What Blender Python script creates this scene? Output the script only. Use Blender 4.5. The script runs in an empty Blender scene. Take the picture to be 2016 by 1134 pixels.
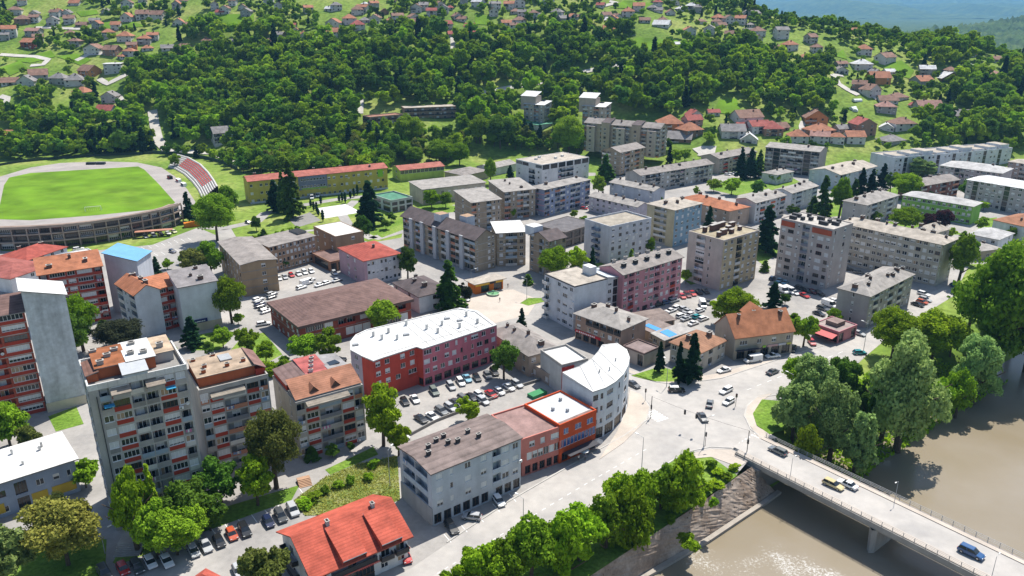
import bpy, bmesh, math, random, re
import numpy as np
from mathutils import Vector, Matrix
random.seed(7); np.random.seed(7)
scn = bpy.context.scene
R = math.radians

# ------------------------------------------------------------------ camera, sky, sun, exposure
FPX, PITCH, CAMH = 1540.0, math.atan((567-10)/1540.0), 100.0
cd = bpy.data.cameras.new('camera'); cam = bpy.data.objects.new('camera', cd); scn.collection.objects.link(cam)
cam.location = (0, 0, CAMH); cam.rotation_euler = (math.pi/2-PITCH, 0, 0)
cd.sensor_width = 36; cd.lens = FPX/2016*36; cd.clip_start = 1; cd.clip_end = 40000
scn.camera = cam
SUN_AZ, SUN_EL = R(29), R(60)          # azimuth from +Y towards +X
w = bpy.data.worlds.new('World'); scn.world = w; w.use_nodes = True
nt = w.node_tree; bg = nt.nodes['Background']
sky = nt.nodes.new('ShaderNodeTexSky'); sky.sky_type = 'NISHITA'; sky.sun_disc = False
sky.sun_elevation = SUN_EL; sky.sun_rotation = SUN_AZ
nt.links.new(sky.outputs[0], bg.inputs[0]); bg.inputs[1].default_value = 0.098
sd = bpy.data.lights.new('sun', 'SUN'); sun = bpy.data.objects.new('sun', sd); scn.collection.objects.link(sun)
sd.energy = 5.0; sd.angle = R(0.5); sd.color = (1, .95, .87)
sv = Vector((math.sin(SUN_AZ)*math.cos(SUN_EL), math.cos(SUN_AZ)*math.cos(SUN_EL), math.sin(SUN_EL)))
sun.rotation_euler = sv.to_track_quat('Z', 'Y').to_euler(); sun.location = (200, 300, 400)
vs = scn.view_settings; vs.view_transform = 'Standard'; vs.look = 'None'; vs.exposure = 0.6; vs.gamma = 1
try: vs.use_curve_mapping = False
except Exception: pass
scn.cycles.max_bounces = 5; scn.cycles.diffuse_bounces = 2; scn.cycles.glossy_bounces = 2
scn.cycles.transmission_bounces = 2; scn.cycles.volume_bounces = 0; scn.cycles.transparent_max_bounces = 4
scn.cycles.use_adaptive_sampling = True; scn.cycles.sample_clamp_indirect = 5

# ------------------------------------------------------------------ survey: photo pixel -> point on the land
CP, SP = math.cos(PITCH), math.sin(PITCH)
def ray(px, py):
    x = (px-1008)/FPX; y = (567-py)/FPX
    return x, CP+y*SP, -SP+y*CP
def U(px, py, h=0.0):
    d = ray(px, py); t = (h-CAMH)/d[2]
    return Vector((d[0]*t, d[1]*t, h))
def toPx(X, Y, Z):
    zc = Y*CP-(Z-CAMH)*SP; yc = Y*SP+(Z-CAMH)*CP
    return 1008+FPX*X/zc, 567-FPX*yc/zc
def sstep(a, b, x):
    t = np.clip((x-a)/(b-a), 0, 1); return t*t*(3-2*t)
def softplus(x, k): return k*np.log1p(np.exp(np.clip(x/k, -30, 30)))+np.where(x/k > 30, x-30*k, 0)
WL_PX = [(1100,1260),(1270,1134),(1400,1055),(1500,990),(1545,958),(1600,915),(1640,897),(1700,893),(1745,852),(1850,792),(1900,762),(1990,717),(2100,655),(2350,585)]
WATER_Z = -7.0
WL = np.array([U(*q, WATER_Z)[:2] for q in WL_PX])
def river_d(X, Y):
    """signed distance to the waterline, positive on the town side"""
    X = np.asarray(X, float); Y = np.asarray(Y, float)
    best = np.full(X.shape, 1e9); sg = np.ones(X.shape)
    for a, b in zip(WL[:-1], WL[1:]):
        ab = b-a; t = np.clip(((X-a[0])*ab[0]+(Y-a[1])*ab[1])/(ab@ab), 0, 1)
        dx = X-a[0]-t*ab[0]; dy = Y-a[1]-t*ab[1]; d = np.hypot(dx, dy)
        cr = ab[0]*(Y-a[1])-ab[1]*(X-a[0])
        m = d < best; best = np.where(m, d, best); sg = np.where(m, np.sign(cr), sg)
    return best*sg
def hill(X, Y):
    X = np.asarray(X, float); Y = np.asarray(Y, float)
    a = X/np.maximum(Y, 1)
    bump_ = np.exp(-((a-.03)/.16)**4); y0 = 506+52*(1-sstep(-.4, -.22, a))+34*bump_; sl = .36+.05*(1-sstep(-.4, -.22, a))+.07*bump_
    yc = np.interp(a, [-1, .22, .30, .49, .62, 1.0], [980, 950, 790, 722, 692, 680])
    up = sl*np.maximum(0, softplus(Y-y0, 6)-.15)
    over = softplus(Y-yc, 25)
    z = up-.62*over
    z = z+2.2*np.sin(X*.021+1)*np.sin(Y*.017+.5)*sstep(540, 640, Y)+1.2*np.sin(X*.05)*np.sin(Y*.043+2)*sstep(540, 640, Y)
    return np.maximum(z, -5)
def T(X, Y):
    z = hill(X, Y); d = river_d(X, Y)
    ramp = -9.0+9.0*sstep(-3, 13, d)
    return np.where(d < 14, np.minimum(z, ramp), z)
def top_at(X, Y, ty):
    k = (567-ty)/FPX; return CAMH+Y*(k*CP-SP)/(CP+k*SP)
def G(px, py):
    """photo pixel -> point on the terrain"""
    d = ray(px, py)
    t = np.linspace(60, 1500, 1441)
    X = d[0]*t; Y = d[1]*t; Z = CAMH+d[2]*t; h = hill(X, Y)
    i = np.argmax(Z < h)
    if i == 0: i = 1440
    a = (Z[i-1]-h[i-1])/max(1e-6, (Z[i-1]-h[i-1])-(Z[i]-h[i])); tt = t[i-1]+a
    x, y = d[0]*tt, d[1]*tt
    return Vector((x, y, float(hill(x, y))))

# ------------------------------------------------------------------ materials
MATS = {}
def mat(key, col, rough=.85, var=.18, scale=.35, bump=0, spec=.3, streak=0, metal=0, col2=None, fine=6.0, seam=None):
    if key in MATS: return MATS[key]
    m = bpy.data.materials.new(key); m.use_nodes = True; MATS[key] = m
    n = m.node_tree; b = n.nodes['Principled BSDF']
    b.inputs['Roughness'].default_value = rough; b.inputs['Specular IOR Level'].default_value = spec; b.inputs['Metallic'].default_value = metal
    tc = n.nodes.new('ShaderNodeTexCoord'); geo = n.nodes.new('ShaderNodeNewGeometry')
    no = n.nodes.new('ShaderNodeTexNoise'); no.inputs['Scale'].default_value = scale; no.inputs['Detail'].default_value = 5; no.inputs['Roughness'].default_value = .65
    n.links.new(geo.outputs['Position'], no.inputs['Vector'])
    rp = n.nodes.new('ShaderNodeValToRGB'); rp.color_ramp.elements[0].position = .32; rp.color_ramp.elements[1].position = .68
    c2 = col2 or tuple(c*(1-var*1.6) for c in col)
    rp.color_ramp.elements[0].color = (*c2, 1); rp.color_ramp.elements[1].color = (*[min(.95, c*(1+var*.25)) for c in col], 1)
    n.links.new(no.outputs['Fac'], rp.inputs['Fac']); out = rp.outputs['Color']
    n2 = n.nodes.new('ShaderNodeTexNoise'); n2.inputs['Scale'].default_value = fine; n2.inputs['Detail'].default_value = 3
    n.links.new(geo.outputs['Position'], n2.inputs['Vector'])
    mx = n.nodes.new('ShaderNodeMix'); mx.data_type = 'RGBA'; mx.blend_type = 'MULTIPLY'; mx.inputs['Factor'].default_value = min(1, var*1.3)
    mr = n.nodes.new('ShaderNodeMapRange'); mr.inputs['From Min'].default_value = .3; mr.inputs['From Max'].default_value = .7; mr.inputs['To Min'].default_value = .55; mr.inputs['To Max'].default_value = 1.15
    n.links.new(n2.outputs['Fac'], mr.inputs['Value']); n.links.new(out, mx.inputs['A']); n.links.new(mr.outputs[0], mx.inputs['B']); out = mx.outputs['Result']
    if streak:
        mp = n.nodes.new('ShaderNodeMapping'); mp.inputs['Scale'].default_value = (.55, .55, .06); n.links.new(geo.outputs['Position'], mp.inputs['Vector'])
        n3 = n.nodes.new('ShaderNodeTexNoise'); n3.inputs['Scale'].default_value = 1.0; n3.inputs['Detail'].default_value = 4; n.links.new(mp.outputs[0], n3.inputs['Vector'])
        m3 = n.nodes.new('ShaderNodeMapRange'); m3.inputs['From Min'].default_value = .35; m3.inputs['From Max'].default_value = .62; m3.inputs['To Min'].default_value = 1-streak; m3.inputs['To Max'].default_value = 1
        n.links.new(n3.outputs['Fac'], m3.inputs['Value'])
        mx3 = n.nodes.new('ShaderNodeMix'); mx3.data_type = 'RGBA'; mx3.blend_type = 'MULTIPLY'; mx3.inputs['Factor'].default_value = 1
        n.links.new(out, mx3.inputs['A']); n.links.new(m3.outputs[0], mx3.inputs['B']); out = mx3.outputs['Result']
    if seam:
        sp_ = n.nodes.new('ShaderNodeSeparateXYZ'); n.links.new(tc.outputs['Object'] if seam[0] == 'X' else geo.outputs['Position'], sp_.inputs[0])
        ms = n.nodes.new('ShaderNodeMath'); ms.operation = 'MULTIPLY'; ms.inputs[1].default_value = 1/seam[1]; n.links.new(sp_.outputs[seam[0]], ms.inputs[0])
        fs = n.nodes.new('ShaderNodeMath'); fs.operation = 'FRACT'; n.links.new(ms.outputs[0], fs.inputs[0])
        r5 = n.nodes.new('ShaderNodeMapRange'); r5.inputs['From Min'].default_value = 0; r5.inputs['From Max'].default_value = seam[2]; r5.inputs['To Min'].default_value = seam[3]; r5.inputs['To Max'].default_value = 1; n.links.new(fs.outputs[0], r5.inputs[0])
        m5 = n.nodes.new('ShaderNodeMix'); m5.data_type = 'RGBA'; m5.blend_type = 'MULTIPLY'; m5.inputs['Factor'].default_value = 1; n.links.new(out, m5.inputs['A']); n.links.new(r5.outputs[0], m5.inputs['B']); out = m5.outputs['Result']
    n.links.new(out, b.inputs['Base Color'])
    if bump:
        bp = n.nodes.new('ShaderNodeBump'); bp.inputs['Strength'].default_value = min(1, bump); bp.inputs['Distance'].default_value = bump*.2
        n.links.new(n2.outputs['Fac'], bp.inputs['Height']); n.links.new(bp.outputs[0], b.inputs['Normal'])
    return m
def wall(c): return mat('plaster_%.2f_%.2f_%.2f' % c, c, .9, .12, .25, 0, .2, .12)
def paint(c): return mat('paint_%.2f_%.2f_%.2f' % c, c, .6, .07, .8, 0, .3)
def roofm(c, tiles=True): return mat('roofing_%.2f_%.2f_%.2f' % c, c, .85, .26, .35, .25, .15, 0, seam=('Z', .24, .45, .72) if c[0] > c[2]*1.35 else None)
def carpaint(c):
    k = 'car_%.2f_%.2f_%.2f' % c
    if k in MATS: return MATS[k]
    m = mat(k, c, .28, .02, .5, 0, .5); m.node_tree.nodes['Principled BSDF'].inputs['Coat Weight'].default_value = .6
    m.node_tree.nodes['Principled BSDF'].inputs['Coat Roughness'].default_value = .08
    return m
GLASS = mat('window_glass', (.025, .032, .04), .12, .3, .8, 0, .6)
GLASSB = mat('blue_glass', (.02, .09, .3), .12, .2, .8, 0, .6)
FRAME = paint((.78, .78, .77)); FRAMEB = paint((.12, .07, .05)); BLIND = paint((.62, .63, .63)); BLINDB = paint((.35, .25, .16)); CURT = paint((.5, .48, .44))
CONC = wall((.42, .40, .37)); CONCD = wall((.26, .25, .235)); DARK = mat('dark_interior', (.03, .03, .032), .9, .2)
RED = wall((.42, .06, .035)); ORANGE = wall((.55, .12, .04))
ASPH = mat('asphalt_pale', (.37, .35, .325), .9, .18, .07, 0, .2, 0, 0, (.25, .24, .23), .9)
ROADM = mat('asphalt_road', (.425, .40, .37), .85, .16, .09, 0, .25, 0, 0, (.33, .315, .30), .5)
PAVE = mat('paving', (.50, .44, .38), .9, .12, .15, .1, .2, 0, 0, None, 3)
KERB = wall((.5, .48, .45)); LINE = paint((.78, .78, .76))
def greenmat(key, a, b, c, s1=.05, s2=.9):
    m = bpy.data.materials.new(key); m.use_nodes = True; n = m.node_tree; bs = n.nodes['Principled BSDF']
    bs.inputs['Roughness'].default_value = .95; bs.inputs['Specular IOR Level'].default_value = .1
    geo = n.nodes.new('ShaderNodeNewGeometry')
    def noise(s, d=4):
        q = n.nodes.new('ShaderNodeTexNoise'); q.inputs['Scale'].default_value = s; q.inputs['Detail'].default_value = d; n.links.new(geo.outputs['Position'], q.inputs['Vector']); return q
    q1 = noise(s1); q2 = noise(s2, 5)
    rp = n.nodes.new('ShaderNodeValToRGB'); e = rp.color_ramp.elements; e[0].position = .35; e[0].color = (*a, 1); e[1].position = .65; e[1].color = (*c, 1)
    e2 = rp.color_ramp.elements.new(.5); e2.color = (*b, 1)
    n.links.new(q1.outputs['Fac'], rp.inputs['Fac'])
    mr = n.nodes.new('ShaderNodeMapRange'); mr.inputs['From Min'].default_value = .3; mr.inputs['From Max'].default_value = .7; mr.inputs['To Min'].default_value = .6; mr.inputs['To Max'].default_value = 1.2; n.links.new(q2.outputs['Fac'], mr.inputs['Value'])
    mx = n.nodes.new('ShaderNodeMix'); mx.data_type = 'RGBA'; mx.blend_type = 'MULTIPLY'; mx.inputs['Factor'].default_value = 1
    n.links.new(rp.outputs[0], mx.inputs['A']); n.links.new(mr.outputs[0], mx.inputs['B']); n.links.new(mx.outputs['Result'], bs.inputs['Base Color'])
    bp = n.nodes.new('ShaderNodeBump'); bp.inputs['Strength'].default_value = .7; bp.inputs['Distance'].default_value = .4; n.links.new(q2.outputs['Fac'], bp.inputs['Height']); n.links.new(bp.outputs[0], bs.inputs['Normal'])
    return m
TERR = greenmat('meadow', (.12, .20, .03), (.18, .26, .045), (.26, .30, .08), .03, .35)
LAWN = greenmat('lawn', (.11, .20, .025), (.15, .25, .035), (.21, .29, .06), .1, 1.2)
WILD = greenmat('wild_grass', (.10, .16, .03), (.17, .22, .06), (.27, .27, .12), .25, 1.5)
PITCHM = greenmat('pitch_turf', (.115, .225, .012), (.125, .24, .014), (.14, .25, .018), .04, .06)
SOIL = mat('track_cinder', (.36, .33, .31), .95, .15, .08, .1, .1, 0, 0, None, 2)
STONE = mat('embankment_stone', (.42, .35, .29), .95, .35, .25, .4, .1, 0, 0, (.24, .175, .13), 2.2)
def leafmat(key, c, hue=.016, val=.45):
    m = bpy.data.materials.new(key); m.use_nodes = True; n = m.node_tree
    for q in list(n.nodes):
        if q.type != 'OUTPUT_MATERIAL': n.nodes.remove(q)
    out = n.nodes[0]
    oi = n.nodes.new('ShaderNodeObjectInfo'); geo = n.nodes.new('ShaderNodeNewGeometry')
    no = n.nodes.new('ShaderNodeTexNoise'); no.inputs['Scale'].default_value = .6; no.inputs['Detail'].default_value = 2; n.links.new(geo.outputs['Position'], no.inputs['Vector'])
    hs = n.nodes.new('ShaderNodeHueSaturation'); hs.inputs['Color'].default_value = (*c, 1)
    m1 = n.nodes.new('ShaderNodeMapRange'); m1.inputs['To Min'].default_value = .5-hue; m1.inputs['To Max'].default_value = .5+hue*.7; n.links.new(oi.outputs['Random'], m1.inputs['Value']); n.links.new(m1.outputs[0], hs.inputs['Hue'])
    ad = n.nodes.new('ShaderNodeMath'); ad.operation = 'MULTIPLY_ADD'; ad.inputs[1].default_value = 7.13; ad.inputs[2].default_value = 0; n.links.new(oi.outputs['Random'], ad.inputs[0])
    fr = n.nodes.new('ShaderNodeMath'); fr.operation = 'FRACT'; n.links.new(ad.outputs[0], fr.inputs[0])
    a2 = n.nodes.new('ShaderNodeMath'); a2.operation = 'ADD'; n.links.new(fr.outputs[0], a2.inputs[0]); n.links.new(no.outputs['Fac'], a2.inputs[1])
    m2 = n.nodes.new('ShaderNodeMapRange'); m2.inputs['From Min'].default_value = .3; m2.inputs['From Max'].default_value = 1.7; m2.inputs['To Min'].default_value = 1-val; m2.inputs['To Max'].default_value = 1+val; n.links.new(a2.outputs[0], m2.inputs['Value']); n.links.new(m2.outputs[0], hs.inputs['Value'])
    d = n.nodes.new('ShaderNodeBsdfDiffuse'); t = n.nodes.new('ShaderNodeBsdfTranslucent'); mx = n.nodes.new('ShaderNodeMixShader'); mx.inputs[0].default_value = .35
    n.links.new(hs.outputs[0], d.inputs[0]); n.links.new(hs.outputs[0], t.inputs[0]); n.links.new(d.outputs[0], mx.inputs[1]); n.links.new(t.outputs[0], mx.inputs[2]); n.links.new(mx.outputs[0], out.inputs['Surface'])
    return m
LEAF = {'g': leafmat('leaf_green', (.185, .31, .022)), 'b': leafmat('leaf_bright', (.235, .38, .02)), 'd': leafmat('leaf_dark', (.095, .19, .025)),
        'o': leafmat('leaf_olive', (.17, .20, .045)), 'y': leafmat('leaf_yellow', (.33, .32, .07)), 's': leafmat('needle_dark', (.024, .066, .026)),
        'w': leafmat('leaf_willow', (.26, .375, .115)), 'c': leafmat('leaf_copper', (.07, .03, .035)), 'k': leafmat('leaf_grey', (.075, .085, .045))}
BARK = mat('bark', (.12, .09, .065), .95, .3, 2, .4)
METAL = mat('galvanised_metal', (.35, .36, .37), .5, .1, 1, 0, .5); BLACKM = mat('black_metal', (.03, .03, .035), .5, .1); WHITEM = paint((.82, .82, .80))
RUBBER = mat('rubber', (.02, .02, .02), .9, .1); RIM = mat('alloy', (.5, .5, .52), .35, .05, 1, 0, .5, 0, .8); LAMPW = paint((.85, .85, .82)); LAMPR = paint((.5, .02, .02))

# ------------------------------------------------------------------ mesh helpers
COL = scn.collection
class MB:
    def __init__(s): s.v = []; s.f = []; s.m = []
    def quad(s, pts, mi=0):
        i = len(s.v); s.v += [tuple(p) for p in pts]; s.f.append(tuple(range(i, i+len(pts)))); s.m.append(mi)
    def box(s, x0, x1, y0, y1, z0, z1, mi=0, top=None):
        i = len(s.v); s.v += [(x0,y0,z0),(x1,y0,z0),(x1,y1,z0),(x0,y1,z0),(x0,y0,z1),(x1,y0,z1),(x1,y1,z1),(x0,y1,z1)]
        s.f += [(i+3,i+2,i+1,i),(i+4,i+5,i+6,i+7),(i,i+1,i+5,i+4),(i+1,i+2,i+6,i+5),(i+2,i+3,i+7,i+6),(i+3,i,i+4,i+7)]
        s.m += [mi, mi if top is None else top, mi, mi, mi, mi]
    def bar(s, a, b, r, mi=0, n=6, r2=None):
        a = Vector(a); b = Vector(b); d = (b-a).normalized(); u = d.orthogonal().normalized(); q = d.cross(u); r2 = r if r2 is None else r2
        i = len(s.v)
        for p, rr in ((a, r), (b, r2)):
            for k in range(n):
                t = 2*math.pi*k/n; s.v.append(tuple(p+u*math.cos(t)*rr+q*math.sin(t)*rr))
        for k in range(n): s.f.append((i+k, i+(k+1)%n, i+n+(k+1)%n, i+n+k)); s.m.append(mi)
        s.f.append(tuple(range(i+n-1, i-1, -1))); s.m.append(mi); s.f.append(tuple(range(i+n, i+2*n))); s.m.append(mi)
    def mesh(s, name, mats, smooth=False):
        me = bpy.data.meshes.new(name); me.from_pydata(s.v, [], s.f)
        for m in mats: me.materials.append(m)
        if len(mats) > 1: me.polygons.foreach_set('material_index', s.m)
        if smooth: me.polygons.foreach_set('use_smooth', [True]*len(s.f))
        me.update(); return me
def link(name, data, parent=None, loc=(0,0,0), rz=0, sc=None):
    o = bpy.data.objects.new(name, data); COL.objects.link(o); o.location = loc; o.rotation_euler = (0, 0, rz)
    if sc is not None: o.scale = sc
    if parent is not None: o.parent = parent
    return o
def tag(o, label=None, cat=None, group=None, kind=None):
    if label: o['label'] = label
    if cat: o['category'] = cat
    if group: o['group'] = group
    if kind: o['kind'] = kind
    return o
def structure(name, mb, mats, smooth=False): return tag(link(name, mb.mesh(name, mats, smooth)), kind='structure')
class Frame:
    """a local building frame: origin (world), angle; places children of a root given in this frame"""
    def __init__(s, o, ang, root=None): s.o = Vector(o); s.a = ang; s.root = root
    def w(s, x, y, z=0):
        c, k = math.cos(s.a), math.sin(s.a); return Vector((s.o.x+c*x-k*y, s.o.y+k*x+c*y, s.o.z+z))
    def put(s, name, data, x=0, y=0, z=0, rz=0, parent=None, sc=None):
        p = s.w(x, y, z); r = s.root; d = p-r.location; c, k = math.cos(-r.rotation_euler.z), math.sin(-r.rotation_euler.z)
        loc = Vector((c*d.x-k*d.y, k*d.x+c*d.y, d.z)); rr = s.a+rz-r.rotation_euler.z
        if parent is not None:
            d2 = loc-parent.location; c, k = math.cos(-parent.rotation_euler.z), math.sin(-parent.rotation_euler.z)
            loc = Vector((c*d2.x-k*d2.y, k*d2.x+c*d2.y, d2.z)); rr -= parent.rotation_euler.z
        return link(name, data, parent or r, loc, rr, sc)

# ------------------------------------------------------------------ windows, balconies
WCACHE = {}
def window_mesh(wd, ht, var):
    k = (round(wd, 1), round(ht, 1), var)
    if k in WCACHE: return WCACHE[k]
    wd, ht = k[0], k[1]; b = MB(); f = .08 if var != 'glassy' else .05
    b.quad([(0,0,0),(wd,0,0),(wd,0,ht),(0,0,ht)], 1)
    for x0, x1, z0, z1 in ((0,f,0,ht),(wd-f,wd,0,ht),(f,wd-f,0,f),(f,wd-f,ht-f,ht)): b.box(x0, x1, -.06, -.002, z0, z1, 0)
    nm = max(1, int(round(wd/.8)))
    for q in range(1, nm): b.box(wd*q/nm-.04, wd*q/nm+.04, -.055, -.002, f, ht-f, 0)
    bl = {'full': 1, 'half': .5, 'low': .75, 'one': 1}.get(var, 0)
    if bl:
        x1 = wd*.5 if var == 'one' else wd-f
        b.box(f, x1, -.045, -.02, ht*(1-bl)+f*(bl == 1), ht-f, 2)
    if wd > .6 and ht < 1.8: b.box(-.06, wd+.06, -.2, 0, -.06, -.004, 0)
    g = GLASSB if var == 'blue' else GLASS
    me = b.mesh('window', [FRAMEB if var in ('brown', 'dark') else FRAME, g, BLINDB if var == 'one' else BLIND]); WCACHE[k] = me; return me
VARS = ['plain']*7+['half']*3+['full']*4+['low']*2+['one', 'brown']
PCACHE = {}
def parapet_mesh(wd, ht, m, deep):
    k = (round(wd, 1), round(ht, 2), m.name, round(deep, 1))
    if k in PCACHE: return PCACHE[k]
    b = MB(); wd = k[0]
    if deep > .2:
        b.box(0, wd, -deep, 0, -.18, 0, 1); b.box(0, wd, -deep, -deep+.1, .002, ht, 0)
        b.box(0, .1, -deep+.1, -.002, .002, ht, 0); b.box(wd-.1, wd, -deep+.1, -.002, .002, ht, 0)
    else: b.box(0, wd, -.06, .06, 0, ht, 0)
    me = b.mesh('balcony', [m, CONC]); PCACHE[k] = me; return me
ACM = None
def ac_mesh():
    global ACM
    if ACM is None:
        b = MB(); b.box(-.4, .4, -.35, 0, 0, .55, 0); b.box(-.28, .08, -.36, -.352, .08, .46, 1); ACM = b.mesh('air_conditioner', [WHITEM, CONCD])
    return ACM
LDM = {}; DISH = []
def laundry_mesh(k, w_):
    kk = (k, round(w_, 1))
    if kk not in LDM:
        b = MB(); rr = random.Random(k); x = 0
        while x < w_:
            d = rr.uniform(.3, .6); z = rr.uniform(-.1, .15); b.quad([(x,-.02*k,z),(x+d*.9,0,z),(x+d*.9,.01,.7),(x,0,.7)], rr.randrange(3)); x += d
        LDM[kk] = b.mesh('laundry', [paint([(.7,.7,.72),(.5,.15,.3),(.2,.3,.5),(.6,.6,.3)][k]), paint((.65,.65,.66)), paint((.15,.2,.35))])
    return LDM[kk]
def dish_mesh():
    if not DISH:
        b = MB()
        for i in range(10):
            a0, a1 = 6.2832*i/10, 6.2832*(i+1)/10; b.quad([(0,-.08,0),(.42*math.cos(a0),-.22,.42*math.sin(a0)),(.42*math.cos(a1),-.22,.42*math.sin(a1))])
        b.bar((0,0,0),(0,-.5,-.1),.02,1,4); DISH.append(b.mesh('satellite_dish', [paint((.6,.6,.6)), METAL]))
    return DISH[0]
def bays(p):
    out = []
    for c, n, dt, d in re.findall(r'([A-Za-z])(\d+(?:\.\d+)?)?|(\.)(\d+)?', p):
        if c: out.append((c, float(n) if n else 1.0))
        else: out.append(('.', float('0.'+d) if d else 1.0))
    return out
def facade(F, mb, x, y, ang, L, h, n, pats, rng, pm=None, gh=None, extra=None, winvars=None, wh=1.4, sill=.9, par=None, slabs=False):
    """adds a facade to wall mesh mb (frame F); starts at local x,y heading ang; outward = right-hand side of heading"""
    du = (math.cos(ang), math.sin(ang)); nr = (du[1], -du[0])
    pt = lambda u, v, d=0.0: (x+du[0]*u+nr[0]*d, y+du[1]*u+nr[1]*d, v)
    gh = gh or h/n; fh = (h-gh)/max(1, n-1); ops = []; wv = winvars or VARS
    def win(u, v, wd, ht, dp, var=None):
        p = pt(u, v, -dp); F.put('window', window_mesh(wd, ht, var or rng.choice(wv)), p[0], p[1], p[2], ang)
    for fl in range(n):
        v0 = 0 if fl == 0 else gh+fh*(fl-1); H_ = gh if fl == 0 else fh
        bl = bays(pats[min(fl, len(pats)-1)]); tot = sum(q[1] for q in bl); u = 0
        for c, rw in bl:
            bw = L*rw/tot; m = u+bw/2; pw = None
            if c == 'w': pw = min(1.5, bw*.62)
            elif c == 'W': pw = min(2.6, bw*.78)
            elif c == 'n': pw = min(.8, bw*.6)
            elif c in 'rR': pw = bw*.84
            elif c == 's': pw = bw*.94
            if c in 'wWnrRs':
                ht = min(wh, H_-sill-.35) if c != 's' else H_*.62
                vv = v0+(sill if c not in 'srR' else 1.12 if c != 's' else H_*.25); ht = min(ht, H_-1.12-.25) if c in 'rR' else ht
                o = (m-pw/2, m+pw/2, vv, vv+ht, .14); ops.append(o); win(o[0], vv, pw, ht, .139)
                if c in 'rR':
                    p = pt(m-bw*.44, v0+.12, .002); F.put('parapet_panel', parapet_mesh(bw*.88, .93, RED if c == 'r' else (par or ORANGE), .1), p[0], p[1], p[2], ang)
            elif c == 'S':
                o = (u+.12*bw, u+.88*bw, v0+.25, v0+H_-.55, .3); ops.append(o); win(o[0], o[2], o[1]-o[0], o[3]-o[2], .29, 'dark')
            elif c == 'g':
                o = (u+.08*bw, u+.92*bw, v0+.1, v0+H_-.1, .2); ops.append(o); win(o[0], o[2], o[1]-o[0], o[3]-o[2], .19, 'dark')
            elif c in 'lc':
                dp = 1.25; o = (u+.1, u+bw-.1, v0+.06, v0+H_-.3, dp, 1); ops.append(o)
                d = min(1.8, bw*.6); win(m-d/2, v0+.15, d, min(2.1, H_-.6), dp-.05)
                q = pt(u+.1, v0+.07, 0); F.put('balcony', parapet_mesh(bw-.2, 1.0, rng.choice(pm) if pm else CONC, .1), q[0], q[1], q[2], ang)
                if rng.random() < .13:
                    q2 = pt(u+.3, v0+.35, .12); F.put('laundry', laundry_mesh(rng.randrange(4), min(1.6, bw*.5)), q2[0], q2[1], q2[2], ang)
                if rng.random() < .07:
                    q2 = pt(u+bw-.5, v0+1.25, .1); F.put('satellite_dish', dish_mesh(), q2[0], q2[1], q2[2], ang)
                if c == 'c' and rng.random() < .5: win(u+.12, v0+1.1, bw-.24, H_-1.45, .1)
            elif c == 'b':
                d = min(1.8, bw*.6); o = (m-d/2, m+d/2, v0+.1, v0+min(2.3, H_-.4), .14); ops.append(o); win(o[0], o[2], d, o[3]-o[2], .139)
                q = pt(m-bw*.42, v0+.06, 0); F.put('balcony', parapet_mesh(bw*.84, 1.0, rng.choice(pm) if pm else CONC, 1.2), q[0], q[1], q[2], ang)
            if c in 'wr' and rng.random() < .07:
                q = pt(m+pw/2+.45, v0+.25, 0); F.put('air_conditioner', ac_mesh(), q[0], q[1], q[2], ang)
            u += bw
        if slabs and fl:
            q = pt(0, v0-.12, 0); b = MB(); b.box(0, L, -.05, .0, 0, .24); F.put('floor_band', b.mesh('floor_band', [slabs]), q[0], q[1], q[2], ang)
    us = sorted({0.0, L} | {round(o[0], 3) for o in ops} | {round(o[1], 3) for o in ops}); vsn = sorted({0.0, h} | {round(o[2], 3) for o in ops} | {round(o[3], 3) for o in ops})
    iu = {q: i for i, q in enumerate(us)}; iv = {q: i for i, q in enumerate(vsn)}
    hole = np.zeros((len(us), len(vsn)), bool)
    for o in ops: hole[iu[round(o[0], 3)]:iu[round(o[1], 3)], iv[round(o[2], 3)]:iv[round(o[3], 3)]] = True
    for i in range(len(us)-1):          # merge runs vertically
        j = 0
        while j < len(vsn)-1:
            if hole[i, j]: j += 1; continue
            k = j
            while k < len(vsn)-1 and not hole[i, k]: k += 1
            mb.quad([pt(us[i], vsn[j]), pt(us[i+1], vsn[j]), pt(us[i+1], vsn[k]), pt(us[i], vsn[k])]); j = k
    for o in ops:
        a, b_, c_, d_, dp = o[:5]
        mb.quad([pt(a,c_), pt(b_,c_), pt(b_,c_,-dp), pt(a,c_,-dp)]); mb.quad([pt(a,d_,-dp), pt(b_,d_,-dp), pt(b_,d_), pt(a,d_)])
        mb.quad([pt(a,c_,-dp), pt(a,d_,-dp), pt(a,d_), pt(a,c_)]); mb.quad([pt(b_,c_), pt(b_,d_), pt(b_,d_,-dp), pt(b_,c_,-dp)])
        if len(o) > 5: mb.quad([pt(a,c_,-dp), pt(b_,c_,-dp), pt(b_,d_,-dp), pt(a,d_,-dp)])

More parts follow.
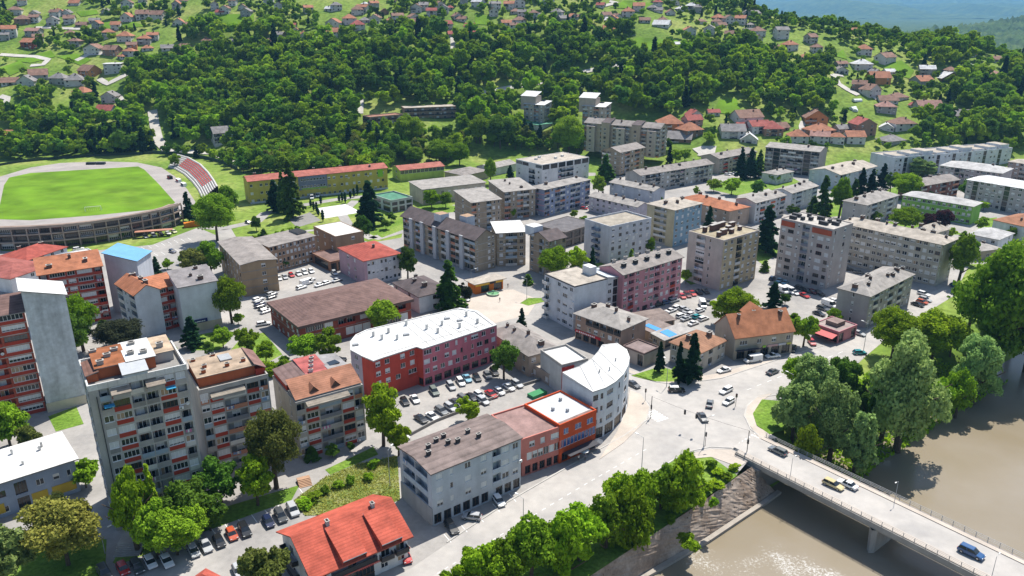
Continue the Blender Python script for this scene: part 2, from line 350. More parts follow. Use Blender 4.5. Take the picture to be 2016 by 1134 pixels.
# ------------------------------------------------------------------ roofs
def roof_polys(kind, W, D, h, rh, o):
    x0, x1, y0, y1 = -o, W+o, -o, D+o; t = h+rh
    if kind == 'gx':
        k = rh*o/(D/2); m = D/2; return [[(x0,y0,h-k),(x1,y0,h-k),(x1,m,t),(x0,m,t)], [(x1,y1,h-k),(x0,y1,h-k),(x0,m,t),(x1,m,t)]]
    if kind == 'gy':
        k = rh*o/(W/2); m = W/2; return [[(x0,y1,h-k),(x0,y0,h-k),(m,y0,t),(m,y1,t)], [(x1,y0,h-k),(x1,y1,h-k),(m,y1,t),(m,y0,t)]]
    if kind == 'hip':
        if W >= D:
            m = D/2; a, b = (m, m), (W-m, m)
            if W-D < .1: a, b = (W/2-.05, m), (W/2+.05, m)
            A = (a[0], a[1], t); B = (b[0], b[1], t); k = h-rh*o/m
            return [[(x0,y0,k),(x1,y0,k),B,A], [(x1,y1,k),(x0,y1,k),A,B], [(x0,y1,k),(x0,y0,k),A], [(x1,y0,k),(x1,y1,k),B]]
        m = W/2; A = (m, m, t); B = (m, D-m, t); k = h-rh*o/m
        return [[(x0,y1,k),(x0,y0,k),A,B], [(x1,y0,k),(x1,y1,k),B,A], [(x0,y0,k),(x1,y0,k),A], [(x1,y1,k),(x0,y1,k),B]]
    z = {'mxl': (t,h,h,t), 'mxr': (h,t,t,h), 'mf': (h,h,t,t), 'mb': (t,t,h,h)}[kind]   # high on left / right / back / front
    return [[(x0,y0,z[0]),(x1,y0,z[1]),(x1,y1,z[2]),(x0,y1,z[3])]]
def roof_z(polys, x, y):
    best = -1e9
    for p in polys:
        a, b, c = Vector(p[0]), Vector(p[1]), Vector(p[2]); n = (b-a).cross(c-a)
        if abs(n.z) > 1e-6:
            z = a.z-(n.x*(x-a.x)+n.y*(y-a.y))/n.z; best = z if best == -1e9 else min(best, z)
    return best
def slab_mesh(polys, th, mats, name='roof'):
    b = MB(); ed = {}
    for p in polys:
        b.quad([(q[0],q[1],q[2]+.02) for q in p], 0); b.quad([(q[0],q[1],q[2]-th) for q in reversed(p)], 1)
        for i in range(len(p)):
            a, c = p[i], p[(i+1) % len(p)]; k = tuple(sorted((tuple(round(v, 3) for v in a), tuple(round(v, 3) for v in c))))
            ed[k] = None if k in ed else (a, c)
    for e in ed.values():
        if e: a, c = e; b.quad([(a[0],a[1],a[2]-th),(c[0],c[1],c[2]-th),(c[0],c[1],c[2]+.02),(a[0],a[1],a[2]+.02)], 1)
    return b.mesh(name, mats)
CHM = {}
def chimney_mesh(s, ht, m):
    k = (s, ht, m.name)
    if k not in CHM:
        b = MB(); b.box(-s*.5, s*.5, -s*.32, s*.32, -.8, ht, 0); b.box(-s*.6, s*.6, -s*.42, s*.42, ht, ht+.12, 1); b.box(-s*.35, s*.35, -s*.2, s*.2, ht+.12, ht+.2, 2); CHM[k] = b.mesh('chimney', [m, CONC, DARK])
    return CHM[k]
ALLB = []; FOOT = []
def block(name, label, L, F, R_, h, wc, A='.', B='.', roof=('flat', (.4,.38,.35)), n=None, gz=0, cat='apartment block', D=None, W=None, root=None, pm=None,
          gh=None, chim=0, chimc=(.2,.12,.09), base=False, o=.5, group=None, gA=None, gB=None, seed=0, winvars=None, slabs=None, wallm=None, th=.22, setback=0, par=None, wA=None, wB=None):
    rng = random.Random(name+str(F)+str(seed)); n = n or max(1, round(h/2.9))
    z = gz if base else gz+h
    f = U(*F, z)
    r = U(*R_, z); v = Vector((r.x-f.x, r.y-f.y)); av = math.atan2(v.y, v.x); Wd = v.length
    if L is not None:
        l = U(*L, z); u = Vector((l.x-f.x, l.y-f.y)); au = math.atan2(u.y, u.x); Dd = u.length
        e = (au-av-math.pi/2+math.pi) % (2*math.pi)-math.pi; wt = Wd/(Wd+Dd); av += e*(1-wt)
    else: Dd = D
    Wd = W or Wd; Dd = D or Dd
    if root is None:
        c, k = math.cos(av), math.sin(av); ctr = (f.x+c*Wd/2-k*Dd/2, f.y+k*Wd/2+c*Dd/2, gz)
        root = link(name, None, None, ctr, av); root.empty_display_size = 1; tag(root, label, cat, group)
    fr = Frame((f.x, f.y, gz), av, root)
    if setback: fr.o = fr.w(0, setback, 0); fr.o.z = gz
    cc_ = fr.w(Wd/2, Dd/2); FOOT.append((cc_.x, cc_.y, av, Wd, Dd))
    ALLB.append((name, round(Wd, 1), round(Dd, 1), h, round(f.x), round(f.y)))
    mb = MB(); wm = wallm or wall(wc)
    pa = A if isinstance(A, list) else [A]; pb = B if isinstance(B, list) else [B]
    if gA: pa = [gA]+pa
    if gB: pb = [gB]+pb
    mB_ = MB() if wB else mb; mA_ = MB() if wA else mb
    facade(fr, mB_, 0, 0, 0, Wd, h, n, pb, rng, pm, gh, None, winvars, slabs=slabs, par=par)
    facade(fr, mA_, 0, Dd, -math.pi/2, Dd, h, n, pa, rng, pm, gh, None, winvars, slabs=slabs, par=par)
    mb.quad([(Wd,0,0),(Wd,Dd,0),(Wd,Dd,h),(Wd,0,h)]); mb.quad([(Wd,Dd,0),(0,Dd,0),(0,Dd,h),(Wd,Dd,h)])
    kind, rc = roof[0], roof[1]; rh = roof[2] if len(roof) > 2 else 1.5; rm = roofm(rc) if not isinstance(rc, bpy.types.Material) else rc
    if kind == 'flat':
        b = MB(); p = roof[2] if len(roof) > 2 else .5; t = .25; b.box(t, Wd-t, t, Dd-t, h-.25, h+.02, 0)
        for a in ((0,Wd,0,t),(0,Wd,Dd-t,Dd),(0,t,t,Dd-t),(Wd-t,Wd,t,Dd-t)): b.box(a[0]-.03, a[1]+.03, a[2]-.03*(a[2]==0), a[3], h-.02 if p < .06 else h-.2, h+p, 1)
        ro = fr.put('roof', b.mesh('roof', [rm, roof[3] if len(roof) > 3 else wm])); zf = lambda x, y: h
    else:
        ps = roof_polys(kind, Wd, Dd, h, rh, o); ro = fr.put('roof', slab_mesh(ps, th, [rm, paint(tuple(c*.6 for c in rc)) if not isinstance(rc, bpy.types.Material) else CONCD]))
        zf = lambda x, y: roof_z(ps, x, y); e = .1
        if kind == 'gx':
            for xx in (0, Wd): mb.quad([(xx,0,h),(xx,Dd,h),(xx,Dd/2,h+rh-e)])
        elif kind == 'gy':
            for yy in (0, Dd): mb.quad([(0,yy,h),(Wd,yy,h),(Wd/2,yy,h+rh-e)])
        elif kind[0] == 'm':
            q = {'mxl': (rh,0,0,rh), 'mxr': (0,rh,rh,0), 'mf': (0,0,rh,rh), 'mb': (rh,rh,0,0)}[kind]; cs = [(0,0),(Wd,0),(Wd,Dd),(0,Dd)]
            for i in range(4):
                a, c = cs[i], cs[(i+1)%4]; za, zc = q[i], q[(i+1)%4]
                if za or zc: mb.quad([(a[0],a[1],h),(c[0],c[1],h),(c[0],c[1],h+max(0,zc-e)),(a[0],a[1],h+max(0,za-e))])
    fr.put('wall', mb.mesh('wall', [wm]))
    for m_, c_ in ((mA_, wA), (mB_, wB)):
        if c_: fr.put('wall', m_.mesh('wall', [wall(c_)]))
    if chim:
        cm = roofm(chimc)
        for k in range(chim):
            cx = Wd*(k+.5+rng.uniform(-.2,.2))/chim if Wd >= Dd else Wd*rng.uniform(.3,.7); cy = Dd*rng.uniform(.25,.75) if Wd >= Dd else Dd*(k+.5+rng.uniform(-.2,.2))/chim
            fr.put('chimney', chimney_mesh(round(rng.choice([.9,1.2,1.6]),1), round(rng.choice([.9,1.2]),1), cm), cx, cy, zf(cx, cy), rng.choice([0, math.pi/2]), ro)
    fr.W, fr.D, fr.h, fr.roof, fr.zf = Wd, Dd, h, ro, zf
    return fr
def add(fr, name, x0, x1, y0, y1, z0, z1, m, top=None, parent=None):
    """a box part given in fractions of the footprint (x, y) and metres (z)"""
    b = MB(); X0, X1, Y0, Y1 = x0*fr.W, x1*fr.W, y0*fr.D, y1*fr.D
    b.box(0, X1-X0, 0, Y1-Y0, 0, z1-z0, 0, 1 if top is not None else None)
    return fr.put(name, b.mesh(name, [m]+([top] if top is not None else [])), X0, Y0, z0, 0, parent)

# ------------------------------------------------------------------ terrain, river, far hills
def grid_mesh(name, P, mats, smooth=True):
    nr, nc = P.shape[:2]; idx = np.arange(nr*nc).reshape(nr, nc)
    f = np.stack([idx[:-1,:-1], idx[:-1,1:], idx[1:,1:], idx[1:,:-1]], -1).reshape(-1, 4)
    me = bpy.data.meshes.new(name); me.from_pydata(P.reshape(-1, 3).tolist(), [], f.tolist())
    for m in mats: me.materials.append(m)
    me.polygons.foreach_set('use_smooth', [smooth]*len(me.polygons)); me.update(); return me
ys = np.concatenate([np.arange(30, 330, 2.0), np.arange(330, 720, 4.0), np.arange(720, 1400, 8.0)])
ss = np.linspace(-1, 1, 281)
YY, SS = np.meshgrid(ys, ss, indexing='ij'); XX = SS*(190+.85*YY)
ZZ = T(XX, YY)
tag(link('ground', grid_mesh('ground', np.stack([XX, YY, ZZ], -1), [TERR])), kind='structure')
def sheet(name, pts, m, z=.02, px=True, thick=0):
    P = [U(q[0], q[1]) for q in pts] if px else [Vector((q[0], q[1], 0)) for q in pts]
    b = MB()
    if thick:
        z0 = z-thick
        for i in range(len(P)):
            a, c = P[i], P[(i+1) % len(P)]; b.quad([(a.x,a.y,z0-.05),(c.x,c.y,z0-.05),(c.x,c.y,z),(a.x,a.y,z)])
    b.quad([(p.x, p.y, z) for p in P]); me = b.mesh(name, [m])
    bm = bmesh.new(); bm.from_mesh(me); bmesh.ops.recalc_face_normals(bm, faces=bm.faces); bmesh.ops.triangulate(bm, faces=[f for f in bm.faces if len(f.verts) > 4]); bm.to_mesh(me); bm.free()
    return tag(link(name, me), kind='structure')
def strip(name, pts, width, m, z=.05, drape=False, label=None):
    P = [G(*q) if drape else U(*q) for q in pts]; Q = []
    for a, b in zip(P[:-1], P[1:]):
        n = max(1, int((b-a).length/4)); Q += [a.lerp(b, k/n) for k in range(n)]
    Q.append(P[-1]); b = MB(); prev = None
    for i, p in enumerate(Q):
        t = (Q[min(i+1, len(Q)-1)]-Q[max(i-1, 0)]); t.z = 0; t.normalize(); s = Vector((-t.y, t.x, 0))*width/2
        e = []
        for q in (p+s, p-s): e.append((q.x, q.y, (float(hill(q.x, q.y)) if drape else 0)+z))
        if prev: b.quad([prev[0], prev[1], e[1], e[0]])
        prev = e
    return structure(name, b, [m])
# water
WM = bpy.data.materials.new('muddy_water'); WM.use_nodes = True; n = WM.node_tree; bs = n.nodes['Principled BSDF']
bs.inputs['Roughness'].default_value = .2; bs.inputs['IOR'].default_value = 1.33
geo = n.nodes.new('ShaderNodeNewGeometry'); q1 = n.nodes.new('ShaderNodeTexNoise'); q1.inputs['Scale'].default_value = .035; q1.inputs['Detail'].default_value = 4; n.links.new(geo.outputs['Position'], q1.inputs['Vector'])
rp = n.nodes.new('ShaderNodeValToRGB'); rp.color_ramp.elements[0].color = (.215, .178, .12, 1); rp.color_ramp.elements[1].color = (.255, .22, .17, 1); rp.color_ramp.elements[0].position = .35; rp.color_ramp.elements[1].position = .65; n.links.new(q1.outputs['Fac'], rp.inputs[0])
q2 = n.nodes.new('ShaderNodeTexNoise'); q2.inputs['Scale'].default_value = .9; q2.inputs['Detail'].default_value = 5; n.links.new(geo.outputs['Position'], q2.inputs['Vector'])
q3 = n.nodes.new('ShaderNodeTexNoise'); q3.inputs['Scale'].default_value = .07; n.links.new(geo.outputs['Position'], q3.inputs['Vector'])
# riffles: broken white water downstream of the bridge only
sep = n.nodes.new('ShaderNodeSeparateXYZ'); n.links.new(geo.outputs['Position'], sep.inputs[0])
ln = n.nodes.new('ShaderNodeMath'); ln.operation = 'MULTIPLY_ADD'; ln.inputs[1].default_value = -.75; n.links.new(sep.outputs['X'], ln.inputs[0]); 
my = n.nodes.new('ShaderNodeMath'); my.operation = 'MULTIPLY'; my.inputs[1].default_value = -1; n.links.new(sep.outputs['Y'], my.inputs[0]); n.links.new(my.outputs[0], ln.inputs[2])
mk = n.nodes.new('ShaderNodeMapRange'); mk.inputs['From Min'].default_value = -205; mk.inputs['From Max'].default_value = -176; n.links.new(ln.outputs[0], mk.inputs[0])
mu = n.nodes.new('ShaderNodeMath'); mu.operation = 'MULTIPLY'; n.links.new(q3.outputs['Fac'], mu.inputs[0]); n.links.new(mk.outputs[0], mu.inputs[1])
q4 = n.nodes.new('ShaderNodeTexNoise'); q4.inputs['Scale'].default_value = 1.7; q4.inputs['Detail'].default_value = 6; q4.inputs['Roughness'].default_value = .8; n.links.new(geo.outputs['Position'], q4.inputs['Vector'])
m2 = n.nodes.new('ShaderNodeMath'); m2.operation = 'MULTIPLY'; n.links.new(mu.outputs[0], m2.inputs[0]); n.links.new(q4.outputs['Fac'], m2.inputs[1])
fr_ = n.nodes.new('ShaderNodeMapRange'); fr_.inputs['From Min'].default_value = .275; fr_.inputs['From Max'].default_value = .37; n.links.new(m2.outputs[0], fr_.inputs[0])
mx = n.nodes.new('ShaderNodeMix'); mx.data_type = 'RGBA'; n.links.new(fr_.outputs[0], mx.inputs['Factor']); n.links.new(rp.outputs[0], mx.inputs['A']); mx.inputs['B'].default_value = (.55, .54, .51, 1); n.links.new(mx.outputs['Result'], bs.inputs['Base Color'])
bp = n.nodes.new('ShaderNodeBump'); bp.inputs['Strength'].default_value = .3; bp.inputs['Distance'].default_value = .1; n.links.new(q2.outputs['Fac'], bp.inputs['Height']); n.links.new(bp.outputs[0], bs.inputs['Normal'])
b = MB(); b.quad([(-20, 20, WATER_Z), (420, 20, WATER_Z), (520, 420, WATER_Z), (60, 420, WATER_Z)]); structure('river_water', b, [WM])
# far ridges, wooded, and the valley floor beyond the hill
FARM = greenmat('far_woods', (.03, .06, .02), (.05, .09, .025), (.08, .12, .035), .012, .05)
def ridge(name, dist, pts, depth, seed, rough, nx=160, ny=50, canopy=0):
    rs = np.random.RandomState(seed); xs = np.linspace(pts[0][0], pts[-1][0], nx); tops = np.interp(xs, [p[0] for p in pts], [p[1] for p in pts])
    rows = []; ph = rs.rand(40)*7
    for i, t in enumerate(np.linspace(0, 1, ny)):
        Y = dist-depth+t*depth; prof = t**.8
        fold = sum(np.sin(xs*f_+ph[k]+t*3*(k % 3))*a_ for k, (f_, a_) in enumerate([(.004, 1), (.009, .6), (.017, .4), (.04, .2)]))
        Z = np.maximum(-10.5, -10+(tops+10)*prof+fold*rough*math.sin(math.pi*t)+rs.randn(nx)*rough*.06+np.abs(rs.randn(nx))*canopy)
        rows.append(np.stack([xs, np.full(nx, Y)+fold*rough*.8*math.sin(math.pi*t), Z], -1))
    tag(link(name, grid_mesh(name, np.array(rows), [FARM])), kind='structure')
b = MB(); b.quad([(-9000, 1390, -11), (26000, 1390, -11), (26000, 21500, -11), (-9000, 21500, -11)]); structure('valley_floor', b, [FARM])
ridge('wooded_hill', 2700, [(500, -8), (1250, 5), (1500, 35), (1900, 100), (2300, 140), (3200, 180)], 900, 3, 22, 380, 120, 6)
ridge('mountain', 21000, [(-3000, 620), (4400, 620), (9900, 560), (14300, 660), (24000, 700)], 11000, 5, 190, 260, 90, 30)
ridge('mountain_foothill', 11000, [(1300, 0), (3900, 150), (5600, 60), (7300, 0), (11200, 250), (14000, 300)], 4000, 8, 60)

# ------------------------------------------------------------------ streets and ground cover of the town (sheets a few mm apart)
sheet('town_paving', [(-500,1330),(-260,480),(120,500),(300,482),(390,448),(430,465),(560,480),(700,470),(730,478),(790,468),(806,412),(905,402),(1000,352),(1160,345),(1400,341),(2250,341),(2350,520),(1910,520),(1880,575),(1760,650),(1690,715),(1560,800),(1475,905),(1450,935),(1290,1048),(1090,1180),(980,1330)], ASPH, .02)
road_pts = [(700,1190),(830,1105),(1000,990),(1120,920),(1230,858),(1275,825),(1282,800),(1262,775),(1180,735),(1190,722),(1290,752),(1330,757),(1420,745),(1540,705),(1700,655),(1800,590),(1870,560),(1890,575),(1760,655),(1700,705),(1560,775),(1480,800),(1466,820),(1490,850),(1540,880),(1478,905),(1440,882),(1350,890),(1240,960),(1120,1035),(930,1150),(860,1210)]
sheet('main_road', road_pts, ROADM, .03)
def kerb_line(pts, w_=.35, h_=.14): 
    P = [U(*q) for q in pts]; b = MB()
    for i in range(len(P)-1):
        a, c = P[i], P[i+1]; t = (c-a).normalized(); s = Vector((-t.y, t.x, 0))*w_/2
        b.v += [tuple(q) for q in (a+s, a-s, c-s, c+s)]+[(q.x, q.y, h_) for q in (a+s, a-s, c-s, c+s)]; k = len(b.v)-8
        b.f += [(k+4,k+5,k+6,k+7),(k,k+1,k+5,k+4),(k+1,k+2,k+6,k+5),(k+2,k+3,k+7,k+6),(k+3,k,k+4,k+7)]; b.m += [0]*5
    structure('kerb', b, [KERB])
for k_ in ([(880,1068),(1000,988),(1120,918),(1230,857),(1272,828),(1280,803),(1262,776),(1240,768)], [(1215,722),(1240,735),(1290,752),(1330,757),(1420,745),(1540,705),(1690,660)],
           [(1560,775),(1490,782),(1470,800),(1466,820),(1478,845),(1512,872)], [(930,1150),(1120,1035),(1240,960),(1350,890),(1400,880),(1440,882)]): kerb_line(k_)
PTS = [
 ('pavement', [(1180,905),(1228,872),(1272,828),(1280,803),(1262,776),(1240,768),(1236,800),(1215,850)], PAVE, .13),
 ('pavement', [(1165,735),(1240,735),(1290,752),(1330,757),(1420,745),(1540,705),(1530,700),(1420,735),(1330,748),(1290,744),(1215,722)], PAVE, .125),
 ('pavement', [(1500,870),(1470,830),(1464,818),(1470,798),(1492,780),(1520,775),(1500,790),(1482,815),(1490,840),(1530,862)], PAVE, .12),
 ('pavement', [(1350,896),(1400,885),(1440,886),(1478,905),(1455,920),(1400,900),(1345,905)], PAVE, .12),
 ('pavement', [(905,600),(925,575),(1010,570),(1060,590),(1040,620),(960,640)], PAVE, .035),
 ('lawn', [(1482,815),(1500,787),(1535,790),(1550,845),(1515,856),(1490,838)], LAWN, .14),
 ('lawn', [(860,1230),(1000,1112),(1150,1014),(1335,902),(1400,899),(1452,936),(1290,1050),(1090,1182),(1000,1260)], LAWN, .05),
 ('wild_grass_plot', [(578,985),(640,940),(700,915),(782,898),(788,985),(705,1012),(600,1016)], WILD, .06),
 ('lawn', [(222,1108),(245,1062),(420,1005),(590,955),(574,985),(400,1048),(235,1112)], LAWN, .05),
 ('lawn', [(1243,740),(1300,722),(1375,745),(1330,752),(1290,752)], LAWN, .14),
 ('lawn', [(1024,597),(1040,587),(1075,587),(1072,594),(1040,602)], LAWN, .08),
 ('lawn', [(1338,545),(1362,533),(1390,552),(1360,561)], LAWN, .06),
 ('lawn', [(-20,1180),(40,1050),(210,1062),(205,1180)], LAWN, .05),
 ('lawn', [(95,820),(150,800),(165,835),(110,850)], LAWN, .05),
 ('lawn', [(735,458),(792,428),(800,450),(752,468)], LAWN, .05),
 ('lawn', [(452,692),(478,662),(520,655),(556,698),(530,712),(545,735),(480,740)], LAWN, .05),
 ('lawn', [(360,665),(440,650),(455,668),(430,690),(380,690)], LAWN, .05),
 ('lawn', [(640,925),(735,880),(745,895),(650,935)], LAWN, .05),
 ('lawn', [(1900,490),(1930,462),(2016,452),(2016,478),(1940,500)], LAWN, .05),
 ('lawn', [(1930,432),(1962,428),(1968,445),(1925,450)], LAWN, .05),
 ('lawn', [(1395,372),(1440,350),(1500,350),(1512,372),(1450,385)], LAWN, .05),
 ('lawn', [(1152,347),(1172,346),(1184,362),(1170,366)], LAWN, .05),
 ('lawn', [(1500,365),(1560,350),(1600,372),(1540,385)], LAWN, .05),
 ('lawn', [(1600,430),(1660,375),(1700,372),(1660,425)], LAWN, .05),
 ('lawn', [(1720,385),(1800,352),(1850,380),(1770,395)], LAWN, .05),
 ('lawn', [(1735,435),(1830,440),(1900,462),(1830,462)], LAWN, .05),
 ('lawn', [(1165,520),(1250,505),(1270,520),(1190,540)], LAWN, .05),
 ('lawn', [(1455,485),(1520,470),(1545,492),(1500,520)], LAWN, .05),
 ('lawn', [(815,405),(880,400),(920,415),(850,422)], LAWN, .05),
]
for nm, p, m, z in PTS: sheet(nm, p, m, z, True, .1 if z > .1 else 0)
for p, w_ in (([(395,447),(440,450),(505,436),(522,420),(590,405),(660,393),(745,384)], 6), ([(440,452),(450,470),(475,480),(560,478)], 7), ([(700,395),(672,420),(690,450),(735,470)], 5), ([(520,470),(600,455),(655,450)], 3), ([(735,470),(800,452)], 7),
              ([(1160,340),(1158,400),(1150,430)], 8), ([(455,668),(520,650),(560,640)], 3), ([(530,735),(600,712),(690,700)], 4)): strip('path', p, w_, ASPH, .045)
sheet('school_forecourt', [(625,410),(680,402),(712,418),(640,430)], mat('white_paving', (.66,.65,.62), .9, .1, .2), .05)
sheet('playground_tarmac', [(568,432),(610,418),(632,434),(585,448)], CONCD, .05)
# hillside lanes
LANE = mat('lane_gravel', (.55,.52,.47), .95, .15, .2, .1, .1)
for p, w_ in (([(300,218),(305,250),(312,278),(330,297),(420,302),(470,320)], 7), ([(0,108),(70,112),(95,118),(85,128),(60,130)], 5), ([(150,120),(175,108),(210,105)], 5), ([(225,185),(240,196),(225,200)], 5), ([(195,156),(212,166),(250,147)], 5),
              ([(0,190),(15,194),(12,205),(-10,212)], 5), ([(620,75),(640,88),(660,92)], 5), ([(891,72),(892,100),(888,120)], 4), ([(712,185),(708,200),(707,225)], 6), ([(930,190),(945,185),(1010,172),(1080,160)], 5), ([(1115,150),(1150,142),(1200,131),(1245,127)], 5),
              ([(1640,148),(1650,165),(1670,178),(1690,188)], 5), ([(1640,148),(1660,150)], 4), ([(1720,195),(1740,192)], 4), ([(1200,3),(1215,6),(1190,12)], 4), ([(70,55),(100,55),(140,57),(180,58)], 4), ([(1370,300),(1400,292),(1385,310)], 9), ([(1580,262),(1578,250),(1582,240)], 4)):
    strip('lane', p, w_, LANE, .5, True)
for p in ([(1240,82),(1255,74),(1335,80),(1335,86),(1290,96),(1262,105)], [(1405,222),(1415,198),(1450,195),(1462,230)], [(110,112),(150,106),(180,118),(160,130)], [(0,135),(40,120),(55,135),(20,150)], [(420,30),(500,28),(500,60),(440,64)], [(200,45),(250,40),(290,52),(200,62)],
          [(1640,110),(1660,98),(1668,118)], [(1730,130),(1775,120),(1800,140),(1790,155),(1770,150)], [(150,24),(190,20),(195,28),(160,34)], [(935,28),(965,32),(960,50),(935,48)], [(1200,16),(1230,2),(1290,8),(1270,20)], [(30,120),(100,100),(110,112),(60,125)]):
    P = [G(*q) for q in p]; c = sum(P, Vector())/len(P); b = MB()
    me = None
    # draped field: fan of fine rings
    for i in range(len(P)):
        a, d = P[i], P[(i+1) % len(P)]; N = 5
        for r_ in range(N):
            for t_ in range(N):
                def q_(rr, tt):
                    e = c.lerp(a.lerp(d, tt/N), rr/N); return (e.x, e.y, float(hill(e.x, e.y))+.45)
                b.quad([q_(r_, t_), q_(r_+1, t_), q_(r_+1, t_+1), q_(r_, t_+1)])
    structure('field', b, [PITCHM])
# stone embankment of the quay, with its ledge
TOP = [U(*q) for q in [(1000,1262),(1090,1182),(1165,1128),(1290,1050),(1380,990),(1452,938),(1482,918)]]
TOE = [U(*q, WATER_Z+.1) for q in [(1110,1262),(1195,1180),(1265,1134),(1390,1062),(1450,1022),(1502,988),(1530,968)]]
rows = []; rs = np.random.RandomState(2)
for t in np.linspace(0, 1, 14):
    row = []
    for i in range(len(TOP)-1):
        for k in range(14):
            p = TOP[i].lerp(TOP[i+1], k/14).lerp(TOE[i].lerp(TOE[i+1], k/14), t); j = rs.randn(3)*.05*(0 if t in (0, 1) else 1); row.append((p.x+j[0], p.y+j[1], p.z+.06+j[2]))
    rows.append(row)
tag(link('stone_embankment', grid_mesh('stone_embankment', np.array(rows), [STONE], False)), 'sloping brown stone embankment of the river below the tree-lined quay', 'embankment')
b = MB()
for i in range(len(TOE)-1):
    a, c = TOE[i], TOE[i+1]; n_ = Vector((c.y-a.y, -(c.x-a.x), 0)).normalized()*1.1; zz = Vector((0, 0, .55))
    b.quad([a+zz, c+zz, c+n_+zz, a+n_+zz]); b.quad([a+n_+zz, c+n_+zz, c+n_-zz, a+n_-zz])
tag(link('embankment_ledge', b.mesh('embankment_ledge', [wall((.40,.36,.31))])), 'narrow concrete ledge along the foot of the stone embankment', 'ledge')

# ------------------------------------------------------------------ bridge
n0, n1 = U(1475,905,.6), U(1935,1134,.6); f0, f1 = U(1534,872,.6), U(2016,1104,.6)
ax = ((n1-n0)+(f1-f0)); ax.z = 0; ax.normalize(); side = Vector((-ax.y, ax.x, 0)); c0 = (n0+f0)/2; BW = abs((f0-n0).dot(side))
br = link('road_bridge', None, None, (c0.x, c0.y, 0), math.atan2(ax.y, ax.x)); tag(br, 'concrete road bridge with railings crossing the muddy river', 'bridge')
hw = BW/2; BL = 130
def bpart(nm, f, mats): b = MB(); f(b); return link(nm, b.mesh(nm, mats), br)
bpart('deck', lambda b: (b.box(-4, BL, -hw, hw, -.55, .5), b.box(-4, BL, -hw+.6, hw-.6, -1.3, -.55)), [CONC])
bpart('roadway', lambda b: b.box(-6, BL, -hw+1.9, hw-1.9, .5, .56), [ROADM])
for s in (-1, 1): bpart('footway', lambda b: b.box(-4, BL, min(s*(hw-.25), s*(hw-1.85)), max(s*(hw-.25), s*(hw-1.85)), .5, .7), [PAVE])
for s in (-1, 1):
    def rail(b):
        for z in (1.0, 1.35, 1.68): b.box(-4, BL, s*(hw-.12)-.03, s*(hw-.12)+.03, z-.03, z+.03)
    r_ = bpart('railing', rail, [METAL]); pm_ = MB(); pm_.box(-.05, .05, -.05, .05, 0, 1.15); pm_ = pm_.mesh('post', [METAL])
    for k in range(60): link('post', pm_, r_, (-3.5+k*2.2, s*(hw-.12), .55))
def pier(x):
    def f(b):
        i = len(b.v); t = hw-1.2
        b.v += [(x-.7,-t,-9),(x+.7,-t,-9),(x+.7,t,-9),(x-.7,t,-9),(x-.9,-t-.4,-1.25),(x+.9,-t-.4,-1.25),(x+.9,t+.4,-1.25),(x-.9,t+.4,-1.25),(x,-t-.9,-9),(x,t+.9,-9),(x,-t-1.2,-1.25),(x,t+1.2,-1.25)]
        for q in ((0,4,10,8),(8,10,5,1),(1,5,6,2),(2,6,11,9),(9,11,7,3),(3,7,4,0)): b.f.append(tuple(i+k for k in q)); b.m.append(0)
    bpart('pier', f, [CONC])
pier(30); pier(66); pier(102)
bpart('abutment', lambda b: (b.box(-6, 3.2, -hw-.6, hw+.6, -9, -.6), b.box(-9, -4.1, -hw-.3, hw+.3, -2, -.1)), [CONCD])
BF = Frame((c0.x, c0.y, 0), math.atan2(ax.y, ax.x), br)

# ------------------------------------------------------------------ the town's buildings
W_ = (.72,.73,.74); LG = (.55,.56,.58); BE = (.50,.45,.38); GB = (.47,.44,.40); BRK = (.34,.25,.18); TAN = (.43,.36,.27); PKL = (.60,.36,.38)
rG = (.36,.335,.31); rGB = (.30,.27,.25); rDK = (.13,.105,.105); rBR = (.20,.125,.11); rOR = (.46,.185,.10); rRD = (.42,.10,.075); rW = (.80,.80,.79); rBE = (.46,.41,.35); rLT = (.50,.49,.48)
MW = mat('white_metal_sheet', (.66,.66,.64), .55, .16, .3, 0, .3, 0, 0, (.50,.49,.47), 2.5, seam=('X', 1.7, .13, .78)); WEATH = mat('weathered_render', (.60,.645,.665), .9, .22, .35, 0, .2, .28, 0, (.44,.46,.46), 1.2); LB = wall((.50,.56,.62))
pmR = [RED]; pmG = [CONC, paint((.55,.55,.53))]; pmM = [CONC, paint((.62,.60,.56)), paint((.30,.38,.45)), paint((.45,.20,.12)), paint((.2,.2,.22))]
# --- the towers at the left
t = block('apartment_tower', 'tallest tower at the left edge with blank white end wall and red balcony parapets', None, (95,812), (150,799), 31, (.62,.66,.68), '.', '.', ('mxl', MW, 3), base=True, W=9.2, D=11, n=11, wallm=WEATH)
block('apartment_tower', '', None, (-150,870), (93,812), 28, (.42,.10,.06), '.', '.1l2r2l2r2l2r3', ('mf', roofm(rBR), 2), base=True, D=10, n=10, root=t.root, pm=pmR, setback=1.2, slabs=CONC)
add(t, 'plinth', -.01, 1.0, -.015, -.002, 0, 2.6, wall((.6,.55,.42)))
fr = block('apartment_block', 'red brick block with white grid lines and orange roof behind the leftmost tower', None, (75,542), (200,523), 19, (.36,.075,.05), '.', 'lr2r1r2l', ('mf', rOR, 3), D=10, n=7, pm=pmR, slabs=CONC, chim=3)
e = block('apartment_block', '', None, (209,512), (271,512), 18.5, (.60,.62,.66), '.', '.', ('mxl', mat('blue_metal_roof', (.13,.33,.58), .5, .1), 3), D=11, n=7, root=fr.root, setback=-1)
fr = block('apartment_block', 'small block with blank white gable wall and orange two-tone roof by the grey bush', (238,555), (264,580), (309,566), 15, (.62,.65,.67), 'lwl', '.', ('gy', rOR, 2.4), n=5, pm=pmG, chim=3)
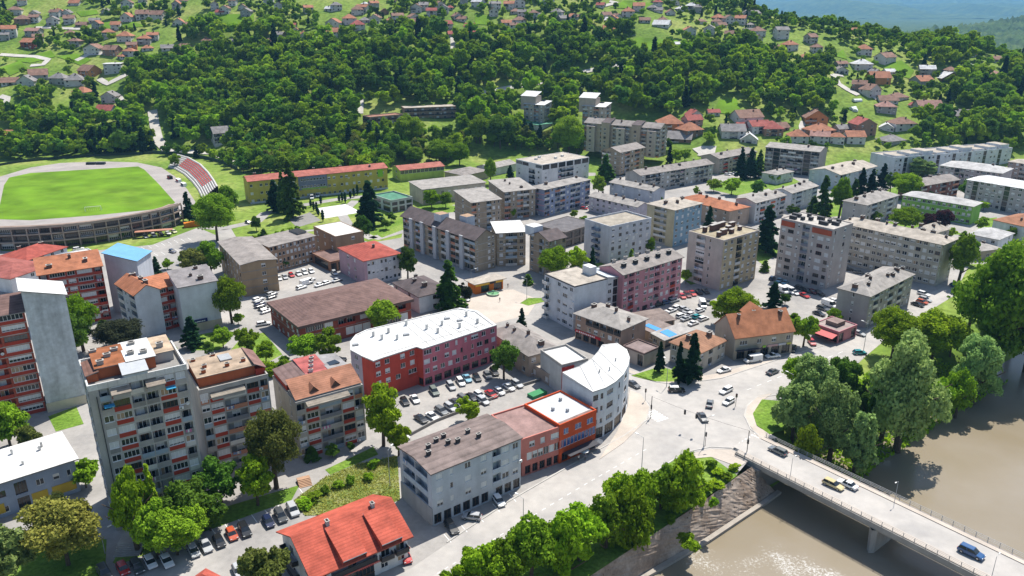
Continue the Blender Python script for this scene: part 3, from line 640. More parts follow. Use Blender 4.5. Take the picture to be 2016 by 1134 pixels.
block('apartment_block', '', None, (309,572), (353,561), 14.6, (.36,.075,.05), '.', 'rl', ('mf', rOR, 2), D=8, n=5, root=fr.root, pm=pmR, setback=1.5, slabs=CONC)
fr = block('apartment_block', 'block with blank pale wall carrying a dark blue sign beside the parking road', None, (351,566), (426,552), 16, (.62,.65,.67), '.', '.', ('mf', (.27,.25,.25), 2.2), D=12, n=5, chim=3)
add(fr, 'plinth', -.005, 1.005, -.012, -.002, 0, 2.8, wall((.55,.48,.33)))
s = add(fr, 'sign', .25, .62, -.03, -.015, 2.9, 4.1, paint((.015,.02,.12)))
b = MB()
for k, (a, w__) in enumerate([(.3,.5),(.95,.35),(1.4,.5),(2.05,.3),(2.5,.55),(3.2,.4)]): b.box(a, a+w__, -.035, -.012, .32, .62)
fr.put('sign_lettering', b.mesh('sign_lettering', [WHITEM]), fr.W*.25, -.36, 2.9, 0, s)
# low red-roofed houses before the stadium
block('restaurant_house', 'long low house with red hip roof in front of the stadium stand', (20,498), (52,512), (108,484), 5.5, W_, 'ww', 'wwww', ('hip', rRD, 2.5), cat='house', n=2, chim=2)
block('restaurant_house', 'low house with dull red roof at the left edge below the stadium', (-60,520), (20,548), (72,518), 6, W_, 'ww', 'www', ('hip', (.36,.12,.10), 2.5), cat='house', n=2)
block('flat_annex', 'white flat roofed annex with a shrub beside the blue-roofed block', (100,505), (120,514), (192,498), 4, W_, '.', 'w.w', ('flat', MW, .3), cat='annex', n=1)
# --- the three slabs in the left foreground
t = block('apartment_tower', 'big concrete tower with red window panels and rust and white roof patches', (135,722), (173,770), (371,733), 31.6, (.47,.455,.43), ['lwlwl'], ['.9c1.1r1.9l1.4l1.4r1.9c1.1.2'], ('flat', CONCD, 1.0, MW), D=14, n=11, pm=[CONC, CONCD, CONC, paint((.62,.60,.56)), paint((.30,.38,.45))])
T3 = t
bl = bays('.1c1.1r1.6l1.3l1.3r1.6c1.1.1.2')
TR = roofm((.34,.13,.06)); BRKO = wall((.42,.12,.05))
def shed(fr, nm, x0, x1, y0, y1, z0, z1, wm, rm, rise=.6, hi='b'):
    W, D = (x1-x0)*fr.W, (y1-y0)*fr.D; b = MB(); b.box(0, W, 0, D, 0, z1-z0, 0); o = fr.put(nm, b.mesh(nm, [wm]), x0*fr.W, y0*fr.D, z0)
    ps = roof_polys({'b': 'mf', 'f': 'mb', 'l': 'mxl', 'r': 'mxr'}[hi], W, D, z1-z0, rise, .25); o2 = link('rooftop_cover', slab_mesh(ps, .15, [rm, CONCD], 'rooftop_cover'), o); return o
shed(t, 'penthouse', .12, .43, .30, .92, 31.65, 34.0, BRKO, TR); shed(t, 'penthouse', .435, .72, .28, .97, 31.65, 34.2, BRKO, MW, .3); shed(t, 'penthouse', .725, .93, .42, .97, 31.65, 33.8, CONC, roofm((.55,.42,.30)), .5)
shed(t, 'stair_head', .36, .60, .0, .27, 31.65, 33.3, LB, paint((.42,.44,.46)), .8); shed(t, 'terrace_cover', .02, .13, .25, .75, 31.65, 33.2, BRKO, roofm((.24,.13,.10)), .5, 'r')
for k, (x, y) in enumerate([(.18,.4),(.27,.6),(.36,.75),(.5,.5),(.55,.85),(.63,.45),(.15,.85),(.82,.6)]): t.put('chimney', chimney_mesh(1.2, .9, CONC), x*t.W, y*t.D, 34.0, 0, t.roof)
for x in (.305, .655): shed(t, 'dormer_cover', x-.085, x+.085, -.09, .05, 29.2, 30.2, CONC, roofm((.33,.28,.23)), 1.2)
for x, z in ((.17, 27.8), (.80, 28.6)): add(t, 'awning', x-.05, x+.05, -.1, -.005, z, z+.15, paint((.05,.35,.6)))
add(t, 'downpipe', .065, .072, -.02, -.003, .5, 30, BLACKM)
t = block('apartment_slab', 'middle slab with brown flat roof and orange brick attic beside the big concrete tower', None, (392,775), (528,742), 20.5, (.40,.385,.365), ['.'], ['cr1.6l2.6r1.6c.1'], ('flat', roofm((.35,.27,.20)), .8, CONC), D=12.5, n=7, pm=pmM)
shed(t, 'attic', .04, .86, .22, 1.0, 20.6, 23.0, BRKO, roofm((.44,.34,.25)), .5); shed(t, 'attic', .86, 1.0, .15, 1.0, 20.6, 22.2, RED, roofm((.26,.15,.13)), 1.5, 'l')
b = MB(); b.box(0, 2.6, 0, 3.5, 0, .5); t.put('skylight', b.mesh('skylight', [METAL]), .45*t.W, .62*t.D, 23.1, 0, t.roof)
for x, y in [(.15,.35),(.2,.55),(.1,.9),(.5,.4),(.75,.45),(.4,.95)]: t.put('chimney', chimney_mesh(.9, .9, BRKO), x*t.W, y*t.D, 23.0, 0, t.roof)
shed(t, 'dormer_cover', .16, .62, -.09, .06, 18.6, 19.4, CONC, roofm((.33,.29,.24)), 1.0)
t = block('apartment_slab', 'shorter slab with terracotta mansard, two gablets and red roof strip', (527,744), (582,795), (718,763), 14.7, (.47,.44,.38), ['.1n1.1n1.1'], ['cr1.6l2.6r1.6c.1'], ('flat', roofm((.3,.2,.17)), .3, CONC), n=5, pm=pmM)
shed(t, 'mansard', .02, .98, .03, .38, 14.8, 15.4, CONC, roofm((.40,.19,.12)), 2.6); shed(t, 'attic', .34, .66, .40, .99, 14.8, 17.4, RED, roofm((.46,.13,.12)), .5)
shed(t, 'attic', .02, .33, .40, .99, 14.8, 16.6, RED, roofm((.22,.15,.14)), .9, 'r'); shed(t, 'attic', .67, .98, .40, .99, 14.8, 16.8, CONC, roofm((.30,.29,.29)), .8, 'l')
for x in (.3, .62):
    b = MB(); b.quad([(-1.3,0,0),(1.3,0,0),(0,0,1.5)], 0); b.quad([(-1.5,-.2,-.1),(0,-.2,1.7),(0,2.6,1.7),(-1.5,1.2,-.1)], 1); b.quad([(1.5,-.2,-.1),(1.5,1.2,-.1),(0,2.6,1.7),(0,-.2,1.7)], 1); t.put('gablet', b.mesh('gablet', [FRAMEB, roofm((.40,.19,.12))]), x*t.W, .08*t.D, 15.6)
b = MB(); b.box(0, 3, 0, 2.2, 0, .25); t.put('skylight', b.mesh('skylight', [GLASS]), .72*t.W, .55*t.D, 17.2, .2)
for x, y in [(.42,.5),(.48,.65),(.53,.78),(.58,.9)]: t.put('chimney', chimney_mesh(.9, .6, MW), x*t.W, y*t.D, 17.5, 0, t.roof)
shed(t, 'dormer_cover', .15, .75, -.09, .03, 13.4, 14.0, CONC, roofm((.33,.29,.24)), .8)
# --- white roofed building, bottom left
fr = block('municipal_building', 'long building with bright white roof and grey and yellow front at the bottom left', (-90,915), (-70,978), (147,909), 7.4, (.30,.36,.47), 'ww', ['w2w2.1S1.5w2.1w1n1.5', 'w2w2.1S1.5w2.1w1n1.5'], ('mb', MW, .8), n=2, cat='office building', o=.8)
for a, c in ((.02,.30),(.55,.70),(.74,.97)): add(fr, 'yellow_panel', a, c, -.006, -.002, 1.0, 3.2, wall((.5,.36,.05)))
for x, y in [(.3,.5),(.55,.3),(.75,.6),(.78,.7),(.5,.75)]: add(fr, 'roof_vent', x, x+.02, y, y+.05, 7.7, 8.9, MW)
# --- red roofed house, bottom centre
fr = block('red_roof_house', 'white two storey house with bright red cross-gabled roof and arched loggia', (553,1045), (617,1130), (802,1052), 6.2, W_, ['.1b1.1w1'], ['w1c3w1.4w1', 'b1c3b1b1'], ('gx', (.52,.115,.075), 3.6), n=2, cat='house', pm=[BLACKM], o=.9, chim=2, chimc=(.6,.6,.58), winvars=['one', 'brown', 'plain'])
RR = roofm((.52,.115,.075))
for x, w2 in ((.40, 4.6), (.80, 4.2)):
    b = MB(); y1 = fr.D*.42; zt = 9.7; ze = 7.15; b.quad([(-w2/2,-1.3,ze),(w2/2,-1.3,ze),(w2/2,y1,zt),(-w2/2,y1,zt)], 0); b.quad([(-w2/2,-1.3,ze-.2),(-w2/2,y1,zt-.2),(w2/2,y1,zt-.2),(w2/2,-1.3,ze-.2)], 1)
    for q in (-1, 1): b.quad([(q*w2/2,-1.3,ze),(q*w2/2,y1,zt),(q*w2/2,-.9,5.6)], 0)
    b.quad([(-w2/2,-1.3,ze-.2),(w2/2,-1.3,ze-.2),(w2/2,-1.3,ze),(-w2/2,-1.3,ze)], 1); b.quad([(-w2/2+.3,-.06,5.4),(w2/2-.3,-.06,5.4),(w2/2-.3,-.06,ze-.1),(-w2/2+.3,-.06,ze-.1)], 1)
    fr.put('shed_dormer', b.mesh('shed_dormer', [RR, wall(W_)]), x*fr.W, 0, 0, 0)
add(fr, 'string_course', 0, 1, -.012, -.002, 2.95, 3.15, paint((.5,.12,.1)))
b = MB()
for k in range(26): b.box(k*.42, k*.42+.24, -.03, 0, 0, .3+.08*(k % 3))
fr.put('sign_lettering', b.mesh('sign_lettering', [paint((.45,.05,.05))]), fr.W*.45, -.12, 2.72)
# --- the row along the main road
fr = block('apartment_block', 'pale grey block with brown roof and ground floor shops on the main road', (784,880), (849,932), (1027,862), 12.6, (.52,.555,.60), winvars=['full','full','half','plain','full'], A=['.3w1.4w1.6', '.3l1.3l1.3.4'], B=['SSSSSS.6SSS', 'w2n1.2.6w2w2.4l1.3W1.3w1.6'], roof=('gx', (.235,.185,.17), .7), n=4, gh=3.2, pm=[LB], o=.35, chim=0)
for x, y in [(.12,.42),(.18,.6),(.3,.7),(.4,.75),(.36,.5),(.45,.45),(.62,.6),(.66,.38)]: fr.put('chimney', chimney_mesh(.9, .9, roofm((.08,.07,.07))), x*fr.W, y*fr.D, fr.zf(x*fr.W, y*fr.D), 0, fr.roof)
add(fr, 'plinth', -.008, -.002, 0, 1, 0, 4.2, wall((.34,.35,.37)))
fr = block('commercial_building', 'salmon pink three storey block with flat brown roof between grey and orange blocks', (974,817), (1028,868), (1101,838), 9.3, (.58,.21,.17), '.', ['.3SSSSS.2', '.8ssssss.3', '.5w2.5w1.3.5W2.3'], ('flat', roofm((.34,.22,.20)), .4), n=3, gh=3, winvars=['plain', 'half', 'full'])
fr = block('commercial_building', 'orange red block with blue glazing band and white roof next to curved building', (1036,797), (1102,840), (1171,808), 9.8, (.60,.095,.03), '.', ['.2SSSS.2', '.05ssssssssss.05', '.3w.5W.5W.3'], ('flat', mat('grey_membrane', (.52,.54,.56), .8, .12, .3, 0, .2, 0, 0, (.42,.43,.44), 2, seam=('X', 1.6, .1, .85)), .45), n=3, gh=3, winvars=['blue'])
for x, y in ((.3,.5),(.7,.7),(.5,.3)): add(fr, 'roof_vent', x, x+.05, y, y+.05, 9.85, 10.6, METAL)
add(fr, 'brown_roof_strip', .02, .98, .02, .12, 9.83, 9.87, roofm((.36,.24,.21)))
# cafe canopy and terrace before it
fr.put('cafe_canopy', slab_mesh(roof_polys('mb', fr.W*.8, 2.6, 2.6, .25, 0), .08, [paint((.05,.05,.06)), BLACKM], 'cafe_canopy'), fr.W*.1, -2.7, 0)
# curved white corner building
def polyb(name, label, pts, h, wc, pats, n, roofmat, cat, parap=.5, pm=None, wallms=None, gz=0, gh=None, tops=None, winvars=None):
    P = [U(q[0], q[1], gz+h) for q in pts]; c = sum(P, Vector())/len(P); root = link(name, None, None, (c.x, c.y, gz), 0); tag(root, label, cat)
    fr = Frame((c.x, c.y, gz), 0, root); Q = [(p.x-c.x, p.y-c.y) for p in P]; rng = random.Random(name+label); N = len(Q); groups = {}
    for i in range(N):
        a, d = Q[i], Q[(i+1) % N]; ang = math.atan2(d[1]-a[1], d[0]-a[0]); L = math.hypot(d[0]-a[0], d[1]-a[1]); p = pats[i] if i < len(pats) else '.'; wm = (wallms or {}).get(i) or wall(wc)
        mb = groups.setdefault(wm.name, (MB(), wm))[0]; facade(fr, mb, a[0], a[1], ang, L, h, n, p if isinstance(p, list) else [p], rng, pm, gh, None, winvars)
    for mb, wm in groups.values(): fr.put('wall', mb.mesh('wall', [wm]))
    b = MB(); zt = [h+(tops[i] if tops else 0) for i in range(N)]; b.quad([(q[0], q[1], z+.02) for q, z in zip(Q, zt)], 0); b.quad([(q[0], q[1], h-.25) for q in reversed(Q)], 0)
    for i in range(N):
        a, d = Q[i], Q[(i+1) % N]; za, zd = zt[i]+parap, zt[(i+1) % N]+parap; b.quad([(a[0],a[1],h-.2),(d[0],d[1],h-.2),(d[0],d[1],zd),(a[0],a[1],za)], 1)
        ia, idd = (a[0]*.965, a[1]*.965), (d[0]*.965, d[1]*.965); b.quad([(a[0],a[1],za),(d[0],d[1],zd),(idd[0],idd[1],zd),(ia[0],ia[1],za)], 1); b.quad([(ia[0],ia[1],za),(idd[0],idd[1],zd),(idd[0],idd[1],zd-parap),(ia[0],ia[1],za-parap)], 1)
    me = b.mesh('roof', [roofmat, MW]); bm = bmesh.new(); bm.from_mesh(me); bmesh.ops.triangulate(bm, faces=[f for f in bm.faces if len(f.verts) > 4]); bm.to_mesh(me); bm.free()
    fr.roof = fr.put('roof', me); fr.Q = Q; fr.h = h; fr.c = c; return fr
cp = [(1107,737),(1167,772),(1192,764),(1212,752),(1228,737),(1237,720),(1240,704),(1234,690),(1215,680),(1185,686),(1178,700),(1165,715),(1140,728)]
wb = wall((.60,.64,.68)); g_ = ['g', 'W', 'W', 'W']
fr = polyb('corner_building', 'curved white four storey corner building with swooping white roof at the junction', cp, 13.4, (.6,.64,.68), ['.', ['g','Wn','Wn','Wn'], g_, ['g','n','n','n'], g_, ['g','n','n','n'], ['g','W','W','W'], '.', '.', '.', '.', '.', '.'], 4, MW, 'office building', .12, None, None, 0, 3.2, [.5,0,0,0,0,0,0,.2,.6,1.0,1.3,1.2,.9], ['dark', 'dark', 'plain'])
b = MB()
for a, c in ((1,12),(2,11),(3,11),(4,10),(5,9),(6,9)):
    p, q = fr.Q[a], fr.Q[c]; tz = [.5,0,0,0,0,0,0,.2,.6,1.0,1.3,1.2,.9]; b.bar((p[0]*.96,p[1]*.96,13.5+tz[a]), (q[0]*.96,q[1]*.96,13.5+tz[c]), .06, 0, 4)
fr.put('roof_seam', b.mesh('roof_seam', [paint((.5,.5,.5))]), 0, 0, 0, 0, fr.roof)
for x, y in ((1180,735),(1212,712),(1200,730)): q = U(x, y, 13.6)-fr.c; b = MB(); b.bar((0,0,-.3),(0,0,1.0),.16,0,8); b.bar((0,0,1.0),(0,0,1.12),.24,0,8); fr.put('roof_vent', b.mesh('roof_vent', [METAL]), q.x, q.y, 13.6, 0, fr.roof)
fr = block('rear_wing', 'white flat roofed rear wing with a red wall panel behind the curved building', (1075,690), (1106,722), (1150,705), 8.6, (.55,.55,.54), '.', '.', ('flat', MW, .6, CONC), n=3, cat='rear wing'); add(fr, 'red_panel', .0, .45, -.03, -.002, 2, 8.3, wall((.45,.045,.04)))
# red and pink long building with white roof
pp = [(735,712),(752,706),(820,684),(832,688),(978,641),(940,613),(905,607),(840,622),(760,641),(722,650),(700,660),(689,674),(690,690),(712,702)]
PKm = wall((.56,.17,.21)); REDm = wall((.52,.075,.05)); LIL = wall((.47,.40,.46))
fr = polyb('apartment_block', 'long red and pink block with bright white roof above the parking lot', pp, 11.4, (.5,.5,.5), [['.','w','w','w'], ['.','ww.5r','w.6ww','w.6ww'], ['S','.'], ['S3S3S3S3S3S3S3S3','wwwwwwwwwn','W1w.6w1wn.5nW1w1w1','Wwwnn1W1w1w'], '.', '.', '.', '.', '.', '.', ['.','.','w','.'], ['.','.','w','w'], ['.','w','w','w']], 4, MW, 'apartment block', .25, [MW], {0: REDm, 1: REDm, 2: REDm, 3: PKm, 4: PKm, 9: REDm, 10: REDm, 11: REDm, 12: LIL, 13: REDm}, 0, 3.0)
for px, py in [(940,636),(735,662),(765,655),(752,668),(840,648),(870,640),(905,645),(862,655),(782,668),(918,622),(800,640)]:
    q = U(px, py, 11.4)-fr.c; b = MB(); b.box(-.3, .3, -.3, .3, 0, 1.5); b.box(-.4, .4, -.4, .4, 1.5, 1.62); fr.put('chimney', b.mesh('chimney', [MW]), q.x, q.y, 11.42, .5, fr.roof)
SEAMM = paint((.45,.45,.44)); b = MB()
for k in range(1, 9):
    p = U(832,688,11.4).lerp(U(978,641,11.4), k/9)-fr.c; q = U(775,638,11.4).lerp(U(915,609,11.4), k/9)-fr.c; p = p.lerp(q, .06); q = q.lerp(p, .05); b.bar((p.x,p.y,.05),(q.x,q.y,.05),.07,0,4)
p = U(745,700,11.4)-fr.c; q = U(965,636,11.4)-fr.c; b.bar((p.x,p.y,.05),(q.x,q.y,.05),.07,0,4)
fr.put('roof_seam', b.mesh('roof_seam', [SEAMM]), 0, 0, 11.42, 0, fr.roof)
for x, y in ((800,660),(905,632),(700,680),(880,628)): q = U(x, y, 11.4)-fr.c; b = MB(); b.box(-.8,.8,-.5,.5,0,.5); fr.put('roof_hatch', b.mesh('roof_hatch', [METAL]), q.x, q.y, 11.43, .4, fr.roof)
fr = block('old_house', 'beige house with grey hip roof between white-roofed block and curved corner', (968,648), (1041,699), (1097,682), 7, (.45,.37,.30), 'wwww', 'w.w', ('hip', rGB, 2.2), n=2, cat='house', chim=4)
block('low_annex', 'single storey beige annex with flat roof beside the curved building', (1058,712), (1083,738), (1109,722), 3.6, (.40,.33,.28), 'w.w', '.', ('flat', rBE, .1), n=1, cat='annex')
fr = block('community_hall', 'large dark red brick hall with low brown hip roof', (535,593), (589,640), (806,586), 8.2, (.28,.075,.05), ['wwwwww', 'wwwwww'], ['.4sss.3w.4sss.3w.4sss.4', '.6sss.5ll.5sss.5ll.6'], ('hip', rBR, 3.2), n=2, cat='hall', pm=[RED], o=.8, slabs=CONCD, th=.9)
block('white_house', 'white house with dark hip roof and tiny brown window behind the brick hall', (772,556), (825,583), (887,569), 6.5, W_, 'w.w.', '..w..', ('hip', rDK, 2.6), n=2, cat='house', chim=3, winvars=['brown'])
fr = block('bank_building', 'pink and white three storey building with red hip roof', (667,487), (716,513), (788,498), 10.2, (.60,.60,.62), ['.8ww.8', '.8ww.8'], ['.6wwwwwwww'], ('hip', rRD, 2.2), n=3, cat='office building', chim=1, wA=(.5,.34,.39))
add(fr, 'pink_panel', 0, .075, -.012, -.002, 0, 10, wall((.5,.33,.38)))
# brown office complex
fr = block('office_wing', 'brown brick office wing with gabled roof at the car park corner', (433,475), (474,521), (543,509), 12.4, (.36,.26,.16), 'wwwwwww', '.5w1.6', ('gy', rGB, .8), n=4, cat='office building', slabs=CONCD)
fr = block('office_wing', 'long brown brick office wing with three rows of paired windows', None, (530,486), (620,464), 11, (.36,.24,.16), '.', 'wwwwwwwwwwww', ('mf', rGB, .6), D=13, n=4, cat='office building')
add(fr, 'rooftop_light', .78, .98, .4, .9, 11.5, 12.2, CONCD, DARK)
fr = block('office_wing', 'brick office cube with white flat roof beside the low brown entrance', (615,446), (660,466), (716,456), 10.4, (.33,.22,.14), 'www', '..w.', ('flat', MW, .15), n=3, cat='office building')
block('entrance_hall', 'low brown flat roofed entrance hall at the office car park', (622,497), (650,517), (686,506), 4, (.30,.16,.10), 'S', 'SSS', ('flat', roofm((.22,.14,.12)), .3), n=1, cat='entrance hall')
# schools
YE = (.52,.43,.09); fr = block('school', 'long yellow school with red roof, grey blue middle bay and white base', (472,349), (488,357), (764,331), 12.4, YE, ['ww', '.', 'n'], ['wwwwwwwwwwwwwwwwwwwwwwwwww', 'w.8ww.5ww.5ww.5wwwww.5ww.5ww.5ww.5ww.5ww.5'], ('gx', (.44,.15,.115), 1.8), n=3, cat='school', chim=5, gh=4)
add(fr, 'grey_bay', .34, .545, -.03, -.004, 4.6, 12.1, wall((.20,.22,.30))); add(fr, 'green_panel', .36, .54, -.034, -.031, 4.7, 5.6, wall((.3,.45,.08))); add(fr, 'white_base', 0, 1, -.008, -.002, 0, 1.0, wall((.55,.57,.62)))
add(fr, 'green_panel', .925, .965, -.01, -.003, 7.5, 12, wall((.25,.5,.03)))
for z in (5.9, 9.6):
    for k in range(8):
        p = .355+.0225*k; fr.put('window', window_mesh(1.2, 1.3, 'plain'), p*fr.W, -.75, z)
block('school_hall', 'yellow green school annex with red gable roof and window band', (774,320), (788,335), (867,324), 7, (.45,.55,.12), 'W', ['.', 'sssssssssss'], ('gx', (.44,.16,.12), 1.6), n=2, cat='school', winvars=['plain'], D=14)
block('school_gym', 'low hall with wide grey hip roof behind the beige school', (868,330), (912,345), (947,333), 5, TAN, 'w.', '..', ('hip', rGB, 2), n=1, cat='hall', D=17)
fr = block('school_wing', 'beige two storey school wing with grey shed roof', (815,359), (832,373), (951,357), 8.4, (.52,.47,.37), '.', ['.3wwwwwwwww', '.4wwwwwwwww'], ('mf', rG, .8), n=2, cat='school')
fr = block('pavilion', 'small pavilion with green sunken roof in the school park', (741,384), (770,397), (807,388), 6, (.52,.54,.55), 'SS', 'SSS', ('flat', roofm((.10,.26,.17)), .7, wall((.45,.5,.46))), n=2, cat='pavilion', gh=3.4)
# brick complex with dark roofs on the square
fr = block('apartment_complex', 'long brick complex with dark roofs, white fins and stepped balconies above the square', (787,424), (935,470), (979,462), 14.2, (.34,.29,.215), 'll.6ll.6ll.5l.7ll.6ll', 'n..wn', ('gy', rDK, 3), n=5, gh=3.2, pm=pmM, slabs=CONC, o=.9)
for y in (.16,.34,.52,.70,.86): add(fr, 'concrete_fin', -.09, -.003, y-.022, y+.022, 0, 14, wall((.50,.51,.53)))
for x, y in ((.2,.5),(.75,.3)): add(fr, 'stair_tower', x, x+.42, y, y+.09, 14.2, 18.6, wall((.62,.66,.70)), roofm((.45,.30,.2)))
fr2 = block('apartment_complex', '', None, (979,460), (1036,457), 14.2, (.35,.29,.21), '.', 'w1l1.4w1', ('mf', MW, 1.2), D=13, n=5, gh=3.2, pm=pmM, root=fr.root, slabs=CONC, setback=1)
fr3 = block('apartment_complex', '', (1042,462), (1081,474), (1115,466), 14.8, (.36,.28,.20), 'w.lw', 'nn.w', ('gx', rDK, 2.4), n=5, gh=3.2, pm=pmM, root=fr.root, slabs=CONC)
add(fr3, 'stair_tower', -.05, .5, .75, 1.2, 14.8, 18.4, wall((.62,.66,.70)), MW)
block('market_hall', 'dark flat roofed hall behind the brick complex', (1070,440), (1113,458), (1158,436), 7, (.2,.17,.15), '.', 'SSSS', ('flat', roofm((.16,.15,.155)), .2), n=2, cat='hall')
block('apartment_block', 'brick block with pale shed roof left of the wider brick block', (903,382), (928,399), (982,390), 13.5, (.36,.29,.215), '.w.', 'ln.lwn', ('mf', rG, 2), n=5, pm=pmM, slabs=CONC)
block('apartment_block', 'brick block with beige roof touching the lilac blue balcony block', (970,362), (993,378), (1050,370), 14, (.36,.30,.23), '.w.', 'lnlln', ('mf', rG, 2), n=5, pm=pmM, slabs=CONC, chim=3)
fr = block('apartment_block', 'lilac blue block crowded with balconies and a pink striped end', (1050,366), (1072,373), (1157,352), 14, (.30,.34,.47), '.w.', 'lwllwllwl', ('hip', rG, 1.2), n=5, pm=pmM, chim=2)
for k in range(4): add(fr, 'pink_stripe', -.006, -.002, 0, 1, 2.7+2.8*k, 3.0+2.8*k, paint((.6,.28,.33)))
fr = block('apartment_block', 'new white block with dark recessed top floor near the wooded park', (1020,313), (1067,325), (1156,309), 12.6, (.68,.68,.68), ['w.lw', 'w.lw', 'w.lw', 'ssss'], ['w.llww', 'w.llww', 'w.llww', 'gggggg'], ('flat', roofm(rBE), .2), n=4, pm=[DARK])
for x, y in ((.2,.6),(.5,.4),(.7,.5),(.35,.75)): add(fr, 'roof_vent', x, x+.04, y, y+.06, 12.6, 13.6, MW)
block('pale_hall', 'cluster hall with grey roof left of the new white block', (934,320), (965,332), (1014,315), 5, LG, 'w', 'w.w', ('gx', rG, 1.8), n=1, cat='hall', D=12, W=24)
block('apartment_block', 'tall pale blue block with open roof terrace and blue balconies', (1153,433), (1201,449), (1281,431), 15.8, (.53,.55,.59), '.b.', 'wwwwww', ('flat', roofm((.38,.34,.28)), .7), n=6, pm=[paint((.12,.16,.24))], winvars=['brown', 'plain', 'half', 'full'])
fr = block('apartment_block', 'yellow block with light blue panelled side and broad hip roof', (1272,401), (1329,413), (1386,400), 17, (.50,.44,.29), '.6l.6', 'wwwww', ('hip', rBE, 2), n=6, pm=pmG, chim=4, gh=3.2, wB=(.25,.37,.46), slabs=None)
block('apartment_block', 'low block with orange hip roof beside the yellow and blue block', (1345,388), (1436,415), (1465,404), 9, (.45,.35,.28), 'wwwwww', '.w.', ('hip', rOR, 2.2), n=3, chim=4)
block('row_block', 'long lilac two storey block with grey roof north of the pale blue block', (1167,384), (1255,407), (1271,399), 8, (.52,.48,.54), 'wwwwwwww', '.', ('gy', rG, 1.4), n=3, chim=4)
block('row_block', 'long grey blue block behind the lilac one', (1203,358), (1287,376), (1307,370), 8, (.46,.49,.55), 'w.w..w.w', '.', ('gy', rG, 1.4), n=3, chim=4)
fr = block('balcony_block', 'three part block with dark balconies and grey gable roof', (1231,338), (1261,345), (1405,322), 10.5, (.42,.40,.37), '.', 'wlllwwlllwwlllw', ('gx', rGB, 2), n=4, pm=[DARK, CONCD, CONC], chim=4)
block('balcony_block', 'balcony block with grey gable roof left of three dark spruces', (1387,305), (1416,312), (1482,297), 10, (.42,.37,.32), '.', 'wlwllwlw', ('gx', rGB, 2), n=4, pm=[RED, CONC, DARK], chim=3)
block('apartment_block', 'white and orange block with grey roof beyond the big spruce', (1452,390), (1488,399), (1543,383), 10.5, (.60,.60,.60), '.', 'wlwRwl', ('gx', rG, 1.5), n=4, pm=[ORANGE, MW], chim=3)
block('apartment_block', 'white block with blue grey band joined behind the white and orange block', (1525,373), (1559,380), (1608,365), 10, (.58,.60,.63), 'w', 'wlwwl', ('gx', rG, 1.5), n=4, pm=[LB], chim=4)
block('balcony_block', 'brown block with rows of white balconies below the hillside', (1506,290), (1614,299), (1637,291), 15.5, (.40,.36,.34), 'lg1lllgl', '.', ('gy', rG, 1.8), n=6, pm=[MW, CONC, DARK], chim=2)
block('apartment_block', 'pale blue gabled block behind three conifers', (1598,333), (1655,344), (1721,326), 9, (.55,.60,.64), 'w..w', 'lwwlww', ('gx', rBE, 2.2), n=3, pm=pmG, chim=4)
block('small_house', 'small white two storey house with grey hip roof in front of brown balcony block', (1505,338), (1530,344), (1557,336), 6, (.62,.63,.63), 'w', 'www', ('hip', rG, 1.6), n=2, cat='house', chim=2)
fr = block('terrace_block', 'long stepped white terrace with dark stair slots at the foot of the hill', (1735,301), (1762,312), (2040,283), 12, (.62,.66,.70), '.', 'ww.3g.8ww.3g.8ww.3g.8ww.3g.8ww.3g.8ww.3g.8ww.3g.8ww', ('flat', roofm(rBE), .5), n=4, W=100)
for k in range(9): add(fr, 'stepped_attic', .02+k*.11, .095+k*.11, .05, .6, 12.3, 13.2+(k % 3)*.8, wall((.62,.66,.70)), roofm(rBE))
block('apartment_block', 'lilac beige block with light hip roof and dark balconies near the right edge', (1852,325), (1973,341), (1992,331), 11, (.47,.41,.41), 'wwwllwwwlwww', '.', ('hip', rLT, 2.4), n=4, pm=[CONC, DARK], chim=2, slabs=CONC)
block('apartment_block', 'grey beige block with white hip roof and glazed stair slots at the right edge', (1913,351), (2030,373), (2062,355), 13.4, (.46,.43,.42), 'wgwwwwgwww', '.', ('hip', rW, 2.4), n=5, slabs=CONC, W=14)
block('apartment_block', 'brown banded block cut by the right edge behind the grey beige one', (1988,317), (2060,328), (2090,318), 11, (.35,.27,.23), 'wwlwww', '.', ('hip', rBE, 1.6), n=4, slabs=CONC, W=13)
block('apartment_block', 'brown red block with wide grey roof beside the round bright tree', (1792,356), (1814,366), (1865,349), 9, (.25,.12,.10), '.', 'lwwlwl', ('gx', rGB, 2), n=3, pm=pmM, chim=5)
block('apartment_block', 'pale block with dark windows and hip roof left of the green school', (1661,394), (1707,403), (1769,383), 11, (.48,.46,.42), '.n.', 'wlwwlw', ('hip', rG, 2.2), n=4, pm=[MW, LB, DARK], chim=6)
fr = block('school', 'lime green school with pale hip roof beside copper red trees', (1778,383), (1916,406), (1932,398), 9.3, (.25,.48,.10), 'wwwwwwwwwwwwww', '.', ('hip', rLT, 1.8), n=3, cat='school')
for k in range(3): add(fr, 'grey_band', -.012, -.002, .02, .98, .7+3.1*k, 1.0+3.1*k, wall((.45,.55,.45)))
block('villa', 'white villa with orange brown hip roof at the right edge', (1968,430), (2030,448), (2060,432), 7, W_, '.w.', '.', ('hip', (.40,.19,.11), 3), n=2, cat='house', chim=2)
block('villa', 'white house with half white half grey hip roof above the riverside trees', (1909,459), (1966,471), (1994,458), 6.5, W_, 'w.w', '.w', ('hip', rLT, 2), n=2, cat='house')
block('low_house', 'small beige house with grey roof in front of the white-roofed villa', (1905,481), (1922,495), (1946,482), 4, TAN, 'w', 'w', ('hip', rG, 1), n=1, cat='house', chim=2)
block('low_house', 'small hip roofed block half hidden behind the long beige slab', (1790,452), (1826,462), (1864,448), 10, BE, '.w', 'w.w', ('hip', rBE, 2.4), n=3, cat='house', chim=3)
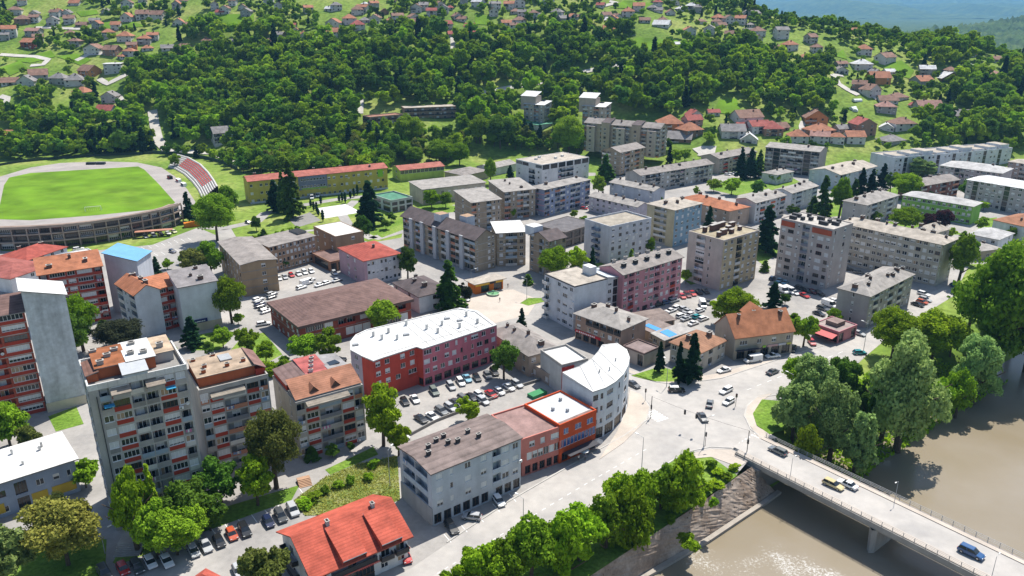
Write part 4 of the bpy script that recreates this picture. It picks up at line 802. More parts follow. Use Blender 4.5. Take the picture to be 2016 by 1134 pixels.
fr = block('apartment_tower', 'seven storey beige and yellow tower with cluttered brick chimneys on a flat roof', (1358,456), (1425,475), (1493,454), 19.2, (.52,.46,.41), '.9c1n.9', 'ww.3lwww', ('flat', roofm((.50,.43,.30)), .4), n=7, pm=[MW, DARK], wB=(.49,.40,.26))
for k, (x, y, w2, h2) in enumerate([(.2,.75,1.5,2),(.33,.35,3,2),(.42,.7,5,2.4),(.5,.3,1.8,1.6),(.6,.5,2,1.8),(.7,.8,4,1.8),(.78,.35,1.4,1.4),(.85,.65,3,1.8),(.15,.3,1.4,1.8),(.55,.85,2.4,2)]):
    b = MB(); b.box(-w2/2, w2/2, -.6, .6, 0, h2, 0); b.box(-w2/2-.1, w2/2+.1, -.7, .7, h2, h2+.12, 1); fr.put('chimney', b.mesh('chimney', [roofm((.16,.09,.07)), CONC]), x*fr.W, y*fr.D, 19.2, 0, fr.roof)
fr = block('apartment_tower', 'eight storey pinkish grey tower with orange panels under a crowded flat roof', (1539,430), (1641,453), (1679,440), 23, (.47,.42,.395), 'wWnlnWw', 'n.w.', ('flat', roofm((.48,.45,.41)), .3), n=8, pm=[paint((.2,.2,.24))], winvars=['plain', 'half', 'full', 'brown', 'low'])
for a, c in ((.02,.28),(.62,.98)): add(fr, 'orange_panel', -.02, -.002, 1-c, 1-a, 20.5, 22.5, wall((.42,.10,.05)))
for k, (x, y) in enumerate([(.2,.85),(.3,.7),(.5,.9),(.45,.6),(.7,.5),(.6,.3),(.3,.3),(.8,.2),(.5,.15),(.75,.75)]):
    b = MB(); w2 = [2.6,1.2,3.4,1.4][k % 4]; b.box(-.7, .7, -w2/2, w2/2, 0, 1.3, 0, 1); fr.put('rooftop_unit', b.mesh('rooftop_unit', [BLACKM, roofm((.12,.12,.13))]), x*fr.W, y*fr.D, 23, 0, fr.roof)
fr = block('apartment_slab', 'long six storey beige slab with ribbon windows right of the pinkish tower', (1655,437), (1856,480), (1881,468), 16.8, (.46,.43,.37), 'WWwWWWwWWWwWWWwWW', 'n..w', ('hip', rBE, 1.8), n=6, pm=pmM, chim=9, gh=3, slabs=wall((.50,.47,.42)), o=.8)
fr = block('apartment_block', 'four storey grey block with beige hip roof and brick chimneys near the river', (1650,566), (1713,582), (1801,539), 11.4, (.40,.385,.37), '.n.', 'wlwwlwlww', ('hip', rG, 2.4), n=4, pm=[MW, LB, CONC], chim=8)
fr = block('pink_pavilion', 'pink pavilion with flat brown roof and red awning by the river road', (1603,637), (1652,655), (1686,640), 3.8, (.50,.22,.25), 'SSS', 'S.S', ('flat', roofm((.36,.29,.27)), .3), n=1, cat='shop')
add(fr, 'raised_roof', .3, .75, .3, .75, 3.9, 5.2, roofm((.30,.22,.20))); fr.put('awning', slab_mesh(roof_polys('mxr', 3.2, fr.D*.95, 2.4, .8, 0), .08, [paint((.5,.08,.08)), paint((.4,.06,.06))], 'awning'), -3.3, .1, 0)
fr = block('corner_house', 'big old house with steep orange tiled roof and shop fronts on the river road', (1408,636), (1448,664), (1564,650), 7.6, (.45,.39,.31), '.n.', ['.15SS.2SSS.1', '.4W.6w.5w.5w'], ('gx', (.45,.19,.10), 5.2), n=2, gh=3.8, cat='house', chim=3, o=.4)
fr.put('shop_awning', slab_mesh(roof_polys('mb', fr.W*.4, 1.8, 3.2, .5, 0), .08, [paint((.02,.02,.05)), BLACKM], 'shop_awning'), .3, -1.9, 0)
for a, c, cc in ((.48,.53,(.3,.55,.05)), (.56,.74,(.55,.35,.35)), (.75,.88,(.55,.55,.58)), (.9,.97,(.5,.5,.1))): add(fr, 'shop_sign', a, c, -.02, -.004, 3.15, 3.75, paint(cc))
b = MB(); y2 = fr.D; b.quad([(-3.4,y2*.5,10.2),(0,y2*.5,13),(0,y2*1.15,13),(-3.4,y2*1.15,10.2)], 0); b.quad([(3.4,y2*.5,10.2),(3.4,y2*1.15,10.2),(0,y2*1.15,13),(0,y2*.5,13)], 0); b.quad([(-3.2,y2*.52,10.2),(3.2,y2*.52,10.2),(0,y2*.52,12.8)], 1); fr.put('cross_gable', b.mesh('cross_gable', [roofm((.45,.19,.10)), wall((.45,.39,.31))]), fr.W*.62, 0, 0)
block('small_villa', 'cream villa with terracotta hip roof behind two dark conifers at the junction', (1319,673), (1379,693), (1432,669), 6.4, (.52,.47,.40), 'ww.w', 'w.l.ww', ('hip', (.40,.215,.135), 2.6), n=2, cat='house', chim=2, pm=pmG)
fr = block('apartment_block', 'white six storey corner block with round balconies and beige flat roof', (1072,539), (1131,565), (1196,549), 15.2, (.64,.665,.69), 'b.wWw', '.', ('flat', roofm(rBE), .15, BLACKM), n=5, pm=[MW], gh=3.2)
fr2 = block('apartment_block', '', None, (1196,553), (1228,545), 14, (.64,.665,.69), '.', 'wgw', ('mxl', roofm((.5,.55,.6)), 1.5), D=11, n=5, root=fr.root)
add(fr, 'stair_head', .8, 1.0, .35, .6, 15.2, 18, wall(W_))
fr = block('apartment_block', 'pink five storey block with grey roof and a row of dark chimneys', (1181,524), (1227,540), (1343,505), 16, (.56,.27,.30), '.', ['SwwSwwwSw', 'wlw.5wWlwwlw'], ('gx', rGB, 1.8), n=6, pm=[wall((.42,.2,.22)), RED, CONCD], chim=0)
for k in range(5): x = (.12+.19*k)*fr.W; fr.put('chimney', chimney_mesh(1.6, 1.2, roofm((.05,.045,.045))), x, fr.D*.3, fr.zf(x, fr.D*.3), 0, fr.roof); fr.put('chimney', chimney_mesh(1.2, 1.2, CONC), x+1, fr.D*.8, fr.zf(x, fr.D*.8), 0, fr.roof)
fr = block('commercial_building', 'brown three storey building with red shop sign and grey hip roof', (1135,615), (1223,647), (1270,625), 8.8, (.36,.25,.19), ['SSSSSS', 'w.5wwwww', 'w.5lllll'], '.n.', ('hip', rG, 2), n=3, pm=[BLACKM], chim=4, o=.7)
s = add(fr, 'shop_sign', -.02, -.003, .42, .99, 2.55, 3.35, paint((.55,.02,.03)))
b = MB()
for k in range(9): b.box(-.03, 0, -k*.75-.5, -k*.75, 0, .45)
b.quad([(-.03,1.2,0),(-.03,.4,0),(-.03,.8,.5)]); fr.put('sign_lettering', b.mesh('sign_lettering', [WHITEM]), -.02*fr.W-.01, fr.D*.90, 2.72)
for nm, lb, L, F, R_, rc in (('market_shed', 'low market shed with brown roof and blue tarpaulin strip', (1258,644), (1291,657), (1320,641), (.27,.22,.20)), ('market_shed', 'low market shed with pale grey roof beside terracotta villa', (1291,657), (1308,669), (1356,647), (.42,.40,.38)), ('market_shed', 'long brown shed roof behind the blue tarpaulin', (1243,620), (1262,640), (1322,625), (.25,.20,.18))):
    fr = block(nm, lb, L, F, R_, 3.3, TAN, 'ww', 'SSS', ('mf', rc, .5), n=1, cat='market shed')
    if 'behind' not in lb: fr.put('tarpaulin', slab_mesh([[(0,0,0),(fr.W*.28,0,0),(fr.W*.28,fr.D*.8,.4),(0,fr.D*.8,.4)]], .03, [paint((.03,.25,.6)), paint((.03,.2,.5))], 'tarpaulin'), fr.W*.2, .3, 3.42)
block('kiosk_building', 'single storey flat roofed brown building beside lawn and slim conifer', (1228,681), (1268,698), (1296,684), 4.4, (.40,.34,.30), 'S.S', '.', ('flat', roofm((.27,.21,.20)), .35, roofm((.2,.14,.13))), n=1, cat='shop')
fr = block('kiosk', 'orange and yellow painted kiosk with beige roof beside the green fountain', (923,551), (936,560), (989,548), 4, (.60,.16,.02), '.', '.4S.2S', ('mb', rBE, .3), n=1, cat='kiosk', o=1)
add(fr, 'yellow_fascia', 0, 1, -.03, -.003, 3.0, 3.8, paint((.65,.38,.03))); add(fr, 'dark_sign', .5, .72, -.045, -.031, 3.05, 3.75, paint((.04,.02,.02)))
# --- at the foot of the hill
g1 = float(hill(35, 575))
def hb(name, label, L, F, R_, h, wc, A, B, roof, base_px, **k):
    g = G(*base_px).z; return block(name, label, L, F, R_, h, wc, A, B, roof, gz=g, **k)
for nm, L, F, R_, bp_ in (('left', (1025,199), (1071,207), (1089,195), 12), ('right', (1138,205), (1191,211), (1206,200), 13)):
    fr = block('apartment_tower', 'brick tower with white stepped roofs, %s of the twin towers below the wood' % nm, L, F, R_, 19.5, (.52,.43,.35), 'lwlw', 'wlw', ('mxr', MW, 2), gz=bp_, n=7, pm=pmM, W=12, D=17)
    shed(fr, 'upper_block', .1, .8, .45, 1.2, 15, 25, wall((.52,.43,.35)), MW, 3, 'r'); shed(fr, 'side_block', .8, 1.35, .3, .9, 0, 21, wall((.52,.43,.35)), roofm(rGB), 1, 'l')
hb('green_annex', 'low annex with green roof below the left twin tower', (1040,240), (1058,246), (1078,241), 4, W_, '.', 'ww', ('mf', (.12,.33,.22), .6), (1060,256), n=1, cat='annex')
fr = block('apartment_complex', 'brick terrace of stepped flats with dark roofs below the wood', (1150,241), (1300,253), (1326,245), 19, (.44,.36,.28), 'lw.6lwl.6lw.6lwl', 'wlw', ('gy', rGB, 2.6), gz=6, n=7, pm=pmM, slabs=CONC, chim=5, W=13)
for k in range(5): shed(fr, 'stepped_flat', -.16, .5, .04+k*.2, .15+k*.2, 0, 17+(k % 2)*3.2, wall((.44,.36,.28) if k % 2 else (.5,.44,.37)), roofm(rDK if k % 2 else rGB), 2, 'r')
for k in range(5):
    for z in range(6): fr.put('window', window_mesh(1.6, 1.4, 'plain' if (k+z) % 3 else 'dark'), -.165*fr.W-.02, (.115+k*.2)*fr.D, 1.2+z*2.8, -math.pi/2)
block('apartment_block', 'brick flats with light gable roofs in front of the stepped brick terrace', (1193,291), (1221,300), (1281,281), 14, (.38,.30,.22), 'lw', 'wlwlw', ('gx', rGB, 2.4), gz=1, n=5, pm=pmM, slabs=CONC, W=26, D=14)
fr = block('unfinished_building', 'unfinished brick and concrete shell, taller right half, at the wood edge', None, (796,213), (898,209), 12, (.36,.27,.22), '.', 'lllllll', ('flat', roofm(rBE), .1), gz=18, D=12, n=4, cat='building shell', pm=[DARK])
block('unfinished_building', 'unfinished building shell with red brick debris on its open top', None, (728,232), (794,226), 11, (.36,.25,.2), 'l', 'lllll', ('flat', roofm((.38,.2,.14)), .6), gz=15, D=11, n=4, cat='building shell', pm=[DARK])
block('kiosk_roof', 'small red hip roof of a low building at the bottom edge beside the parking', (375,1142), (405,1170), (435,1138), 3, W_, 'w', 'w', ('hip', (.48,.11,.08), 1.4), n=1, cat='house')

# ------------------------------------------------------------------ stadium
sheet('running_track', [(-60,450),(-40,380),(0,348),(60,330),(120,321),(200,318),(270,320),(318,330),(345,348),(368,372),(385,398),(372,420),(250,450),(60,470)], SOIL, .10)
sheet('football_pitch', [(-6,432),(8,365),(18,350),(60,341),(272,328),(284,334),(312,362),(345,399),(330,410),(180,425),(60,434)], PITCHM, .14)
gl = MB()
c = U(184,416); ang = math.atan2((U(200,414)-U(165,417)).y, (U(200,414)-U(165,417)).x)
for x in (-3.7, 3.7): gl.bar((x,0,0), (x,0,2.5), .12); gl.bar((x,1.8,0), (x,.6,2.4), .04)
gl.bar((-3.7,0,2.5), (3.7,0,2.5), .12); gl.bar((-3.7,1.8,.05), (3.7,1.8,.05), .04)
for k in range(9): gl.bar((-3.7+k*.92,.6,2.4), (-3.7+k*.92,1.8,.05), .02, 0, 4)
tag(link('football_goal', gl.mesh('football_goal', [WHITEM]), None, c, ang), 'white goal frame on the near side of the stadium pitch', 'goal')
# curved grandstand: three tiers of bays behind columns
OUT = [U(*q) for q in [(-60,500),(0,494),(60,492),(130,487),(190,480),(240,472),(285,463),(320,455),(346,447),(362,440)]]
st = link('grandstand', None, None, OUT[4], 0); tag(st, 'curved three tier concrete grandstand backing the stadium', 'grandstand')
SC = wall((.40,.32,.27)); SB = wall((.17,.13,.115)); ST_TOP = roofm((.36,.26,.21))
BAYP = []
for a, c2 in zip(OUT[:-1], OUT[1:]):
    nb = max(1, round((c2-a).length/5.5)); BAYP += [a.lerp(c2, k/nb) for k in range(nb)]
BAYP.append(OUT[-1])
def inw(i, d):
    t_ = (BAYP[min(i+1, len(BAYP)-1)]-BAYP[max(i-1, 0)]).normalized(); return BAYP[i]+Vector((-t_.y, t_.x, 0))*d-OUT[4]
def curved(nm, d0, d1, z0, z1, m, z1b=None):
    b = MB()
    for i in range(len(BAYP)-1):
        p = [inw(i, d0), inw(i+1, d0), inw(i+1, d1), inw(i, d1)]; zt = [z1, z1, z1b or z1, z1b or z1]
        lo = [(q.x, q.y, z0) for q in p]; hi = [(q.x, q.y, z) for q, z in zip(p, zt)]
        b.quad(hi); b.quad([lo[0], lo[1], hi[1], hi[0]]); b.quad([lo[3], lo[2], hi[2], hi[3]]); b.quad(lo)
    return link(nm, b.mesh(nm, [m]), st)
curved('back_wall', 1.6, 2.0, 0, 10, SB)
for z in (3.1, 6.4): curved('floor_slab', -.1, 1.6, z, z+.55, SC)
curved('parapet', -.1, .25, 9.3, 10.4, SC); curved('top_walkway', .25, 5, 9.4, 9.6, ST_TOP)
for k in range(6): curved('terrace_step', 5+k*1.3, 6.3+k*1.3, 0, 9.4-k*1.45, SC)
cb = MB(); cb.box(-.22, .22, -.22, .3, 0, 9.4); cb = cb.mesh('column', [SC])
for i in range(len(BAYP)):
    p = inw(i, .05); t_ = BAYP[min(i+1, len(BAYP)-1)]-BAYP[max(i-1, 0)]; link('column', cb, st, p, math.atan2(t_.y, t_.x))
    if i < len(BAYP)-1:
        a = inw(i, 1.55); d_ = inw(i+1, 1.55); L_ = (d_-a).length; an = math.atan2(d_.y-a.y, d_.x-a.x)
        for fl in range(3):
            link('window', window_mesh(round(L_*.8, 1), 1.7 if fl else 2.2, random.choice(['dark', 'plain', 'half', 'dark'])), st, (a.x+(d_.x-a.x)*.1, a.y+(d_.y-a.y)*.1, .4+3.4*fl), an)
for k in (16, 20): 
    if k < len(BAYP): pass
# spectator terraces with red seats on the far curve
IN = [(331,330),(345,334),(362,344),(378,359),(390,375),(398,392)]; OT = [(352,315),(374,321),(398,335),(413,351),(424,367),(431,380)]
tr = link('seating_terrace', None, None, U(378,359), 0); tag(tr, 'curved seating terrace with red and white seat rows beside the running track', 'seating')
o_ = U(378,359); NR = 8; SEATR = paint((.5,.05,.04)); SEATW = paint((.62,.60,.57))
I_ = [U(*q) for q in IN]; O_ = [U(*q) for q in OT]
for r_ in range(NR):
    for s0 in range(len(I_)-1):
        b = MB(); f0_, f1_ = r_/NR, (r_+1)/NR; z = .5+r_*.5; P = [I_[s0].lerp(O_[s0], f0_)-o_, I_[s0+1].lerp(O_[s0+1], f0_)-o_, I_[s0+1].lerp(O_[s0+1], f1_)-o_, I_[s0].lerp(O_[s0], f1_)-o_]
        b.quad([(q.x,q.y,z) for q in P], 0); b.quad([(P[0].x,P[0].y,0),(P[1].x,P[1].y,0),(P[1].x,P[1].y,z),(P[0].x,P[0].y,z)], 1); b.quad([(P[3].x,P[3].y,z),(P[2].x,P[2].y,z),(P[2].x,P[2].y,0),(P[3].x,P[3].y,0)], 1)
        link('terrace_step', b.mesh('terrace_step', [CONC, CONC]), tr)
        b = MB(); m0, m1 = (P[0]*.7+P[3]*.3), (P[1]*.7+P[2]*.3); m2, m3 = (P[1]*.35+P[2]*.65), (P[0]*.35+P[3]*.65)
        b.quad([(m0.x,m0.y,z+.35),(m1.x,m1.y,z+.35),(m2.x,m2.y,z+.35),(m3.x,m3.y,z+.35)]); b.quad([(m0.x,m0.y,z),(m1.x,m1.y,z),(m1.x,m1.y,z+.35),(m0.x,m0.y,z+.35)])
        link('seat_row', b.mesh('seat_row', [SEATR if (1 <= s0 <= 3 and 1 < r_ < 7) else SEATW]), tr)
# boundary wall round the ground, dugouts, canopy over shops, orange ramp
def wall_line(name, label, pts, h, th_, m, cat, drape=False):
    P = [G(*q) if drape else U(*q) for q in pts]; b = MB(); o = P[0]
    for a, c2 in zip(P[:-1], P[1:]):
        t_ = (c2-a); t_.z = 0; t_.normalize(); s = Vector((-t_.y, t_.x, 0))*th_/2; q = [a+s-o, a-s-o, c2-s-o, c2+s-o]
        i = len(b.v); b.v += [(p.x,p.y,p.z-.5) for p in q]+[(p.x,p.y,p.z+h) for p in q]; b.f += [(i+4,i+5,i+6,i+7),(i,i+1,i+5,i+4),(i+1,i+2,i+6,i+5),(i+2,i+3,i+7,i+6),(i+3,i,i+4,i+7)]; b.m += [0]*5
    return tag(link(name, b.mesh(name, [m]), None, o), label, cat)
wall_line('perimeter_wall', 'dark green perimeter wall curving round the stadium bank', [(300,302),(350,305),(400,312),(440,322),(468,335)], 2.2, .3, wall((.06,.10,.07)), 'wall', True)
wall_line('perimeter_wall', 'long dark fence behind the stadium track under the pines', [(-40,333),(40,320),(120,312),(220,306),(300,303)], 1.6, .3, wall((.05,.07,.05)), 'fence', True)
for k, (x, y) in enumerate(((335,352),(352,358),(362,366))):
    b = MB(); b.box(-2.5,2.5,-1,1,0,1.9,0); b.box(-2.2,2.2,-1.05,-.2,.4,1.6,1); tag(link('dugout', b.mesh('dugout', [[DARK,WHITEM,WHITEM][k], [RED,RED,DARK][k]]), None, U(x, y), -.9), ['dark team shelter beside the track, farthest of the three','red and white team shelter beside the track, middle of the three','white team shelter beside the track, nearest of the three'][k], 'dugout')
b = MB(); b.box(-3,3,-1.2,1.2,0,1.6); b.box(3.6,9,-1.2,1.2,0,1.6); tag(link('stored_mats', b.mesh('stored_mats', [mat('tarp_dark', (.04,.045,.06), .7, .3)]), None, U(180,324), .05), 'dark covered mats lying on the far side of the track', 'mats')
b = MB(); b.box(-3.5,3.5,-1.5,1.5,0,2.2); b.quad([(-3.5,-1.5,2.2),(3.5,-1.5,2.2),(3.5,-1.5,3.2)]); tag(link('ramp_wall', b.mesh('ramp_wall', [wall((.62,.2,.02))]), None, U(378,446), .5), 'bright orange ramp wall at the end of the grandstand', 'wall')
b = MB(); b.box(0,16,-3,0,2.8,3.05); 
for k in range(4): b.bar((k*5+.4,-2.8,0),(k*5+.4,-2.8,2.8),.08)
tag(link('shop_canopy', b.mesh('shop_canopy', [wall((.45,.22,.15))]), None, U(268,467), .30), 'terracotta canopy along the foot of the grandstand', 'canopy')

# ------------------------------------------------------------------ hillside houses
HC = {'or': (.45,.20,.12), 'br': (.31,.185,.14), 'gy': (.27,.255,.25), 'w': (.66,.66,.66), 'red': (.40,.12,.10), 'pk': (.42,.24,.20)}
WC = {'w': (.62,.61,.59), 'gy': (.40,.39,.38), 'br': (.33,.21,.15), 'or': (.55,.25,.10), 'pk': (.52,.33,.30), 'red': (.34,.10,.07)}
RN = {'or': 'orange tiled', 'br': 'brown tiled', 'gy': 'grey', 'w': 'white metal', 'red': 'red tiled', 'pk': 'faded pink'}
WN = {'w': 'white', 'gy': 'grey', 'br': 'brown brick', 'or': 'orange', 'pk': 'pink', 'red': 'dark red'}
HZ = [
 ((0,0), 'on the upper left hillside', "120,120,11,2,br,w 265,125,8,1,gy,w 430,120,13,1,or,w 520,120,8,1,gy,w 180,195,13,2,br,br 265,180,9,2,br,w 80,300,11,3,or,w 415,200,10,2,gy,w 545,190,9,2,br,w 635,215,9,1,br,pk 545,280,8,1,br,br 250,290,12,2,pk,gy 305,335,8,2,br,w 210,380,12,2,or,red 30,320,9,2,gy,gy 910,240,8,2,or,w 865,300,10,2,or,w 975,330,12,2,or,w 1130,350,11,2,or,gy 820,110,7,1,gy,gy 1120,155,11,2,br,w 1225,160,12,2,br,w 720,430,13,2,br,w 580,370,10,2,br,gy 860,440,12,2,br,br 1010,450,10,2,or,w 945,465,6,1,or,w 1040,400,8,2,br,or 1160,400,9,1,or,w 1320,400,10,1,gy,w 1430,385,9,1,br,w 1450,440,17,1,or,or 1620,340,8,1,br,w 1690,75,7,2,gy,w 1765,110,8,2,br,w 1905,75,7,1,br,w 1790,350,9,1,gy,w"),
 ((0,0), 'in the hamlet above the stadium pines', "890,580,13,3,w,w 660,605,14,2,br,or 310,640,13,2,br,gy 450,665,13,2,gy,gy 80,670,12,1,br,w 205,690,13,2,gy,w 585,680,14,2,gy,w 620,775,13,2,or,w 855,810,11,2,gy,w 815,920,13,2,red,w 150,890,11,1,gy,gy 35,1115,12,2,or,br 525,890,7,1,w,w 1765,1130,13,3,gy,w"),
 ((504,0), 'on the hillside above the central wood', "100,40,9,2,br,w 570,90,8,1,w,w 640,85,9,2,gy,w 1070,20,8,1,or,w 850,50,6,1,w,w 800,120,11,2,br,w 1010,115,8,1,br,br 1120,170,10,2,br,w 1255,155,10,1,br,w 1380,130,9,2,red,w 1470,110,10,2,gy,w 1520,80,6,1,red,w 1730,60,10,2,w,w 1870,130,8,2,or,w 1985,75,9,2,or,w 1890,75,8,2,gy,w 1975,200,9,1,or,w 290,280,9,2,or,w 390,335,12,2,or,w 170,320,9,2,gy,gy 110,345,8,1,br,w 600,225,12,2,or,w 600,300,10,2,or,w 710,310,11,2,br,w 745,190,11,2,or,w 810,240,11,2,red,w 930,185,9,2,br,w 860,180,9,1,gy,w 1050,180,8,1,or,w 1510,215,9,1,red,br 1560,290,10,1,red,w 1670,255,9,2,red,w 1700,275,8,1,red,w 1320,85,8,2,gy,w 1610,170,8,1,br,w"),
 ((1008,0), 'near the hill crest right of the wood', "60,60,10,2,gy,w 30,110,9,1,br,w 75,140,7,2,gy,w 50,205,11,2,br,w 205,140,7,1,gy,gy 490,155,9,1,or,w 420,165,9,1,gy,gy 345,140,10,2,gy,w 690,60,7,1,red,w 910,135,11,2,or,w 840,155,8,1,br,w 1095,80,8,1,gy,w 1150,100,7,1,gy,w 1270,40,11,1,gy,w 1410,90,9,2,w,gy 1340,90,9,1,w,w 1250,120,8,1,br,w 1045,180,9,1,br,w 1165,215,14,1,w,w 1180,175,8,1,br,w 770,250,11,1,or,w 765,180,9,1,w,w 660,290,7,1,br,w 1400,285,10,2,or,w 1545,270,9,2,gy,w 1610,190,9,1,br,w 1490,190,9,1,br,w 1710,190,8,2,br,w 1250,420,10,1,br,w 1320,370,8,1,w,w 1925,150,9,2,gy,w 1950,290,11,2,br,w 1930,350,8,2,br,w 1885,215,6,1,gy,w"),
 ((1008,0), 'between flats and hill meadow', "1255,1030,17,2,or,or 1440,1000,12,2,red,pk 1435,1080,14,2,or,br 1880,980,19,2,br,w 1740,1090,16,2,gy,w 1840,1030,11,1,red,w 1960,1050,14,2,red,w 1590,910,8,1,red,w 1310,1120,16,1,gy,br 1860,1125,11,1,w,w 1450,930,10,1,red,w"),
 ((1512,0), 'scattered on the right hillside', "115,310,11,3,gy,w 100,405,9,1,br,w 195,400,11,2,or,w 360,340,9,2,br,gy 390,420,8,2,br,w 300,500,10,2,or,br 580,580,10,1,gy,w 590,525,9,1,br,w 760,435,11,2,or,w 750,555,14,2,w,w 960,500,14,2,br,w 860,590,7,1,gy,w 970,590,8,1,w,w 1160,385,8,1,or,w 885,665,15,2,or,or 710,715,10,2,br,br 840,760,12,2,br,w 1250,595,11,2,w,gy 1245,690,13,2,or,gy 1440,640,15,1,w,br 1455,575,9,1,br,w 700,260,9,1,or,w 1615,450,8,1,red,w 1580,535,7,1,w,w 1810,620,17,1,pk,w 1815,490,9,1,br,w 950,815,13,1,br,w 1050,790,14,1,br,w 930,895,13,2,pk,gy 1170,855,6,1,red,w 1285,920,17,2,pk,gy 1440,900,9,1,or,w 1540,940,14,1,gy,w"),
 ((1512,0), 'in the lane above the terrace', "380,985,15,2,br,or 440,1085,17,2,or,br 770,1070,14,3,red,br 1080,1030,15,2,br,w 600,1040,9,1,gy,gy 930,1030,9,1,w,w 245,1130,12,2,or,w 45,1070,13,2,red,br 120,1030,11,1,br,br 540,1134,9,2,or,w 690,1134,12,2,or,w 400,1130,12,2,pk,w 1010,1134,16,1,gy,gy"),
]
ORD = ['leftmost','2nd','3rd']+['%dth' % k for k in range(4, 80)]
def ordn(k): return 'first' if k == 0 else ORD[k] if k < 3 else '%d%s' % (k+1, {1:'st',2:'nd',3:'rd'}.get((k+1) % 10, 'th') if (k+1)//10 != 1 else 'th')
HOUSES = []
_r = random.Random(21); _ex = []
for _k in range(400):
    _x, _y = _r.uniform(5, 1480), _r.uniform(6, 62)*(1 if _r.random() < .75 else 1.4)
    if _x > 1150 and _y < (_x-1150)*.06+4: continue
    if all(abs(_x-q[0])+2.2*abs(_y-q[1]) > 30 for q in _ex) and len(_ex) < 46: _ex.append((_x, _y))
HZ.append(((0,0), 'near the top edge', ' '.join('%d,%d,%d,%d,%s,%s' % (q[0]*3.992, q[1]*3.992, _r.randint(7, 10), _r.choice([1,2,2]), _r.choice(['or','br','br','gy','or','red']), _r.choice(['w','w','w','gy'])) for q in _ex)))
for off, where, data in HZ:
    hl = []
    for t_ in data.split():
        a = t_.split(','); hl.append((off[0]+int(a[0])/3.992, off[1]+int(a[1])/3.992, float(a[2]), int(a[3]), a[4], a[5]))
    cnt = {}
    for q in sorted(hl): cnt.setdefault((q[4], q[5]), []).append(q)
    for (px, py, wm_, fl, rc, wc) in hl:
        rng = random.Random(px*7+py); same = cnt[(rc, wc)]; k = same.index((px, py, wm_, fl, rc, wc))
        lb = '%s house, %s roof, %s' % (WN[wc], RN[rc], where)
        if len(same) > 1: lb += ', %s from left' % ordn(k)
        g = G(px, py); HOUSES.append((g.x, g.y, wm_)); h_ = 2.75*fl+.3; W2 = wm_*1.02; D2 = W2*rng.uniform(.7, .95)
        yaw = rng.choice([rng.uniform(-.5,.5), rng.uniform(-.25,.6)]); root = link('hillside_house', None, None, (g.x, g.y, g.z-.4), yaw); tag(root, lb, 'house', 'houses '+where)
        F_ = Frame((g.x, g.y, g.z-.4), yaw, root); fr = F_; ox, oy = -W2/2, 0
        F_.o = F_.w(ox, oy); F_.o.z = g.z-.4
        mb = MB(); n_ = fl; pat = rng.choice(['w.w', 'wlw', 'ww', 'lw', 'w.ww'] if W2 > 8 else ['w.w', 'ww'])
        facade(F_, mb, 0, 0, 0, W2, h_, n_, [pat], rng, [MW, CONC, BLACKM], winvars=['plain', 'brown', 'half'])
        facade(F_, mb, 0, D2, -math.pi/2, D2, h_, n_, [rng.choice(['w.', 'ww', '.w'])], rng, [MW], winvars=['plain', 'brown'])
        facade(F_, mb, W2, 0, math.pi/2, D2, h_, n_, [rng.choice(['w.', '.', '.w'])], rng, [MW], winvars=['plain', 'brown'])
        mb.quad([(W2,D2,0),(0,D2,0),(0,D2,h_),(W2,D2,h_)]); mb.box(-.1, W2+.1, -.1, D2+.1, -2.5, .05)
        kind = 'gx' if rng.random() < .45 else ('gy' if rng.random() < .55 else 'hip'); rh = (D2 if kind == 'gx' else W2 if kind == 'gy' else min(W2, D2))*rng.uniform(.26,.36); o2 = .6
        if rc == 'w' and fl == 3: kind, rh = 'hip', .5
        if kind == 'gx':
            for xx in (0, W2): mb.quad([(xx,0,h_),(xx,D2,h_),(xx,D2/2,h_+rh-.1)])
        elif kind == 'gy':
            for yy in (0, D2): mb.quad([(0,yy,h_),(W2,yy,h_),(W2/2,yy,h_+rh-.1)])
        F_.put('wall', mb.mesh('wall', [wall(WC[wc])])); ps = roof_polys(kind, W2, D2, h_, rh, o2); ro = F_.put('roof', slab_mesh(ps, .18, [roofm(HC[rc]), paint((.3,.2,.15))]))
        cx, cy = W2*rng.uniform(.25,.75), D2*rng.uniform(.35,.7); F_.put('chimney', chimney_mesh(.9, .9, roofm((.35,.2,.15))), cx, cy, roof_z(ps, cx, cy), 0, ro)
# polytunnels on the slope
b = MB(); N = 8
for i in range(N):
    a0, a1 = math.pi*i/N, math.pi*(i+1)/N; b.quad([(0,math.cos(a0)*2,math.sin(a0)*2),(0,math.cos(a1)*2,math.sin(a1)*2),(7,math.cos(a1)*2,math.sin(a1)*2),(7,math.cos(a0)*2,math.sin(a0)*2)])
for x in (0, 7): b.quad([(x,math.cos(math.pi*i/N)*2,math.sin(math.pi*i/N)*2) for i in range(N+1)])
gm = b.mesh('polytunnel', [mat('polythene', (.7,.73,.7), .5, .1)])
for k, (x, y) in enumerate(((1679,200),(1674,216),(1683,220))): tag(link('polytunnel', gm, None, G(x, y), .3+k*.4), ['white polytunnel in the right hillside meadow, highest of three', 'white polytunnel in the meadow, lower left of three', 'white polytunnel in the meadow, lowest of three'][k], 'greenhouse')

